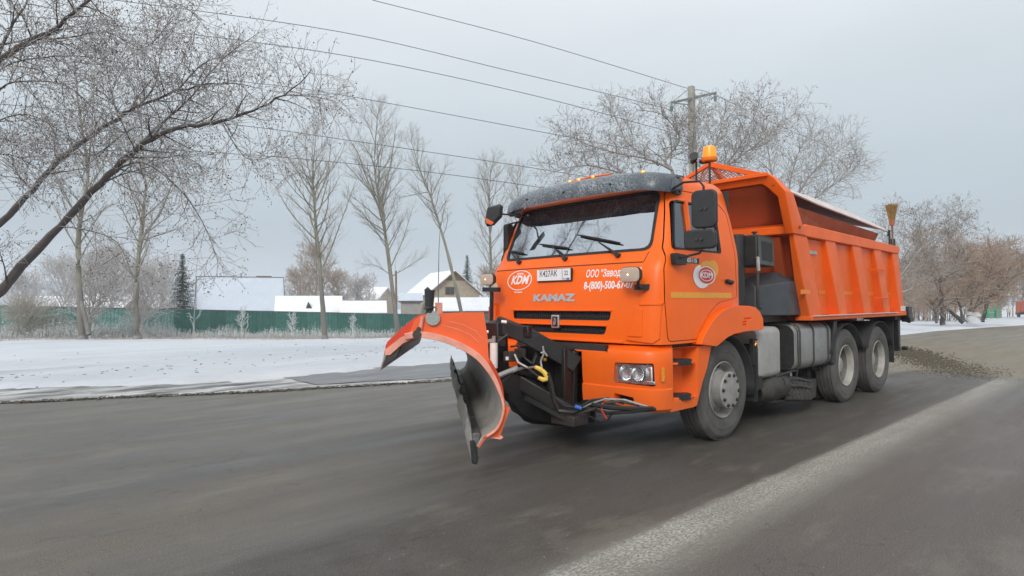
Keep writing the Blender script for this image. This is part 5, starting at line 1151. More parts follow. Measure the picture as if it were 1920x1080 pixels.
def graded(*segs):
    out_ = []
    for a, b_, st in segs:
        n = max(1, int(round((b_ - a) / st)))
        out_ += [a + (b_ - a) * i / n for i in range(n)]
    out_.append(segs[-1][1]); return out_
gx = graded((-900, -300, 60), (-300, -100, 14), (-100, -30, 2), (-30, -14, .6), (-14, 12, .22), (12, 40, 2), (40, 300, 20))
gy = graded((-1100, -200, 60), (-200, -60, 10), (-60, -16, 1.2), (-16, -9, .3), (-9, -2.8, .1), (-2.8, 10, 3), (10, 60, 8))
mb = MB(); nx, ny = len(gx), len(gy)
for x in gx:
    for y in gy:
        mb.v.append((x, y, snowz(x, y) if y < 3 else (-.06 - drop(x) if y < 9.3 else .06 - drop(x))))
for i in range(nx - 1):
    for j in range(ny - 1): a = i * ny + j; mb.f.append((a, a + ny, a + ny + 1, a + 1))
gr = part('snow_ground', mb, 'snow', fix=False, smooth=60); tag(gr, 'snow covered field and verge beside the road', kind='structure')
def strip(name, f0, f1, xs, m, dz, ncross=1, rough=0.):
    mb = MB(); n = ncross + 1
    for x in xs:
        a, b_ = f0(x), f1(x)
        for k in range(n):
            y = a + (b_ - a) * k / ncross; mb.v.append((x, y, dz - drop(x) + rough * (noise.noise(Vector((x * 3, y * 6, 2))) + .5)))
    for i in range(len(xs) - 1):
        for k in range(ncross): a = i * n + k; mb.f.append((a, a + n, a + n + 1, a + 1))
    return part(name, mb, m, fix=False, smooth=60)
rx_ = graded((-255, -100, 10), (-100, -30, 3), (-30, 12, .5), (12, 80, 4))
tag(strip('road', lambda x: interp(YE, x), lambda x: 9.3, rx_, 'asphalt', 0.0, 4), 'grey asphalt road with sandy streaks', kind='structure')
tag(strip('verge_slush', lambda x: interp(YE, x) - 1.4 - .8 * ss((x + 2) / 6), lambda x: interp(YE, x) + .04 + .10 * noise.noise(Vector((x * 1.1, 4, 0))), graded((-14, 12, .15), (12, 60, 1)), 'slush', .006, 14, .018), 'dirty slush and gravel strip along the road edge', kind='structure')
tag(strip('wet_layby', lambda x: -8.9, lambda x: interp(YE, x) - .45 + .12 * noise.noise(Vector((x * .9, 0, 1))), graded((-16, 1.2, .3)), 'wet_asphalt', .010 + .016, 4), 'bare wet asphalt patch at the edge of the snow', kind='structure')
# broken dark edge of the asphalt
mb = MB()
for x in graded((-14, 10, .07)):
    for k in range(4):
        yy = interp(YE, x) - .02 + rng.gauss(0, .05); s_ = rng.uniform(.012, .038); mb.box((x + rng.uniform(-.05, .05), yy, .012), (s_ * 2.2, s_, s_ * .9), Matrix.Rotation(rng.uniform(0, 6), 3, 'Z'))
tag(part('edge_gravel', mb, 'stone_brown', fix=False, smooth=0), 'loose dark gravel along the broken asphalt edge', kind='stuff')
tag(strip('lane_line', lambda x: 1.98, lambda x: 2.95, rx_, 'line_paint', .004, 1), 'worn broad whitish line along the road', kind='structure')
tag(strip('edge_line', lambda x: 3.7, lambda x: 4.05, graded((-40, 12, 1)), 'line_paint_faint', .004, 1), 'faint worn line at the near side of the road', kind='structure')
# spilled lumps of sand and ice behind the spreader
mb = MB()
for _ in range(6000):
    t_ = rng.random() ** .8; cx = -15.8 + t_ * 7.0 + rng.gauss(0, .5); cy = -1.55 + t_ * 3.3 + rng.gauss(0, .22 + .16 * t_) ; s_ = rng.uniform(.004, .018) * (1.7 - t_ * 1.0)
    q = Matrix.Rotation(rng.uniform(0, 6), 3, 'Z') @ Matrix.Rotation(rng.uniform(0, 6), 3, 'X'); mb.box((cx, cy, s_ * .3 + .02 * max(0, 1 - t_ * 2) * rng.random()), (s_ * 1.5, s_, s_ * .9), q)
tag(part('spilled_lumps', mb, 'stone_brown', fix=False, smooth=0), 'dark brown lumps of wet sand spilled on the road behind the truck', kind='stuff')
# scraps on the snow
mb = MB()
for _ in range(210):
    cx = rng.uniform(-9, 8); cy = rng.uniform(-20, -9) ; s_ = rng.uniform(.006, .028)
    if rng.random() < .45: cy = -11.2 + rng.gauss(0, .5)
    mb.box((cx, cy, snowz(cx, cy) + .004), (s_ * rng.uniform(1, 4), s_, .012), Matrix.Rotation(rng.uniform(-.6, .6), 3, 'Z'))
tag(part('leaf_scraps', mb, 'stone_brown', fix=False, smooth=0), 'small dark leaf scraps lying on the snow', kind='stuff')
# hills far behind the houses
def hills(name, D, pts, m):
    mb = MB(); n = len(pts)
    r2 = Vector((-.7349, .6783, 0)).normalized(); d2 = Vector((-.6782, -.7345, 0)).normalized(); c = Vector((6.14, 4.5, 0))
    for k, (dd, hh) in enumerate(((0, 0), (60, .55), (140, 1.0), (260, .5), (420, 0))):
        for lat, h in pts:
            P = c + d2 * (D + dd) + r2 * lat; mb.v.append((P.x, P.y, -4 + (h + 4) * hh * (1 + .08 * noise.noise(Vector((lat * .02, k, 0))))))
    for k in range(4):
        for i in range(n - 1): a = k * n + i; mb.f.append((a, a + 1, a + n + 1, a + n))
    return part(name, mb, m, smooth=60)
tag(hills('far_hills', 640, [(-900, 16), (-700, 26), (-560, 34), (-480, 36), (-400, 30), (-330, 24), (-240, 16), (-150, 12), (0, 9), (200, 10), (500, 12), (640, 10)], 'hill'), 'faint wooded hills on the horizon', kind='structure')

# ================================================================== TREES
class Veg:
    def __init__(s, seed): s.b = {}; s.r = random.Random(seed)
    def buf(s, k): return s.b.setdefault(k, ([], []))
    def tube(s, k, pts, rs, n):
        V, F = s.buf(k); base = len(V); m_ = len(pts)
        for i, p in enumerate(pts):
            a = pts[i - 1] if i else p; b_ = pts[i + 1] if i < m_ - 1 else p
            d = (b_ - a); L_ = d.length; d = d / L_ if L_ > 1e-9 else Vector((0, 0, 1))
            x = Vector((-d.y, d.x, 0)); l2 = x.length
            x = x / l2 if l2 > .05 else Vector((1, 0, 0)); y = d.cross(x)
            r = rs[i]
            for j in range(n):
                t_ = 6.28318 * j / n; c_, s_ = math.cos(t_) * r, math.sin(t_) * r
                V.append((p.x + x.x * c_ + y.x * s_, p.y + x.y * c_ + y.y * s_, p.z + x.z * c_ + y.z * s_))
        for i in range(m_ - 1):
            for j in range(n):
                a = base + i * n + j; b_ = base + i * n + (j + 1) % n; F.append((a, b_, b_ + n, a + n))
    def limb(s, p, d, L, r, lvl, P):
        """recursive branch; P: dict of lists per level"""
        R_ = s.r; q = P['seg'][lvl]; n = q; step = L / n; pts = [p.copy()]; dirs = [d.copy()]
        wig = P['wig'][lvl]; trop = P['trop'][lvl]
        for i in range(n):
            d = d + Vector((R_.gauss(0, wig), R_.gauss(0, wig), R_.gauss(0, wig) + trop)); d.normalize(); p = p + d * step; pts.append(p); dirs.append(d)
        rs = [max(P['rmin'], r * (1 - .75 * i / n)) for i in range(n + 1)]
        s.tube('branches' if lvl <= P.get('blvl', 0) else 'twigs', pts, rs, 5 if lvl == 0 else 3)
        s.kids(pts, rs, L, lvl + 1, P)
    def kids(s, pts, rs, L, lvl, P, t0=None, count=None, lenf=None):
        R_ = s.r
        if lvl >= len(P['n']):
            sd = P.get('seeds', 0)
            if sd and R_.random() < sd: s.seed(pts[-1], P)
            return
        cnt = count if count is not None else P['n'][lvl]; n = len(pts) - 1; t0 = P['t0'][lvl] if t0 is None else t0
        az = R_.uniform(0, 6.28)
        for k in range(cnt):
            t_ = t0 + (1 - t0) * (k + R_.random()) / cnt; f = t_ * n; i = min(n - 1, int(f)); p = pts[i].lerp(pts[i + 1], f - i)
            d = (pts[i + 1] - pts[i]).normalized(); az += 2.4 + R_.uniform(-.5, .5)
            a = d.orthogonal().normalized(); b_ = d.cross(a); side = a * math.cos(az) + b_ * math.sin(az)
            ang = R(P['ang'][lvl] + R_.uniform(-12, 12)); nd = d * math.cos(ang) + side * math.sin(ang); nd.z += P['up'][lvl]; nd.normalize()
            LL = (lenf(t_) if lenf else P['len'][lvl] * (1.1 - .55 * t_)) * R_.uniform(.65, 1.2)
            rr_ = min(rs[i] * .7, P['r'][lvl]) * R_.uniform(.8, 1.15)
            s.limb(p, nd, LL, max(rr_, P['rmin']), lvl, P)
    def seed(s, p, P):
        V, F = s.buf('seed_clusters'); R_ = s.r; k = P.get('seedn', 3); sz = P.get('seedsize', .05)
        for _ in range(k):
            c = p + Vector((R_.gauss(0, sz), R_.gauss(0, sz), R_.gauss(-sz * .8, sz))); a = Vector((R_.uniform(-1, 1), R_.uniform(-1, 1), R_.uniform(-1.5, -.3))).normalized() * sz * R_.uniform(.6, 1.4); b_ = a.orthogonal().normalized() * sz * .32
            n = len(V); V.extend([tuple(c), tuple(c + a * .5 + b_), tuple(c + a), tuple(c + a * .5 - b_)]); F.append((n, n + 1, n + 2, n + 3))
    def guide(s, key, pts, r0, r1, n=8, sub=4):
        """smooth main limb through the given points"""
        pts = [Vector(p) for p in pts]; out_ = []; m_ = len(pts)
        for i in range(m_ - 1):
            p0, p1, p2, p3 = pts[max(0, i - 1)], pts[i], pts[i + 1], pts[min(m_ - 1, i + 2)]
            for k in range(sub):
                t_ = k / sub; out_.append(.5 * ((2 * p1) + (-p0 + p2) * t_ + (2 * p0 - 5 * p1 + 4 * p2 - p3) * t_ * t_ + (-p0 + 3 * p1 - 3 * p2 + p3) * t_ ** 3))
        out_.append(pts[-1]); out_ = [p + Vector((s.r.gauss(0, r0 * .10),) * 3) if 0 < i < len(out_) - 1 else p for i, p in enumerate(out_)]
        N_ = len(out_); rs = [r0 + (r1 - r0) * (i / (N_ - 1)) ** .85 for i in range(N_)]
        rs = [r * (1 + .06 * s.r.gauss(0, 1)) for r in rs]
        s.tube(key, out_, rs, n); return out_, rs
    def build(s, name, mats, label, cat='tree', group=None, twig_stuff=True):
        root = None; V, F = s.b.get('trunk', ([], []))
        base = s.b['trunk'][0][0] if 'trunk' in s.b else (0, 0, 0)
        root = empty(name, base); tag(root, label, cat, group)
        for k, (V, F) in s.b.items():
            me = bpy.data.meshes.new(k); bx, by, bz_ = base
            vv = np.array(V, dtype=np.float32) - np.array(base, dtype=np.float32); me.from_pydata(vv.tolist(), [], F); me.update()
            o = bpy.data.objects.new(k, me); me.materials.append(MATS[mats[k]]); COL.objects.link(o); o.parent = root
            if k != 'seed_clusters': me.shade_smooth()
            if k in ('twigs', 'seed_clusters', 'branches'): o['kind'] = 'stuff'
        return root
POP = dict(n=[0, 0, 9, 5], t0=[0, .3, .15, .15], ang=[0, 40, 38, 35], up=[0, .1, .22, .12], len=[0, 3, 1.15, .5], r=[0, .05, .016, .008], rmin=.0055, seg=[6, 7, 5, 3], wig=[.05, .08, .10, .13], trop=[0, .06, .03, .02], blvl=1)
def poplar(seed, pts, r0, r1, nprim, L1, t0, label, extra=(), dense_=(9, 5), rmin=.0055, mats=None, group='tall bare poplars along the fence', low=0):
    v = Veg(seed); P = dict(POP); P['n'] = [0, 0, dense_[0], dense_[1]]; P['rmin'] = rmin; P['ang'] = [0, 45, 38, 35]
    tp, tr = v.guide('trunk', pts, r0, r1, 10)
    H = (tp[-1] - tp[0]).length
    v.kids(tp, tr, H, 1, P, t0=t0, count=nprim, lenf=lambda t_: L1 * (.55 + 1.1 * math.sin(PI * min(1, (t_ - t0) / (1 - t0) * .8 + .12))) * (1.08 - .55 * t_))
    for ep_, e0, e1, ne in extra:
        q, qr = v.guide('branches', ep_, e0, e1, 6); v.kids(q, qr, 1, 2, P, t0=.15, count=ne, lenf=lambda t_: 1.5 * (1.1 - .5 * t_))
        v.kids(q, qr, 1, 3, P, t0=.2, count=ne, lenf=lambda t_: .7)
    v.tube('trunk', [Vector(pts[0]) - Vector((0, 0, .25)), Vector(pts[0])], [r0 * 1.35, r0 * 1.02], 10)
    return v.build('poplar_tree', mats or dict(trunk='bark_poplar', branches='bark_poplar', twigs='twig_poplar'), label, group=group)
poplar(1, [(0.032,-40.299,-0.337), (0.180,-40.360,1.882), (0.309,-40.391,4.455), (0.201,-40.204,7.026), (-0.071,-39.865,9.596), (0.326,-40.122,12.813), (0.609,-40.263,16.351)], .22, .03, 30, 2.6, .30, 'leftmost bare poplar behind the leaning trees, two trunks at its foot', dense_=(9, 5),
       extra=[([(-0.193,-39.817,-0.297), (-0.005,-40.085,0.918), (0.180,-40.360,1.882)], .16, .12, 6), ([(-0.076,-39.872,9.274), (-0.288,-40.253,12.311), (-0.471,-40.636,16.086)], .06, .02, 14), ([(0.193,-40.218,6.383), (1.114,-39.648,8.132), (1.710,-40.145,9.700)], .05, .01, 10)])
poplar(2, [(-2.517,-38.627,-0.378), (-2.415,-38.645,1.871), (-2.437,-38.558,3.826), (-2.618,-38.302,6.431), (-2.731,-38.120,8.711), (-2.605,-38.159,10.992), (-2.418,-38.220,14.251)], .21, .025, 30, 2.9, .26, 'bare poplar between the leftmost poplar and the snowy spruce', dense_=(9, 5),
       extra=[([(-2.461,-38.536,3.826), (-2.653,-38.162,5.605), (-3.296,-36.976,7.002), (-3.792,-36.457,8.767)], .12, .03, 14), ([(-2.726,-38.235,5.453), (-3.517,-37.901,5.808), (-4.413,-37.334,6.155), (-4.660,-37.117,5.824)], .05, .012, 8)])
poplar(3, [(-11.150,-31.338,-0.427), (-10.998,-31.401,1.819), (-10.818,-31.478,4.462), (-10.646,-31.570,6.444), (-10.551,-31.601,8.095), (-10.460,-31.639,9.416), (-10.575,-31.455,11.726)], .18, .02, 36, 3.0, .30, 'bare poplar with a broad low fork, right of the big snowy roof', dense_=(9, 4),
       extra=[([(-11.021,-31.313,3.800), (-11.462,-30.855,5.283), (-11.923,-30.368,7.095), (-12.384,-29.880,8.908)], .06, .012, 16), ([(-10.542,-31.586,8.755), (-10.070,-31.994,9.584), (-9.344,-32.670,9.424), (-8.819,-33.177,8.767)], .05, .01, 10), ([(-10.571,-31.571,8.425), (-10.180,-31.864,10.408), (-10.088,-31.899,11.895)], .04, .01, 9), ([(-10.579,-31.586,7.765), (-11.091,-31.057,9.412), (-11.259,-30.835,11.391)], .04, .01, 10)])
poplar(4, [(-17.727,-33.438,-0.523), (-17.470,-33.594,1.849), (-17.148,-33.786,4.909), (-16.865,-33.970,7.205), (-16.586,-34.162,9.118), (-16.331,-34.319,11.413), (-16.451,-34.085,15.044)], .195, .025, 44, 3.3, .34, 'tallest bare poplar with a dense high crown, left of the gabled house', dense_=(10, 6),
       extra=[([(-16.653,-34.127,8.353), (-16.009,-34.656,10.269), (-15.419,-35.129,12.375), (-14.842,-35.623,13.526)], .08, .015, 16), ([(-16.676,-34.092,8.735), (-17.123,-33.601,11.026), (-17.419,-33.224,14.082)], .07, .015, 16), ([(-17.253,-33.742,3.379), (-18.198,-32.843,4.138), (-19.031,-32.048,4.897)], .05, .01, 10), ([(-17.299,-33.673,4.144), (-17.892,-33.061,6.051), (-18.421,-32.488,8.532)], .05, .01, 12), ([(-17.279,-33.712,3.570), (-16.511,-34.398,4.225), (-15.807,-35.044,4.345)], .04, .01, 8)])
poplar(5, [(-24.864,-34.994,0.135), (-24.414,-35.320,2.744), (-23.831,-35.755,5.789), (-23.288,-36.175,8.182), (-22.748,-36.599,10.357), (-22.148,-37.087,12.316), (-21.539,-37.563,14.840)], .17, .02, 26, 2.4, .40, 'thin poplar leaning left in front of the gabled house', dense_=(8, 5),
       extra=[([(-22.815,-36.545,10.140), (-23.245,-36.104,11.440), (-23.799,-35.540,12.957)], .06, .012, 12), ([(-22.650,-36.683,10.575), (-21.759,-37.513,10.364), (-20.805,-38.404,10.066)], .04, .01, 8)])
poplar(6, [(-28.021,-34.865,-1.739), (-27.874,-34.878,1.877), (-27.759,-34.861,5.491), (-27.656,-34.864,8.203), (-27.626,-34.814,10.462), (-27.660,-34.699,12.946)], .20, .02, 34, 2.9, .30, 'upright poplar just left of the truck cab mirror', dense_=(9, 5))
poplar(7, [(-34.186,-37.355,-2.124), (-33.933,-37.417,2.917), (-33.718,-37.444,7.957), (-33.530,-37.515,10.982), (-33.416,-37.520,13.905)], .18, .02, 30, 2.4, .3, 'poplar showing just above the left end of the sun visor', dense_=(9, 4))

MAP = dict(n=[0, 0, 5, 3], t0=[0, .1, .1, .15], ang=[0, 55, 48, 42], up=[0, .05, .05, 0], len=[0, 2, .75, .34], r=[0, .02, .008, .0045], rmin=.0043, seg=[6, 7, 4, 3], wig=[.06, .10, .13, .16], trop=[0, -.01, -.02, -.02], blvl=1, seeds=.75, seedn=3, seedsize=.042)
def maple(seed, limbs, label, P, mats, name='maple_tree', group=None, cat='tree'):
    v = Veg(seed)
    for i, (key, pts, r0, r1, cnt, L1, t0) in enumerate(limbs):
        q, qr = v.guide(key, pts, r0, r1, 9 if key == 'trunk' else 6)
        if cnt: v.kids(q, qr, 1, 1, P, t0=t0, count=cnt, lenf=lambda t_, L1=L1: L1 * (1.15 - .6 * t_))
        if cnt: v.kids(q, qr, 1, 2, P, t0=max(t0, .3), count=cnt, lenf=lambda t_, L1=L1: .6)
    return v.build(name, mats, label, group=group, cat=cat)
MM = dict(trunk='bark_dark', branches='bark_dark', twigs='twig_dark', seed_clusters='seed')
GL = 'frosted maples leaning in from the left'
maple(21, [('trunk', [(6.501,-12.904,-0.068), (5.878,-12.157,0.995), (5.341,-11.499,1.776), (4.943,-10.974,2.396), (4.505,-10.412,3.037), (3.932,-9.719,3.854), (3.600,-9.260,4.328), (3.272,-8.809,4.661), (2.769,-8.201,4.874), (2.355,-7.681,4.933), (1.957,-7.171,5.110), (1.568,-6.667,5.362), (1.246,-6.219,5.797)], .118, .007, 22, 1.0, .46),
           ('branches', [(3.420,-9.087,4.523), (3.131,-9.213,4.959), (2.754,-9.122,5.402), (2.423,-9.074,5.847), (2.013,-8.808,6.530), (1.371,-8.464,7.200)], .035, .005, 22, .95, .1),
           ('branches', [(1.568,-6.667,5.362), (1.312,-6.161,5.272), (1.013,-5.754,5.140)], .012, .004, 8, .5, .1),
           ('branches', [(3.805,-9.593,4.083), (3.441,-8.710,4.164), (3.036,-7.945,3.649), (2.749,-7.430,2.982), (2.560,-7.144,2.250)], .022, .004, 14, .8, .15),
           ('branches', [(2.355,-7.681,4.933), (2.267,-7.208,4.429), (2.119,-6.811,4.086), (1.805,-6.383,4.156)], .014, .004, 10, .8, .1),
           ('branches', [(4.505,-10.412,3.037), (4.163,-9.555,2.901), (3.789,-8.947,2.644), (3.583,-8.642,1.989)], .018, .004, 9, .7, .2),
           ('branches', [(5.256,-11.279,1.932), (5.298,-11.171,2.243), (5.411,-11.124,2.655)], .02, .006, 4, .5, .3),
           ('branches', [(3.932,-9.719,3.854), (3.463,-10.091,4.179), (2.923,-10.129,4.431), (2.342,-9.991,4.727)], .02, .004, 14, .9, .1)],
      'lower dark leaning maple trunk reaching right across the sky from the left edge', MAP, MM, group=None)
P2 = dict(MAP); P2['seeds'] = .5
maple(22, [('trunk', [(7.140,-14.997,-0.200), (6.549,-14.264,1.286), (5.877,-13.468,2.447), (5.295,-12.767,3.268), (4.814,-12.162,3.974), (4.241,-11.470,4.759), (3.501,-10.628,5.429), (3.204,-10.209,5.665), (2.650,-9.553,5.918), (2.006,-8.818,6.044), (1.434,-8.159,5.906)], .105, .006, 20, 1.15, .40),
           ('branches', [(3.501,-10.628,5.429), (3.550,-10.929,5.915), (3.604,-11.100,6.376), (3.652,-11.392,7.072)], .02, .004, 12, .9, .1),
           ('branches', [(3.204,-10.209,5.665), (2.897,-10.316,6.197), (2.770,-10.449,6.850), (2.623,-10.563,7.497)], .02, .004, 14, .8, .1),
           ('branches', [(2.650,-9.553,5.918), (2.205,-9.392,6.572), (1.641,-9.134,6.877)], .02, .004, 12, .8, .1),
           ('branches', [(4.814,-12.162,3.974), (5.080,-12.124,4.333), (5.180,-12.057,4.984)], .02, .004, 12, 1.1, .1),
           ('branches', [(4.241,-11.470,4.759), (3.875,-10.729,4.614), (3.354,-9.959,5.109), (2.974,-9.480,4.860), (2.701,-8.983,4.055)], .02, .004, 12, 1.0, .1)],
      'upper leaning maple trunk parallel to the lower one, denser twigs', P2, MM, group=None)
maple(23, [('trunk', [(7.244,-11.830,-0.331), (6.849,-11.379,2.196), (6.305,-10.804,4.333), (5.749,-10.251,5.497), (5.469,-9.975,6.001), (4.991,-9.387,6.304), (4.710,-8.984,6.507), (4.318,-8.472,6.932), (3.860,-7.894,7.498)], .11, .012, 20, 1.15, .50),
           ('branches', [(5.539,-10.044,5.885), (5.340,-10.109,6.576), (5.067,-10.106,7.249), (4.853,-10.157,7.962)], .035, .01, 12, 1.1, .1),
           ('branches', [(5.889,-10.387,5.303), (5.479,-9.722,5.710), (5.063,-9.196,5.858), (4.459,-8.503,5.860), (3.858,-7.818,5.676)], .02, .004, 16, 1.0, .1),
           ('branches', [(6.236,-10.734,4.527), (5.450,-10.247,5.497), (5.146,-9.961,5.634), (4.643,-9.498,5.601), (4.350,-9.101,5.317), (4.023,-8.681,4.804)], .022, .004, 18, 1.2, .2),
           ('branches', [(6.231,-10.742,4.138), (5.591,-10.265,4.795), (5.070,-10.047,5.051), (4.523,-9.825,4.754), (4.051,-9.541,4.266)], .02, .004, 20, 1.2, .2),
           ('branches', [(6.298,-10.817,3.749), (5.723,-10.544,4.182), (5.273,-10.395,4.327), (4.725,-10.174,3.963)], .02, .004, 16, 1.1, .3),
           ('branches', [(5.054,-9.447,6.276), (4.530,-9.231,6.408), (3.989,-8.997,6.592), (3.448,-8.642,6.331), (3.058,-8.399,6.878)], .018, .004, 16, .9, .2),
           ('branches', [(4.318,-8.473,6.894), (4.104,-8.289,6.514), (4.015,-8.083,6.139)], .014, .004, 8, .6, .2),
           ('branches', [(4.249,-8.407,6.989), (3.763,-7.955,7.080), (3.230,-7.336,6.790), (2.877,-6.887,6.413)], .014, .004, 9, .6, .2)],
      'overhanging maple branches filling the top left corner', P2, MM, group=None)
P3 = dict(P2); P3.update(n=[0, 0, 5, 2], rmin=.006)
maple(24, [('trunk', [(10.8, -12.8, -.1), (10.6, -12.4, 4.0), (10.2, -11.8, 8.0), (9.8, -11.4, 12.0), (9.6, -11.0, 15.5)], .20, .03, 24, 2.0, .35),
           ('branches', [(10.5, -12.2, 5.5), (9.4, -11.6, 8.0), (8.8, -11.2, 11.0), (8.5, -11.0, 13.5)], .09, .012, 22, 1.2, .2),
           ('branches', [(10.4, -12.0, 6.5), (11.4, -10.8, 9.0), (11.9, -10.0, 12.0)], .09, .012, 20, 1.3, .2),
           ('branches', [(10.3, -12.0, 7.5), (10.2, -10.8, 10.0), (10.4, -10.0, 13.0)], .08, .012, 20, 1.2, .2)],
      'tall maple standing just beyond the left edge of the view, mirrored in the windscreen', P3, MM, group=None)
# maples beyond the road on the truck's far side
MR = dict(MAP); MR.update(seeds=.45, seedn=4, seedsize=.058, rmin=.0055, r=[0, .03, .011, .007], len=[0, 2, .95, .42], n=[0, 0, 5, 3], trop=[0, .02, .01, 0])
MMR = dict(trunk='bark_dark', branches='twig_maple', twigs='twig_maple', seed_clusters='seed')
maple(31, [('trunk', [(-13.439,-7.422,0.078), (-13.437,-7.346,2.372), (-13.383,-7.330,4.284), (-13.051,-7.578,6.006)], .20, .07, 0, 0, 0),
           ('branches', [(-13.386,-7.334,4.092), (-12.966,-7.654,6.102), (-12.763,-7.825,6.581), (-13.131,-7.457,7.382), (-12.629,-7.893,8.207), (-11.952,-8.512,8.402)], .07, .008, 22, 1.1, .25),
           ('branches', [(-12.964,-7.652,6.198), (-11.948,-7.900,6.468), (-10.585,-8.472,6.632), (-9.605,-8.827,6.806), (-8.927,-9.171,7.112)], .05, .006, 24, 1.1, .15),
           ('branches', [(-12.412,-7.884,6.347), (-12.207,-8.994,7.290), (-12.312,-9.550,8.121), (-12.082,-9.738,8.862)], .04, .006, 16, .8, .15),
           ('branches', [(-13.087,-7.565,5.432), (-11.407,-8.419,5.911), (-9.921,-9.101,6.180), (-8.626,-9.629,5.807)], .05, .006, 26, 1.0, .2),
           ('branches', [(-13.411,-7.304,4.283), (-13.925,-6.778,5.809), (-14.617,-6.113,6.569), (-15.310,-5.449,7.290), (-16.140,-4.650,8.221)], .06, .006, 26, 1.2, .2),
           ('branches', [(-13.411,-7.304,4.283), (-14.163,-7.229,6.104), (-15.037,-7.053,7.563), (-15.456,-6.894,8.864)], .05, .006, 24, 1.2, .2),
           ('branches', [(-13.511,-7.180,5.238), (-13.047,-6.886,6.460), (-12.588,-6.601,7.257), (-12.647,-6.526,7.895)], .04, .006, 20, 1.1, .2),
           ('branches', [(-14.063,-6.644,5.999), (-14.275,-5.733,7.012), (-14.639,-5.211,8.471)], .03, .005, 18, .9, .2)],
      'spreading maple with dark seed clusters behind the truck cab and pole', MR, MMR, group=None)
MR2 = dict(MR); MR2.update(seeds=.12, rmin=.006)
maple(32, [('trunk', [(-23.563,-7.629,-0.643), (-23.384,-7.717,1.626), (-23.132,-7.873,3.895), (-23.022,-7.931,5.155)], .18, .08, 0, 0, 0),
           ('branches', [(-23.085,-7.890,4.651), (-23.465,-7.470,6.664), (-24.278,-6.668,8.170), (-25.099,-5.878,9.122)], .05, .008, 30, 1.6, .2),
           ('branches', [(-23.115,-7.845,5.155), (-24.024,-6.963,6.408), (-24.938,-6.089,7.284), (-25.521,-5.526,8.036)], .05, .008, 28, 1.5, .2),
           ('branches', [(-23.022,-7.931,5.155), (-22.532,-8.314,7.174), (-22.327,-8.452,8.687), (-22.167,-8.570,9.570)], .05, .008, 22, 1.4, .2),
           ('branches', [(-23.081,-7.885,4.903), (-23.091,-7.807,6.919), (-23.438,-7.427,8.680), (-23.984,-6.897,9.432)], .05, .008, 26, 1.4, .2)],
      'finely twigged pale tree rising above the dump body', MR2, MMR, group=None)
maple(33, [('trunk', [(-23.241,-5.206,-0.743), (-23.481,-4.937,0.662), (-23.900,-4.519,1.598)], .18, .08, 0, 0, 0),
           ('branches', [(-23.730,-4.683,1.364), (-24.580,-3.867,2.297), (-25.346,-3.135,2.995), (-26.027,-2.483,3.695), (-26.825,-1.714,4.628)], .045, .006, 22, .95, .2),
           ('branches', [(-23.900,-4.519,1.598), (-24.740,-3.687,3.234), (-25.276,-3.152,4.403), (-25.317,-3.087,5.224)], .04, .006, 18, .8, .2),
           ('branches', [(-23.813,-4.598,1.598), (-24.219,-4.159,3.472), (-24.290,-4.054,4.645), (-24.453,-3.880,5.347)], .04, .006, 16, .8, .2),
           ('branches', [(-24.580,-3.867,2.297), (-25.589,-2.871,4.167), (-26.267,-2.214,5.100), (-26.608,-1.890,5.333)], .035, .006, 16, .75, .2),
           ('branches', [(-24.072,-4.359,1.597), (-24.930,-3.556,1.943), (-25.784,-2.747,2.523), (-26.467,-2.100,2.988)], .035, .006, 14, .8, .2)],
      'maple showing beyond the rear corner of the dump body', MR, MMR, group=None)
MR3 = dict(MR); MR3.update(seeds=.7, seedn=3, seedsize=.08, rmin=.009, r=[0, .035, .016, .010], len=[0, 2, 1.1, .5])
MB3 = dict(trunk='bark_dark', branches='bark_dark', twigs='twig_brown', seed_clusters='seed_rust')
def zg(D, px): return 0
maple(34, [('trunk', [(-39.267,-5.360,0.011), (-39.208,-5.387,0.804), (-39.195,-5.366,1.794), (-39.082,-5.430,2.950)], .17, .08, 10, 1.6, .5),
           ('branches', [(-38.499,-5.520,0.126), (-38.629,-5.644,0.974), (-38.687,-5.840,1.633)], .08, .03, 10, 1.6, .2), ('branches', [(-39.197,-5.369,1.629), (-38.791,-5.699,2.952), (-38.409,-6.006,4.275), (-38.081,-6.276,5.268)], .06, .01, 24, 1.5, .2),
           ('branches', [(-39.139,-5.400,2.290), (-39.631,-4.901,3.607), (-39.980,-4.539,4.760)], .06, .01, 24, 1.5, .2), ('branches', [(-39.349,-5.246,1.133), (-40.020,-4.604,1.789), (-40.740,-3.920,2.345)], .06, .01, 18, 1.3, .2)],
      'dark multi-stemmed tree nearest the truck on the far verge', MR3, MB3, group=None)
maple(35, [('trunk', [(-41.406,-4.742,0.136), (-41.001,-5.099,0.613), (-40.547,-5.504,1.056), (-40.116,-5.882,1.635)], .15, .05, 8, 1.4, .5), ('branches', [(-41.406,-4.742,0.136), (-41.608,-4.930,1.117), (-41.638,-5.146,1.974)], .10, .04, 8, 1.4, .4),
           ('branches', [(-41.555,-4.603,0.168), (-41.892,-4.263,1.013), (-42.482,-3.698,1.619), (-43.342,-2.874,2.460), (-44.197,-2.042,3.708)], .11, .02, 24, 1.5, .3), ('branches', [(-41.628,-4.532,0.270), (-41.785,-4.341,1.624), (-41.767,-4.312,2.979), (-41.450,-4.558,4.337)], .08, .012, 26, 1.6, .3),
           ('branches', [(-41.892,-4.263,1.013), (-42.468,-3.676,2.636), (-42.819,-3.294,4.327)], .06, .01, 24, 1.5, .2)],
      'tree with trunks splayed flat and a snowy fork on the far verge', MR3, MB3, group=None)
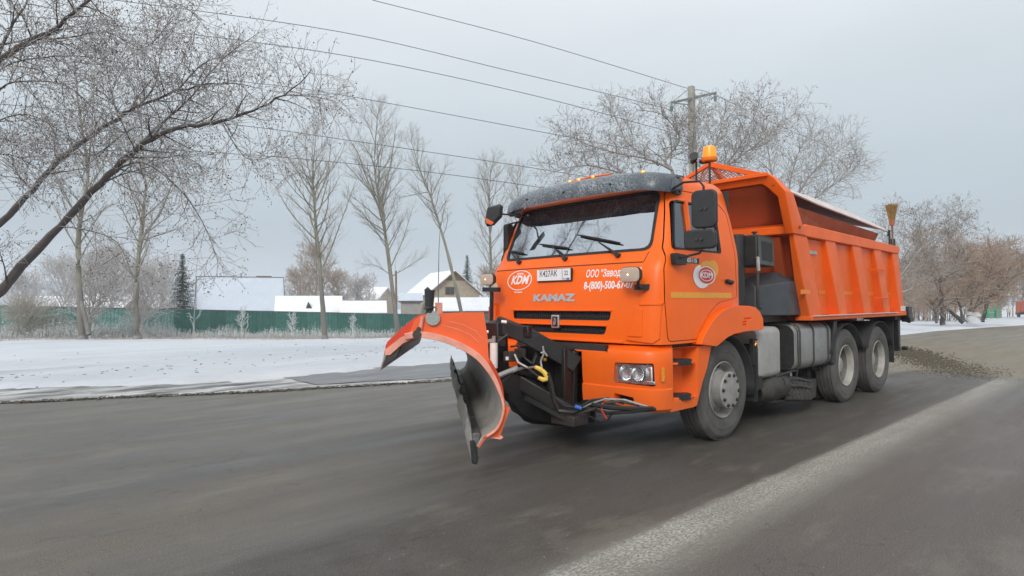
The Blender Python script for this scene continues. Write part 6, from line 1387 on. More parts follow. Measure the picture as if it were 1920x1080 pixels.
maple(36, [('trunk', [(-46.029,-4.560,0.063), (-46.179,-4.393,0.901), (-46.435,-4.126,1.812), (-47.008,-3.553,3.085)], .14, .05, 14, 1.6, .4), ('branches', [(-46.179,-4.393,0.901), (-46.079,-4.436,2.361), (-46.188,-4.272,4.185), (-46.443,-4.003,5.205)], .07, .01, 26, 1.5, .3), ('branches', [(-46.435,-4.126,1.812), (-47.271,-3.298,3.448), (-47.927,-2.655,4.538)], .07, .01, 26, 1.5, .2)],
      'slim tree just left of the green kiosk', MR3, MB3, group=None)
# snow caught in the low fork
mb = MB()
for (a, r_) in (((-41.556,-4.323,0.376), .35), ((-41.751,-4.135,0.610), .28), ((-41.575,-4.431,0.678), .22), ((-41.534,-4.213,0.210), .4)): mb.lathe([(0, r_ * .6), (r_ * .5, r_ * .5), (r_ * .9, r_ * .1), (r_, -r_ * .4), (0, -r_ * .5)], a, 'z', 12)
tag(part('snow_heap', mb, 'snow', smooth=60), 'small heap of snow round the foot of the splayed tree', kind='stuff')
# distant wood on the right, trunks and pale brown crowns
def wood(name, seed, spots, m, label, h0, h1, rmin, cnt=(7, 6, 4), kind='stuff', spread=1.):
    v = Veg(seed); P = dict(POP); P.update(n=[0, 0, cnt[1], cnt[2]], rmin=rmin, len=[0, 3, 1.6, .8], r=[0, .05, .03, .02], ang=[0, 38, 42, 40], up=[0, .12, .12, .05], seg=[4, 4, 3, 2])
    for (x, y) in spots:
        z = gz(x, y) - .1; h = v.r.uniform(h0, h1); p = Vector((x, y, z)); pts = [p, p + Vector((v.r.gauss(0, .2), v.r.gauss(0, .2), h * .5)), p + Vector((v.r.gauss(0, .5), v.r.gauss(0, .5), h))]
        q, qr = v.guide('branches', pts, h * .014, .015, 5, 3); v.kids(q, qr, 1, 1, P, t0=.15, count=cnt[0], lenf=lambda t_: h * .33 * spread * (1.1 - .6 * t_))
    V, F = [], []
    for k, (a, b_) in v.b.items(): n = len(V); V += a; F += [tuple(i + n for i in q) for q in b_]
    me = bpy.data.meshes.new(name); me.from_pydata(V, [], F); me.update(); me.materials.append(MATS[m]); me.shade_smooth(); o = bpy.data.objects.new(name, me); COL.objects.link(o); tag(o, label, kind=kind); return o
def at(px, D):
    l_ = (px - 960) / 1150.56 * D; return (6.1427 - .6782 * D - .7348 * l_, 4.4978 - .7345 * D + .6783 * l_)
sp_ = [at(rng.uniform(1560, 1990), rng.uniform(75, 150)) for _ in range(62)] 
wood('distant_wood', 41, sp_, 'twig_thicket', 'brownish distant wood behind the right verge', 7, 11, .03, (16, 7, 4))
sp_ = [at(rng.uniform(1660, 1850), rng.uniform(52, 72)) for _ in range(26)]
wood('shrub_belt', 42, sp_, 'twig_brown', 'pale brown shrubs in front of the distant wood', 2.5, 5, .016, (12, 6, 4))
# row of thin dark stakes under the shrubs
st0 = None
ORD = 'first second third fourth fifth sixth seventh eighth ninth tenth eleventh twelfth thirteenth fourteenth fifteenth sixteenth seventeenth eighteenth'.split()
for i in range(18):
    x, y = at(1702 + i * 7.0 + rng.uniform(-1.6, 1.6), 62 + rng.uniform(-2, 2)); h = rng.uniform(1.0, 1.7); z = gz(x, y)
    o = part('thin_trunk', MB().tube([(0, 0, -.1), (rng.gauss(0, .03), 0, h * .5), (rng.gauss(0, .08), 0, h)], [.06, .05, .03], 6), 'stake', None); o.location = (x, y, z)
    tag(o, 'short dark bare stem, ' + ORD[i] + ' from the left in the row beyond the right verge', 'tree stem', 'dark stems in a row beyond the right verge')
# pale bushy trees behind the houses
BG = dict(POP); BG.update(n=[0, 0, 8, 5], rmin=.022, len=[0, 3, 1.7, .9], r=[0, .06, .035, .025], ang=[0, 45, 42, 40], up=[0, .1, .1, .05])
def bush(seed, px, D, h, rr_, m, label, n1=30, name='bare_tree', rmin=.022):
    v = Veg(seed); x, y = at(px, D); z = gz(x, y) - .2; p = Vector((x, y, z)); P = dict(BG); P['rmin'] = rmin
    q, qr = v.guide('trunk', [p, p + Vector((.1, 0, h * .35)), p + Vector((-.2, .1, h * .7)), p + Vector((0, 0, h))], h * .02, .03, 7)
    v.kids(q, qr, 1, 1, P, t0=.12, count=n1, lenf=lambda t_: rr_ * (.5 + 1.0 * math.sin(PI * min(1, t_ * .85 + .1))))
    return v.build(name, dict(trunk=m, branches=m, twigs=m), label)
bush(51, 592, 92, 9.8, 3.6, 'twig_brown', 'round brown tree behind the low snowy sheds', 44)
bush(52, 560, 96, 6.5, 2.6, 'twig_brown', 'lower brown tree left of the round one behind the sheds', 30)
bush(53, 632, 90, 6.0, 2.6, 'twig_brown', 'low brown tree right of the round one behind the sheds', 28)
bush(54, 675, 84, 4.6, 2.4, 'twig_pale', 'frosted pale bush behind the sheds left of the gabled house', 26)
bush(55, 210, 60, 6.5, 2.6, 'twig_pale', 'dense frosted tree behind the fence between the two left poplars', 40, rmin=.014)
bush(56, 120, 64, 5.5, 2.4, 'twig_pale', 'frosted tree behind the fence, left of the leftmost poplar', 30, rmin=.014)
bush(57, 300, 58, 5.0, 2.4, 'twig_pale', 'frosted bush behind the fence left of the spruce', 30, rmin=.014)
bush(58, 40, 75, 4.5, 2.4, 'twig_pale', 'frosted bush at the far left behind the fence', 24, rmin=.016)
bush(59, 930, 70, 5.2, 2.6, 'twig_brown', 'brown bush showing between gabled house and truck', 26)
# undergrowth of fine frosted stems round the feet of the left poplars
bush(60, 172, 39, 4.2, 1.5, 'twig_pale', 'frosted suckers growing round the leftmost poplar', 26, name='frosted_shrub', rmin=.008)
bush(61, 268, 39.5, 3.4, 1.3, 'twig_pale', 'frosted suckers growing round the second poplar from the left', 22, name='frosted_shrub', rmin=.008)
bush(62, 52, 39, 1.7, .8, 'weed', 'small tan bush in front of the fence at the far left', 24, name='frosted_shrub', rmin=.008)
# spruces
def spruce(seed, px, D, h, rad, label, frost):
    r = random.Random(seed); x, y = at(px, D); z = gz(x, y); root = empty('spruce_tree', (x, y, z)); tag(root, label, 'tree')
    part('trunk', MB().tube([(0, 0, 0), (0, 0, h)], [.16, .02], 8), 'bark_low', root)
    mb = MB(); fb = MB(); V, F = mb.v, mb.f; n_t = int(h * 9)
    for i in range(n_t):
        t_ = i / n_t; hz = .25 + (h - .25) * t_; rr_ = rad * (1 - t_) ** .8 + .05; nb = max(5, int(13 * (1 - t_) + 4))
        for k in range(nb):
            a = r.uniform(0, 6.28); L_ = rr_ * r.uniform(.7, 1.12); dx, dy = math.cos(a), math.sin(a); sag = -.30 * L_
            ns = max(2, int(L_ / .16))
            for q in range(ns):
                f0 = (q + .3) / ns; w_ = .14 * (1.15 - f0) + .04; cx, cy, cz = dx * L_ * f0, dy * L_ * f0, hz + sag * f0 + .18 * L_ * f0 * f0
                for s_ in (1, -1, 0):
                    ex, ey = dx * .13 + s_ * -dy * w_, dy * .13 + s_ * dx * w_; tgt = mb if r.random() > frost else fb
                    n = len(tgt.v); ww = .035
                    tgt.v += [(cx - dy * ww, cy + dx * ww, cz), (cx + dy * ww, cy - dx * ww, cz), (cx + ex, cy + ey, cz - .04 + r.uniform(-.04, .02))]; tgt.f.append((n, n + 1, n + 2))
                    tgt.v += [(cx, cy, cz + .03), (cx, cy, cz - .06), (cx + ex * .9, cy + ey * .9, cz - .07)]; tgt.f.append((n + 3, n + 4, n + 5))
    o = part('needles', mb, 'spruce', root, fix=False, smooth=0); o['kind'] = 'stuff'; o = part('frosted_needles', fb, 'spruce_frost', root, fix=False, smooth=0); o['kind'] = 'stuff'
spruce(71, 342, 52, 6.8, 1.45, 'dark green spruce dusted with snow left of the big snowy roof', .30)
spruce(72, 876, 84, 9.6, 1.9, 'slender spruce behind the gabled house', .42)

# ================================================================== FENCE, WEEDS
FA, FB = Vector((9.0, -49.5, 0)), Vector((-20.8, -38.7, 0)); FC = Vector((-36, -33.2, 0))
fence = empty('sheet_fence', (FA.x, FA.y, gz(FA.x, FA.y))); tag(fence, 'long green profiled sheet fence along the far side of the snow', 'fence')
fdir = (FB - FA).normalized(); fL = (FC - FA).length; PW = 1.13; npn = int(fL / PW)
def ftop(s_): return 1.44 - (1.44 - .60) * (s_ - 5.5) / 26.0
for i in range(npn):
    s0 = i * PW; mb = MB(); prof = []; x = 0; per = PW / 5
    for k in range(5): prof += [(x, 0), (x + per * .35, 0), (x + per * .5, .03), (x + per * .85, .03)]; x += per
    prof.append((PW - .006, 0)); top = ftop(s0) + rng.uniform(-.012, .012)
    c = FA + fdir * s0; n_ = Vector((-fdir.y, fdir.x, 0))
    if n_.dot(Vector((6, 4.5, 0)) - c) < 0: n_ = -n_
    bot = gz(c.x, c.y) - .05
    mb.v = [tuple(fdir * a + n_ * b_ + Vector((0, 0, bot))) for a, b_ in prof] + [tuple(fdir * a + n_ * b_ + Vector((0, 0, top))) for a, b_ in prof]
    m_ = len(prof); mb.f = [(j, j + 1, m_ + j + 1, m_ + j) for j in range(m_ - 1)]
    frost = c.x > -5.2 or (c.x > -6.5 and i % 2)
    o = part('sheet_panel', mb, 'fence_frost' if frost else ('fence_green_worn' if rng.random() < .4 else 'fence_green'), fence, smooth=0); o.location = Vector((c.x, c.y, 0)) - fence.location + (n_ * (.006 if i % 2 else 0))
    if frost: o['label'] = 'frosted pale green fence sheet'
mb = MB()
for i in range(npn):
    a = FA + fdir * (i * PW); b_ = FA + fdir * ((i + 1) * PW)
    o = part('top_rail', MB().beam(tuple(a + Vector((0, 0, ftop(i * PW) + .045))), tuple(b_ + Vector((0, 0, ftop((i + 1) * PW) + .045))), .09, .085), 'rail_dark', fence, smooth=0); o.location = -fence.location
    if i % 3 == 0:
        o = part('post', MB().box((a.x, a.y, (gz(a.x, a.y) + ftop(i * PW)) / 2), (.08, .08, ftop(i * PW) - gz(a.x, a.y) + .1)), 'rail_dark', fence, smooth=0); o.location = -fence.location - n_ * .10
# weeds: thin frosted stalks and a mat of dry grass before the fence
def weeds(name, seed, n, s0, s1, d0, d1, h0, h1, m, label, wdt, leaf=0.):
    r = random.Random(seed); V, F = [], []
    for _ in range(n):
        s_ = r.uniform(s0, s1); off = r.uniform(d0, d1); p = FA + fdir * s_ + n_ * off; z = gz(p.x, p.y) - .03
        cl = .5 + .9 * max(0, noise.noise(Vector((s_ * .55, off * .5, seed))) + .35); h = r.uniform(h0, h1) * cl
        lx, ly = r.gauss(0, .14) * h, r.gauss(0, .14) * h; k = len(V); a = r.uniform(0, 3.14); wx, wy = wdt * math.cos(a), wdt * math.sin(a)
        V += [(p.x - wx, p.y - wy, z), (p.x + wx, p.y + wy, z), (p.x + lx * .5 + wx * .8, p.y + ly * .5 + wy * .8, z + h * .55), (p.x + lx * .5 - wx * .8, p.y + ly * .5 - wy * .8, z + h * .55), (p.x + lx, p.y + ly, z + h)]
        F += [(k, k + 1, k + 2, k + 3), (k + 3, k + 2, k + 4)]
        if r.random() < leaf:
            for q in range(r.randint(4, 9)):
                t_ = r.uniform(.3, 1.05); c = Vector((p.x + lx * t_, p.y + ly * t_, z + h * t_)); e = Vector((r.gauss(0, 1), r.gauss(0, 1), r.uniform(.2, 1.3))).normalized() * r.uniform(.05, .16); g_ = Vector((-e.y, e.x, e.z * .3)).normalized() * .018
                k = len(V); V += [tuple(c), tuple(c + e * .5 + g_), tuple(c + e), tuple(c + e * .5 - g_)]; F.append((k, k + 1, k + 2, k + 3))
    me = bpy.data.meshes.new(name); me.from_pydata(V, [], F); me.update(); me.materials.append(MATS[m]); o = bpy.data.objects.new(name, me); COL.objects.link(o); tag(o, label, kind='stuff')
weeds('dry_grass', 81, 26000, 0, fL, .5, 6.2, .05, .26, 'dry_grass', 'low dry tan grass in front of the fence', .010)
weeds('frosted_weeds', 82, 6500, 0, fL, .3, 3.4, .3, .95, 'weed_frost', 'frosted weed stalks in front of the green fence', .009, .8)
weeds('tall_weeds', 83, 3200, 0, 16, .3, 2.6, .5, 1.5, 'weed_frost', 'thicker frosted weeds before the left part of the fence', .009, .9)
weeds('brown_weeds', 84, 4500, 0, fL, .4, 5.5, .12, .5, 'weed', 'brownish weed stalks along the fence', .010, .6)
def sapling(seed, px, D, h, label, n1=12):
    v = Veg(seed); x, y = at(px, D); z = gz(x, y); p = Vector((x, y, z)); P = dict(POP); P.update(n=[0, 0, 4, 2], rmin=.012, len=[0, 1, .35, .15], r=[0, .02, .012, .01])
    q, qr = v.guide('trunk', [p, p + Vector((.03, 0, h * .5)), p + Vector((-.03, .02, h))], .035, .012, 6); v.kids(q, qr, 1, 1, P, t0=.2, count=n1, lenf=lambda t_: h * .42 * (1.2 - .7 * t_))
    v.build('frosted_sapling', dict(trunk='weed_frost', branches='weed_frost', twigs='weed_frost'), label, 'sapling')
sapling(91, 455, 42.5, 1.9, 'frosted sapling before the fence under the big snowy roof')
sapling(92, 365, 41.5, 2.3, 'thin frosted sapling before the fence just right of the spruce', 5)
sapling(93, 548, 43, 1.6, 'frosted sapling before the fence left of the forked poplar')
sapling(94, 662, 45, 1.5, 'frosted sapling before the fence right of the forked poplar', 9)

# ================================================================== HOUSES
RZ0 = R(137.3)
def house(name, px, D, wd, dp, z_e, z_r, axis, wall, roof, label, turn=None, snow=.10, over=.25, ground=None, cat='house', dx=0.):
    turn = math.degrees(math.atan2(960 - px, 1150)) if turn is None else turn; x, y = at(px, D); g0 = (gz(x, y) if ground is None else ground) - .3; root = empty(name, (x, y, g0), RZ0 + R(turn)); tag(root, label, cat)
    h = z_e - g0; hr = z_r - g0
    part('wall', MB().box((0, 0, h / 2), (wd, dp, h)), wall, root, smooth=0)
    if axis == 'x':
        for s_ in (-1, 1):
            e = over * (hr - h) / (dp / 2); q = [(-wd / 2 - over, s_ * (dp / 2 + over), h - e), (wd / 2 + over, s_ * (dp / 2 + over), h - e), (wd / 2 + over, 0, hr), (-wd / 2 - over, 0, hr)]
            mb = MB(); mb.v = q + [(a, b_, c + snow) for a, b_, c in q]; mb.f = [(0, 1, 2, 3), (7, 6, 5, 4), (0, 4, 5, 1), (1, 5, 6, 2), (3, 2, 6, 7), (0, 3, 7, 4)]; rf = part('roof', mb, roof, root, smooth=0)
            part('eave_board', MB().beam((-wd / 2 - over, s_ * (dp / 2 + over), h - e - .06), (wd / 2 + over, s_ * (dp / 2 + over), h - e - .06), .05, .14), 'eave_dark', rf, smooth=0)
        for s_ in (-1, 1): part('gable', MB().prism([(-dp / 2, h), (dp / 2, h), (0, hr - .02)], 'x', s_ * (wd / 2 - .1), s_ * (wd / 2 - .002)), wall, root, smooth=0)
    else:
        for s_ in (-1, 1):
            e = over * (hr - h) / (wd / 2); q = [(s_ * (wd / 2 + over), -dp / 2 - over, h - e), (s_ * (wd / 2 + over), dp / 2 + over, h - e), (0, dp / 2 + over, hr), (0, -dp / 2 - over, hr)]
            mb = MB(); mb.v = q + [(a, b_, c + snow) for a, b_, c in q]; mb.f = [(0, 1, 2, 3), (7, 6, 5, 4), (0, 4, 5, 1), (1, 5, 6, 2), (3, 2, 6, 7), (0, 3, 7, 4)]; rf = part('roof', mb, roof, root, smooth=0)
            part('barge_board', MB().beam((s_ * (wd / 2 + over), -dp / 2 - over - .03, h - e - .08), (0, -dp / 2 - over - .03, hr - .08), .06, .18, (0, 1, 0)), 'wood_brown', rf, smooth=0)
        part('gable', MB().prism([(-wd / 2, h), (wd / 2, h), (0, hr - .02)], 'y', -dp / 2 + .002, -dp / 2 + .1), wall, root, smooth=0)
        part('gable', MB().prism([(-wd / 2, h), (wd / 2, h), (0, hr - .02)], 'y', dp / 2 - .1, dp / 2 - .002), wall, root, smooth=0)
    return root, h, hr
b1, h, hr = house('barn', 452, 72, 8.9, 5.4, .98, 4.62, 'x', 'wall_grey', 'roof_snow', 'long barn with one big plain snow covered roof', over=.2, cat='barn')
for s_ in (1, -1): part('verge_board', MB().beam((s_ * 4.68, -2.95, h + .0), (s_ * 4.68, 0, hr + .06), .06, .20), 'eave_dark', b1, smooth=0)
part('flue_pipe', MB().cyl((0, -.05, hr - .1), (0, -.05, hr + .55), .07, 8), 'galv', b1); part('ridge_cap', MB().box((0, 0, hr + .12), (9.3, .14, .05)), 'eave_dark', b1); part('snow_patch', MB().box((2.5, 0, hr + .20), (1.7, .2, .12)), 'wood_brown', b1, bev=.03)
part('roof_vent', MB().box((-3.4, -1.4, h + 1.95), (.18, .12, .22)), 'galv', b1)
b2, h, hr = house('low_shed', 580, 63, 6.2, 4.4, .72, 2.25, 'x', 'wood_brown', 'roof_snow_white', 'low shed with white snowy roof and a small triangular vent, right of the barn', over=.15, cat='shed')
part('triangular_vent', MB().prism([(-.32, h + .35), (.30, h + .30), (-.1, h + 1.05)], 'y', -1.85, -1.2), 'eave_dark', b2)
b3, h, hr = house('low_shed', 682, 62, 4.2, 3.6, .65, 1.72, 'x', 'wood_brown', 'roof_snow_white', 'low shed with white snowy roof between forked poplar and tallest poplar', over=.15, cat='shed')
b4, h, hr = house('gabled_house', 829, 76, 6.4, 8.0, 2.75, 5.35, 'y', 'wall_tan', 'roof_snow_white', 'tan house with steep snowy roof and gable window, behind the plough', turn=27, over=.35)
part('gable_boards', MB().prism([(-1.35, hr - 1.15), (1.35, hr - 1.15), (0, hr - .15)], 'y', -4.045, -4.004), 'wood_brown', b4, smooth=0)
wn = part('window', MB().box((-.55, -4.03, h - .02 + .25), (1.15, .06, .95)), 'wood_brown', b4, smooth=0); part('pane', MB().box((-.80, -4.065, h + .23), (.46, .02, .8)).box((-.28, -4.065, h + .23), (.46, .02, .8)), 'window_dark', wn, smooth=0)
for k in range(9): part('wall_board', MB().box((-3.215, -3.4 + k * .85, h - .8), (.03, .80, .12)), 'wall_grey', b4, smooth=0)
b5, h, hr = house('low_shed', 868, 62, 5.4, 3.4, .82, 2.0, 'x', 'wood_brown', 'roof_snow_white', 'low brown shed with snowy roof in front of the gabled house', over=.15, cat='shed')
b6, h, hr = house('small_house', 700, 92, 4.6, 5.0, 2.2, 3.9, 'x', 'wall_tan', 'roof_snow_white', 'small tan house left of the gabled house behind the tallest poplar', turn=-20)
b7, h, hr = house('small_house', 770, 70, 2.2, 3.0, 1.9, 2.6, 'x', 'wall_grey', 'roof_snow', 'grey lean-to beside the gabled house', turn=10)
house('small_house', 95, 105, 9, 6, .9, 3.0, 'x', 'wood_brown', 'roof_snow_white', 'distant low house with snowy roof at the far left')
house('small_house', 205, 92, 7, 6, 1.2, 3.0, 'x', 'wall_grey', 'roof_snow_white', 'distant low house with snowy roof behind the left poplars', turn=15)
house('small_house', 292, 76, 3.6, 5, 1.3, 2.7, 'y', 'wood_brown', 'roof_snow_white', 'small reddish brown house between second poplar and spruce', turn=-12)
x, y = at(744, 58); tag(part('wooden_post', MB().cyl((x, y, -1.5), (x + .1, y, 4.6), .10, 8), 'wood_brown', None), 'dark wooden post standing right of the tallest poplar', 'post')

# ================================================================== UTILITY POLE AND WIRES
pole = empty('utility_pole', (-17.208,-9.335,1.631)); tag(pole, 'square concrete utility pole with steel crossarm behind the truck cab', 'utility pole')
p0 = Vector((-17.249,-9.317,1.066)); p1 = Vector((-16.955,-9.262,10.623)); o_ = Vector(pole.location)
def loc(v): v = Vector(v) - o_; return (v.x, v.y, v.z)
part('pole_shaft', MB().loft([[(loc(p)[0] + a * s_, loc(p)[1] + b_ * s_, loc(p)[2]) for a, b_ in ((-1, -1), (1, -1), (1, 1), (-1, 1))] for p, s_ in ((p0 - Vector((0, 0, 1)), .17), (p1, .115))]), 'concrete', pole, bev=.02)
ca, cb = Vector((-15.988,-9.639,9.796)), Vector((-17.923,-8.648,10.414))
part('crossarm', MB().beam(loc(ca), loc(cb), .07, .09), 'galv', pole)
part('arm_brace', MB().tube([loc(ca), loc((-16.681,-9.250,10.418))], .014, 5).tube([loc(cb), loc((-16.940,-9.160,10.047))], .02, 5).tube([loc(ca), loc((-16.811,-9.287,9.823))], .02, 5), 'galv', pole)
for q in ((-16.004,-9.624,9.796), (-17.890,-8.679,10.415)): part('insulator', MB().tube([loc(q), loc((q[0], q[1], q[2] - .12)), loc((q[0], q[1], q[2] - .16)), loc((q[0], q[1], q[2] - .26)), loc((q[0], q[1], q[2] - .36))], [.03, .045, .08, .07, .05], 8), 'glass_green', pole)
part('lamp_arm', MB().tube([loc((-16.908,-9.117,8.175)), loc((-15.778,-9.353,7.892)), loc((-15.122,-9.557,7.689))], .02, 5), 'galv', pole)
W = [([(-4.959,-14.834,12.368), (-10.479,-12.213,11.616), (-16.680,-9.249,10.463)], 'topmost wire running to the pole top'), 
     ([(2.219,-18.771,11.419), (-4.159,-15.611,11.226), (-9.886,-12.800,10.462), (-15.112,-9.910,9.582), (-16.009,-9.632,9.440)], 'second wire from the top, ending at the left crossarm insulator'),
     ([(5.748,-20.695,10.614), (1.821,-19.107,10.775), (-4.405,-16.086,10.608), (-10.339,-12.680,9.701), (-15.130,-10.193,8.787), (-16.929,-9.227,8.382)], 'third wire from the top'),
     ([(5.667,-24.703,10.681), (-1.902,-20.451,10.258), (-5.598,-18.409,9.994), (-13.065,-12.926,8.526), (-17.226,-9.392,7.460)], 'fourth wire from the top'),
     ([(5.597,-27.402,9.475), (-2.102,-21.677,8.844), (-5.905,-18.999,8.352), (-12.227,-14.016,7.243), (-17.441,-9.513,6.084)], 'second wire from the bottom'),
     ([(5.577,-27.435,7.974), (-1.319,-22.438,7.720), (-5.918,-19.020,7.373), (-10.560,-15.570,6.799), (-17.483,-9.497,5.395)], 'lowest wire'),
     ([(-17.057,-9.173,10.486), (-18.607,-9.099,10.594), (-25.664,-9.388,10.682), (-37.220,-9.603,10.876)], 'short wire leaving the pole top to the right')]
for pts_, lab in W:
    v = Veg(5); q, qr = v.guide('w', pts_, .0001, .0001, 4, 6)
    o = part('power_line', MB().tube(q, .013, 4, cap=False), 'rail_dark', None, smooth=0); tag(o, lab + ' across the grey sky', 'wire', 'power lines across the sky')

# ================================================================== SMALL THINGS
# broom standing head up in its holder at the rear of the body
bm_ = empty('broom', (-5.98, 1.16, 2.46)); tag(bm_, 'straw broom standing head up at the rear of the dump body', 'broom')
part('broomstick', MB().cyl((0, 0, 0), (.02, 0, .5), .016, 8), 'wood_brown', bm_)
mb = MB()
for k in range(150):
    a = rng.uniform(0, 6.28); r_ = rng.random() ** .5; mb.tube([(.02 + .02 * math.cos(a) * r_, .03 * math.sin(a) * r_, .34), (.02 + .035 * math.cos(a) * r_, .05 * math.sin(a) * r_, .46), (.02 + .05 * math.cos(a) * r_ + rng.gauss(0, .004), .105 * math.sin(a) * r_ + rng.gauss(0, .006), .70 + rng.uniform(-.03, .02))], [.005, .005, .003], 3, cap=False)
o = part('bristles', mb, 'straw', bm_, smooth=0); o['kind'] = 'stuff'
part('binding', MB().tube([(.02, 0, .33), (.02, 0, .42)], [.034, .048], 10), 'broom_red', bm_)
# people by the skin modifier
def skin(name, verts, edges, m, parent, sub=2):
    me = bpy.data.meshes.new(name); me.from_pydata([v[0] for v in verts], edges, []); me.update(); o = bpy.data.objects.new(name, me); COL.objects.link(o)
    md = o.modifiers.new('s', 'SKIN'); md.use_smooth_shade = True
    for i, v in enumerate(verts): me.skin_vertices[0].data[i].radius = (v[1], v[2] if len(v) > 2 else v[1])
    me.skin_vertices[0].data[0].use_root = True
    q = o.modifiers.new('sub', 'SUBSURF'); q.levels = sub; q.render_levels = sub
    bpy.context.view_layer.update(); me2 = bpy.data.meshes.new_from_object(o.evaluated_get(bpy.context.evaluated_depsgraph_get())); o.modifiers.clear(); o.data = me2; me2.name = name; me2.materials.append(MATS[m]); me2.shade_smooth(); o.parent = parent; return o
# driver behind the wheel
dr = empty('person', (.18, .55, 1.62)); tag(dr, 'driver in an orange vest behind the steering wheel of the truck', 'person')
vb = [((0, 0, 0), .15, .13), ((.0, 0, .22), .14, .12), ((.01, 0, .42), .17, .13), ((.03, 0, .54), .08, .07), ((.04, 0, .60), .055), ((.06, 0, .68), .08, .095), ((.07, 0, .79), .085, .10), ((.06, 0, .86), .05, .05),
      ((.04, .19, .47), .065), ((.20, .25, .30), .05), ((.40, .19, .42), .035), ((.46, .17, .46), .03), ((.04, -.19, .47), .065), ((.20, -.25, .30), .05), ((.40, -.19, .40), .035), ((.46, -.17, .44), .03),
      ((.25, .12, .02), .085), ((.48, .13, .02), .07), ((.25, -.12, .02), .085), ((.48, -.13, .02), .07)]
eb = [(0, 1), (1, 2), (2, 3), (3, 4), (4, 5), (5, 6), (6, 7), (2, 8), (8, 9), (9, 10), (10, 11), (2, 12), (12, 13), (13, 14), (14, 15), (0, 16), (16, 17), (0, 18), (18, 19)]
bd = skin('body', vb, eb, 'skin', dr)
part('vest', MB().loft([[(a * .17 * k + .02 + dx, b_ * .20 * k, z) for a, b_ in [(math.cos(2 * PI * i / 16), math.sin(2 * PI * i / 16)) for i in range(16)]] for z, k, dx in ((-.05, 1.0, 0), (.2, 1.0, 0), (.38, 1.12, 0), (.47, 1.1, 0), (.54, .62, .01))]), 'vest', dr, smooth=60)
for s_ in (1, -1):
    part('sleeve', MB().tube([(.04, s_ * .17, .48), (.12, s_ * .235, .38), (.20, s_ * .25, .30), (.31, s_ * .22, .36), (.40, s_ * .19, .42)], [.075, .068, .062, .052, .045], 10), 'vest', dr, smooth=60)
    for f in range(4): part('finger', MB().tube([(.45, s_ * .17 + (f - 1.5) * .017, .44), (.49, s_ * .17 + (f - 1.5) * .018, .47), (.505, s_ * .17 + (f - 1.5) * .018, .45), (.49, s_ * .17 + (f - 1.5) * .017, .43)], [.010, .010, .009, .007], 6), 'skin', dr)
    part('thumb', MB().tube([(.43, s_ * .15, .45), (.47, s_ * .135, .46), (.49, s_ * .14, .445)], [.012, .010, .008], 6), 'skin', dr)
part('hair', MB().loft([[(.055 + .095 * math.cos(2 * PI * i / 14) * k, .105 * math.sin(2 * PI * i / 14) * k, z - (.02 if math.cos(2 * PI * i / 14) < 0 else -.03)) for i in range(14)] for z, k in ((.77, 1.0), (.83, .98), (.88, .75), (.90, .3))]), 'dark_cloth', dr, smooth=60)
part('nose', MB().tube([(.145, 0, .755), (.17, 0, .72), (.15, 0, .715)], [.012, .016, .014], 6), 'skin', dr)
for s_ in (1, -1): part('eye', MB().lathe([(0, .012), (.010, .006), (.012, 0)], (.145, s_ * .035, .765), 'x', 8), 'black_print', dr)
# walker on the far verge
wx, wy = at(1890, 98); wz = gz(wx, wy) + .03
wk = empty('person', (wx, wy, wz), R(35)); tag(wk, 'distant walker in a pale coat and dark trousers on the snowy verge', 'person')
vb = [((0, 0, .95), .15, .12), ((0, 0, 1.15), .15, .12), ((0, 0, 1.38), .17, .11), ((0, 0, 1.5), .06), ((0, 0, 1.60), .085, .09), ((0, 0, 1.70), .08, .085), ((0, .19, 1.38), .06), ((.05, .23, 1.02), .05), ((.16, .2, .92), .035), ((0, -.19, 1.38), .06), ((-.05, -.23, 1.02), .05), ((.05, -.22, .88), .035), ((.06, .09, .85), .10), ((.12, .10, .48), .07), ((.02, .10, .09), .05), ((.14, .10, .04), .04), ((-.04, -.09, .85), .10), ((-.02, -.10, .48), .07), ((-.2, -.10, .12), .05), ((-.10, -.10, .05), .04)]
eb = [(0, 1), (1, 2), (2, 3), (3, 4), (4, 5), (2, 6), (6, 7), (7, 8), (2, 9), (9, 10), (10, 11), (0, 12), (12, 13), (13, 14), (14, 15), (0, 16), (16, 17), (17, 18), (18, 19)]
skin('body', vb, eb, 'dark_cloth', wk)
part('coat', MB().loft([[(a * .17 * k, b_ * .24 * k, z) for a, b_ in [(math.cos(2 * PI * i / 16), math.sin(2 * PI * i / 16)) for i in range(16)]] for z, k in ((.78, 1.1), (.95, 1.05), (1.2, 1.05), (1.4, 1.02), (1.48, .6), (1.52, .35))]), 'beige_cloth', wk, smooth=60)
for s_ in (1, -1): part('sleeve', MB().tube([(0, s_ * .2, 1.40), (.05 * s_, s_ * .26, 1.14), (.10, s_ * .22, .95)], [.075, .06, .05], 10), 'beige_cloth', wk, smooth=60)
part('hood', MB().lathe([(0, .13), (.08, .11), (.115, .04), (.11, -.06), (.06, -.10)], (0, 0, 1.66), 'z', 14), 'beige_cloth', wk, smooth=60)
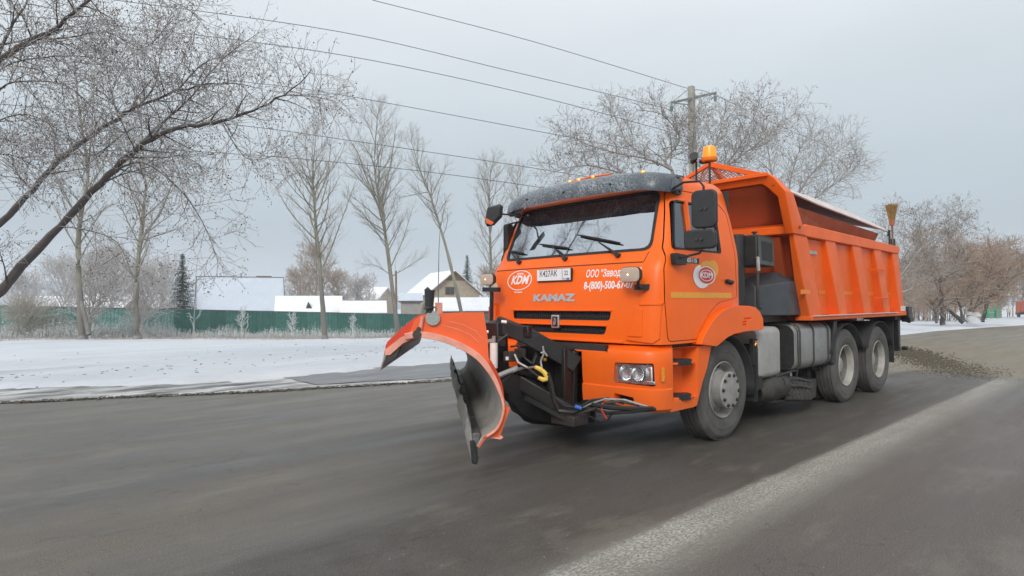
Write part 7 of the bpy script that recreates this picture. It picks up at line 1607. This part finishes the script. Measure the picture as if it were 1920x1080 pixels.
# green kiosk with a pale sign on its roof
kx, ky = at(1856, 88); kz = gz(kx, ky)
kk = empty('kiosk', (kx, ky, kz), RZ0); tag(kk, 'small green kiosk with pale roof sign beyond the far verge', 'kiosk')
part('body', MB().box((0, 0, .75), (1.8, 1.4, 1.5)), 'kiosk_green', kk, bev=.03); part('roof', MB().box((0, 0, 1.53), (2.0, 1.6, .10)), 'kiosk_green', kk, bev=.02)
part('roof_sign', MB().box((0, 0, 1.85), (.45, .12, .55)).box((.10, 0, 2.05), (1.1, .14, .14)).prism([(-.3, 2.12), (.3, 2.12), (0, 2.85)], 'y', -.06, .06), 'kiosk_white', kk); part('door', MB().box((.3, -.705, .62), (.6, .03, 1.15)), 'fence_green', kk); part('counter', MB().box((-.4, -.73, .85), (.7, .10, .05)), 'kiosk_white', kk)
# orange lorry far down the road at the frame edge
lx, ly = at(1922, 104); lz = gz(lx, ly)
lo = empty('distant_lorry', (lx, ly, lz), RZ0 + R(70)); tag(lo, 'orange and grey vehicle far off at the right edge', 'lorry')
part('cab', MB().prism(rpoly([(-1.0, .8), (.9, .8), (.9, 1.7), (.6, 2.7), (-1.0, 2.7)], .1), 'y', -1.1, 1.1), 'far_orange', lo, bev=.04); part('windscreen', MB().prism([(.91, 1.8), (.62, 2.6), (.66, 2.62), (.95, 1.8)], 'y', -.95, .95), 'window_dark', lo)
part('cargo_box', MB().box((-3.2, 0, 1.9), (4.0, 2.2, 1.8)), 'far_orange', lo, bev=.03); part('chassis', MB().box((-2.2, 0, .7), (6.0, 1.6, .3)), 'black_frame', lo); part('bumper', MB().box((.95, 0, .65), (.2, 2.2, .4)), 'steel_light', lo, bev=.03)
for x_ in (.1, -3.9):
    for s_ in (1, -1): part('wheel', MB().lathe([(0, -.14), (.3, -.14), (.46, -.12), (.48, 0), (.46, .12), (.3, .14), (0, .14)], (x_, s_ * .95, .48), 'y', 20), 'tyre', lo)
# low warning cone shape left out: not in the photograph
HAZE = .0010
if HAZE:
    m = bpy.data.materials.new('haze'); m.use_nodes = True; tt = m.node_tree; tt.nodes.clear(); oo = tt.nodes.new('ShaderNodeOutputMaterial'); vv_ = tt.nodes.new('ShaderNodeVolumePrincipled')
    vv_.inputs['Color'].default_value = (.93, .96, 1, 1); vv_.inputs['Density'].default_value = HAZE; vv_.inputs['Anisotropy'].default_value = .2; tt.links.new(vv_.outputs[0], oo.inputs['Volume']); MATS['haze'] = m
    o = part('haze', MB().box((-420, -420, 18), (2300, 2300, 60)), 'haze', None, smooth=0); tag(o, 'thin winter haze over the whole place', kind='stuff')
for o in [q for q in bpy.data.objects if q.name.split('.')[0] == 't' and q.name not in COL.objects]: bpy.data.objects.remove(o)
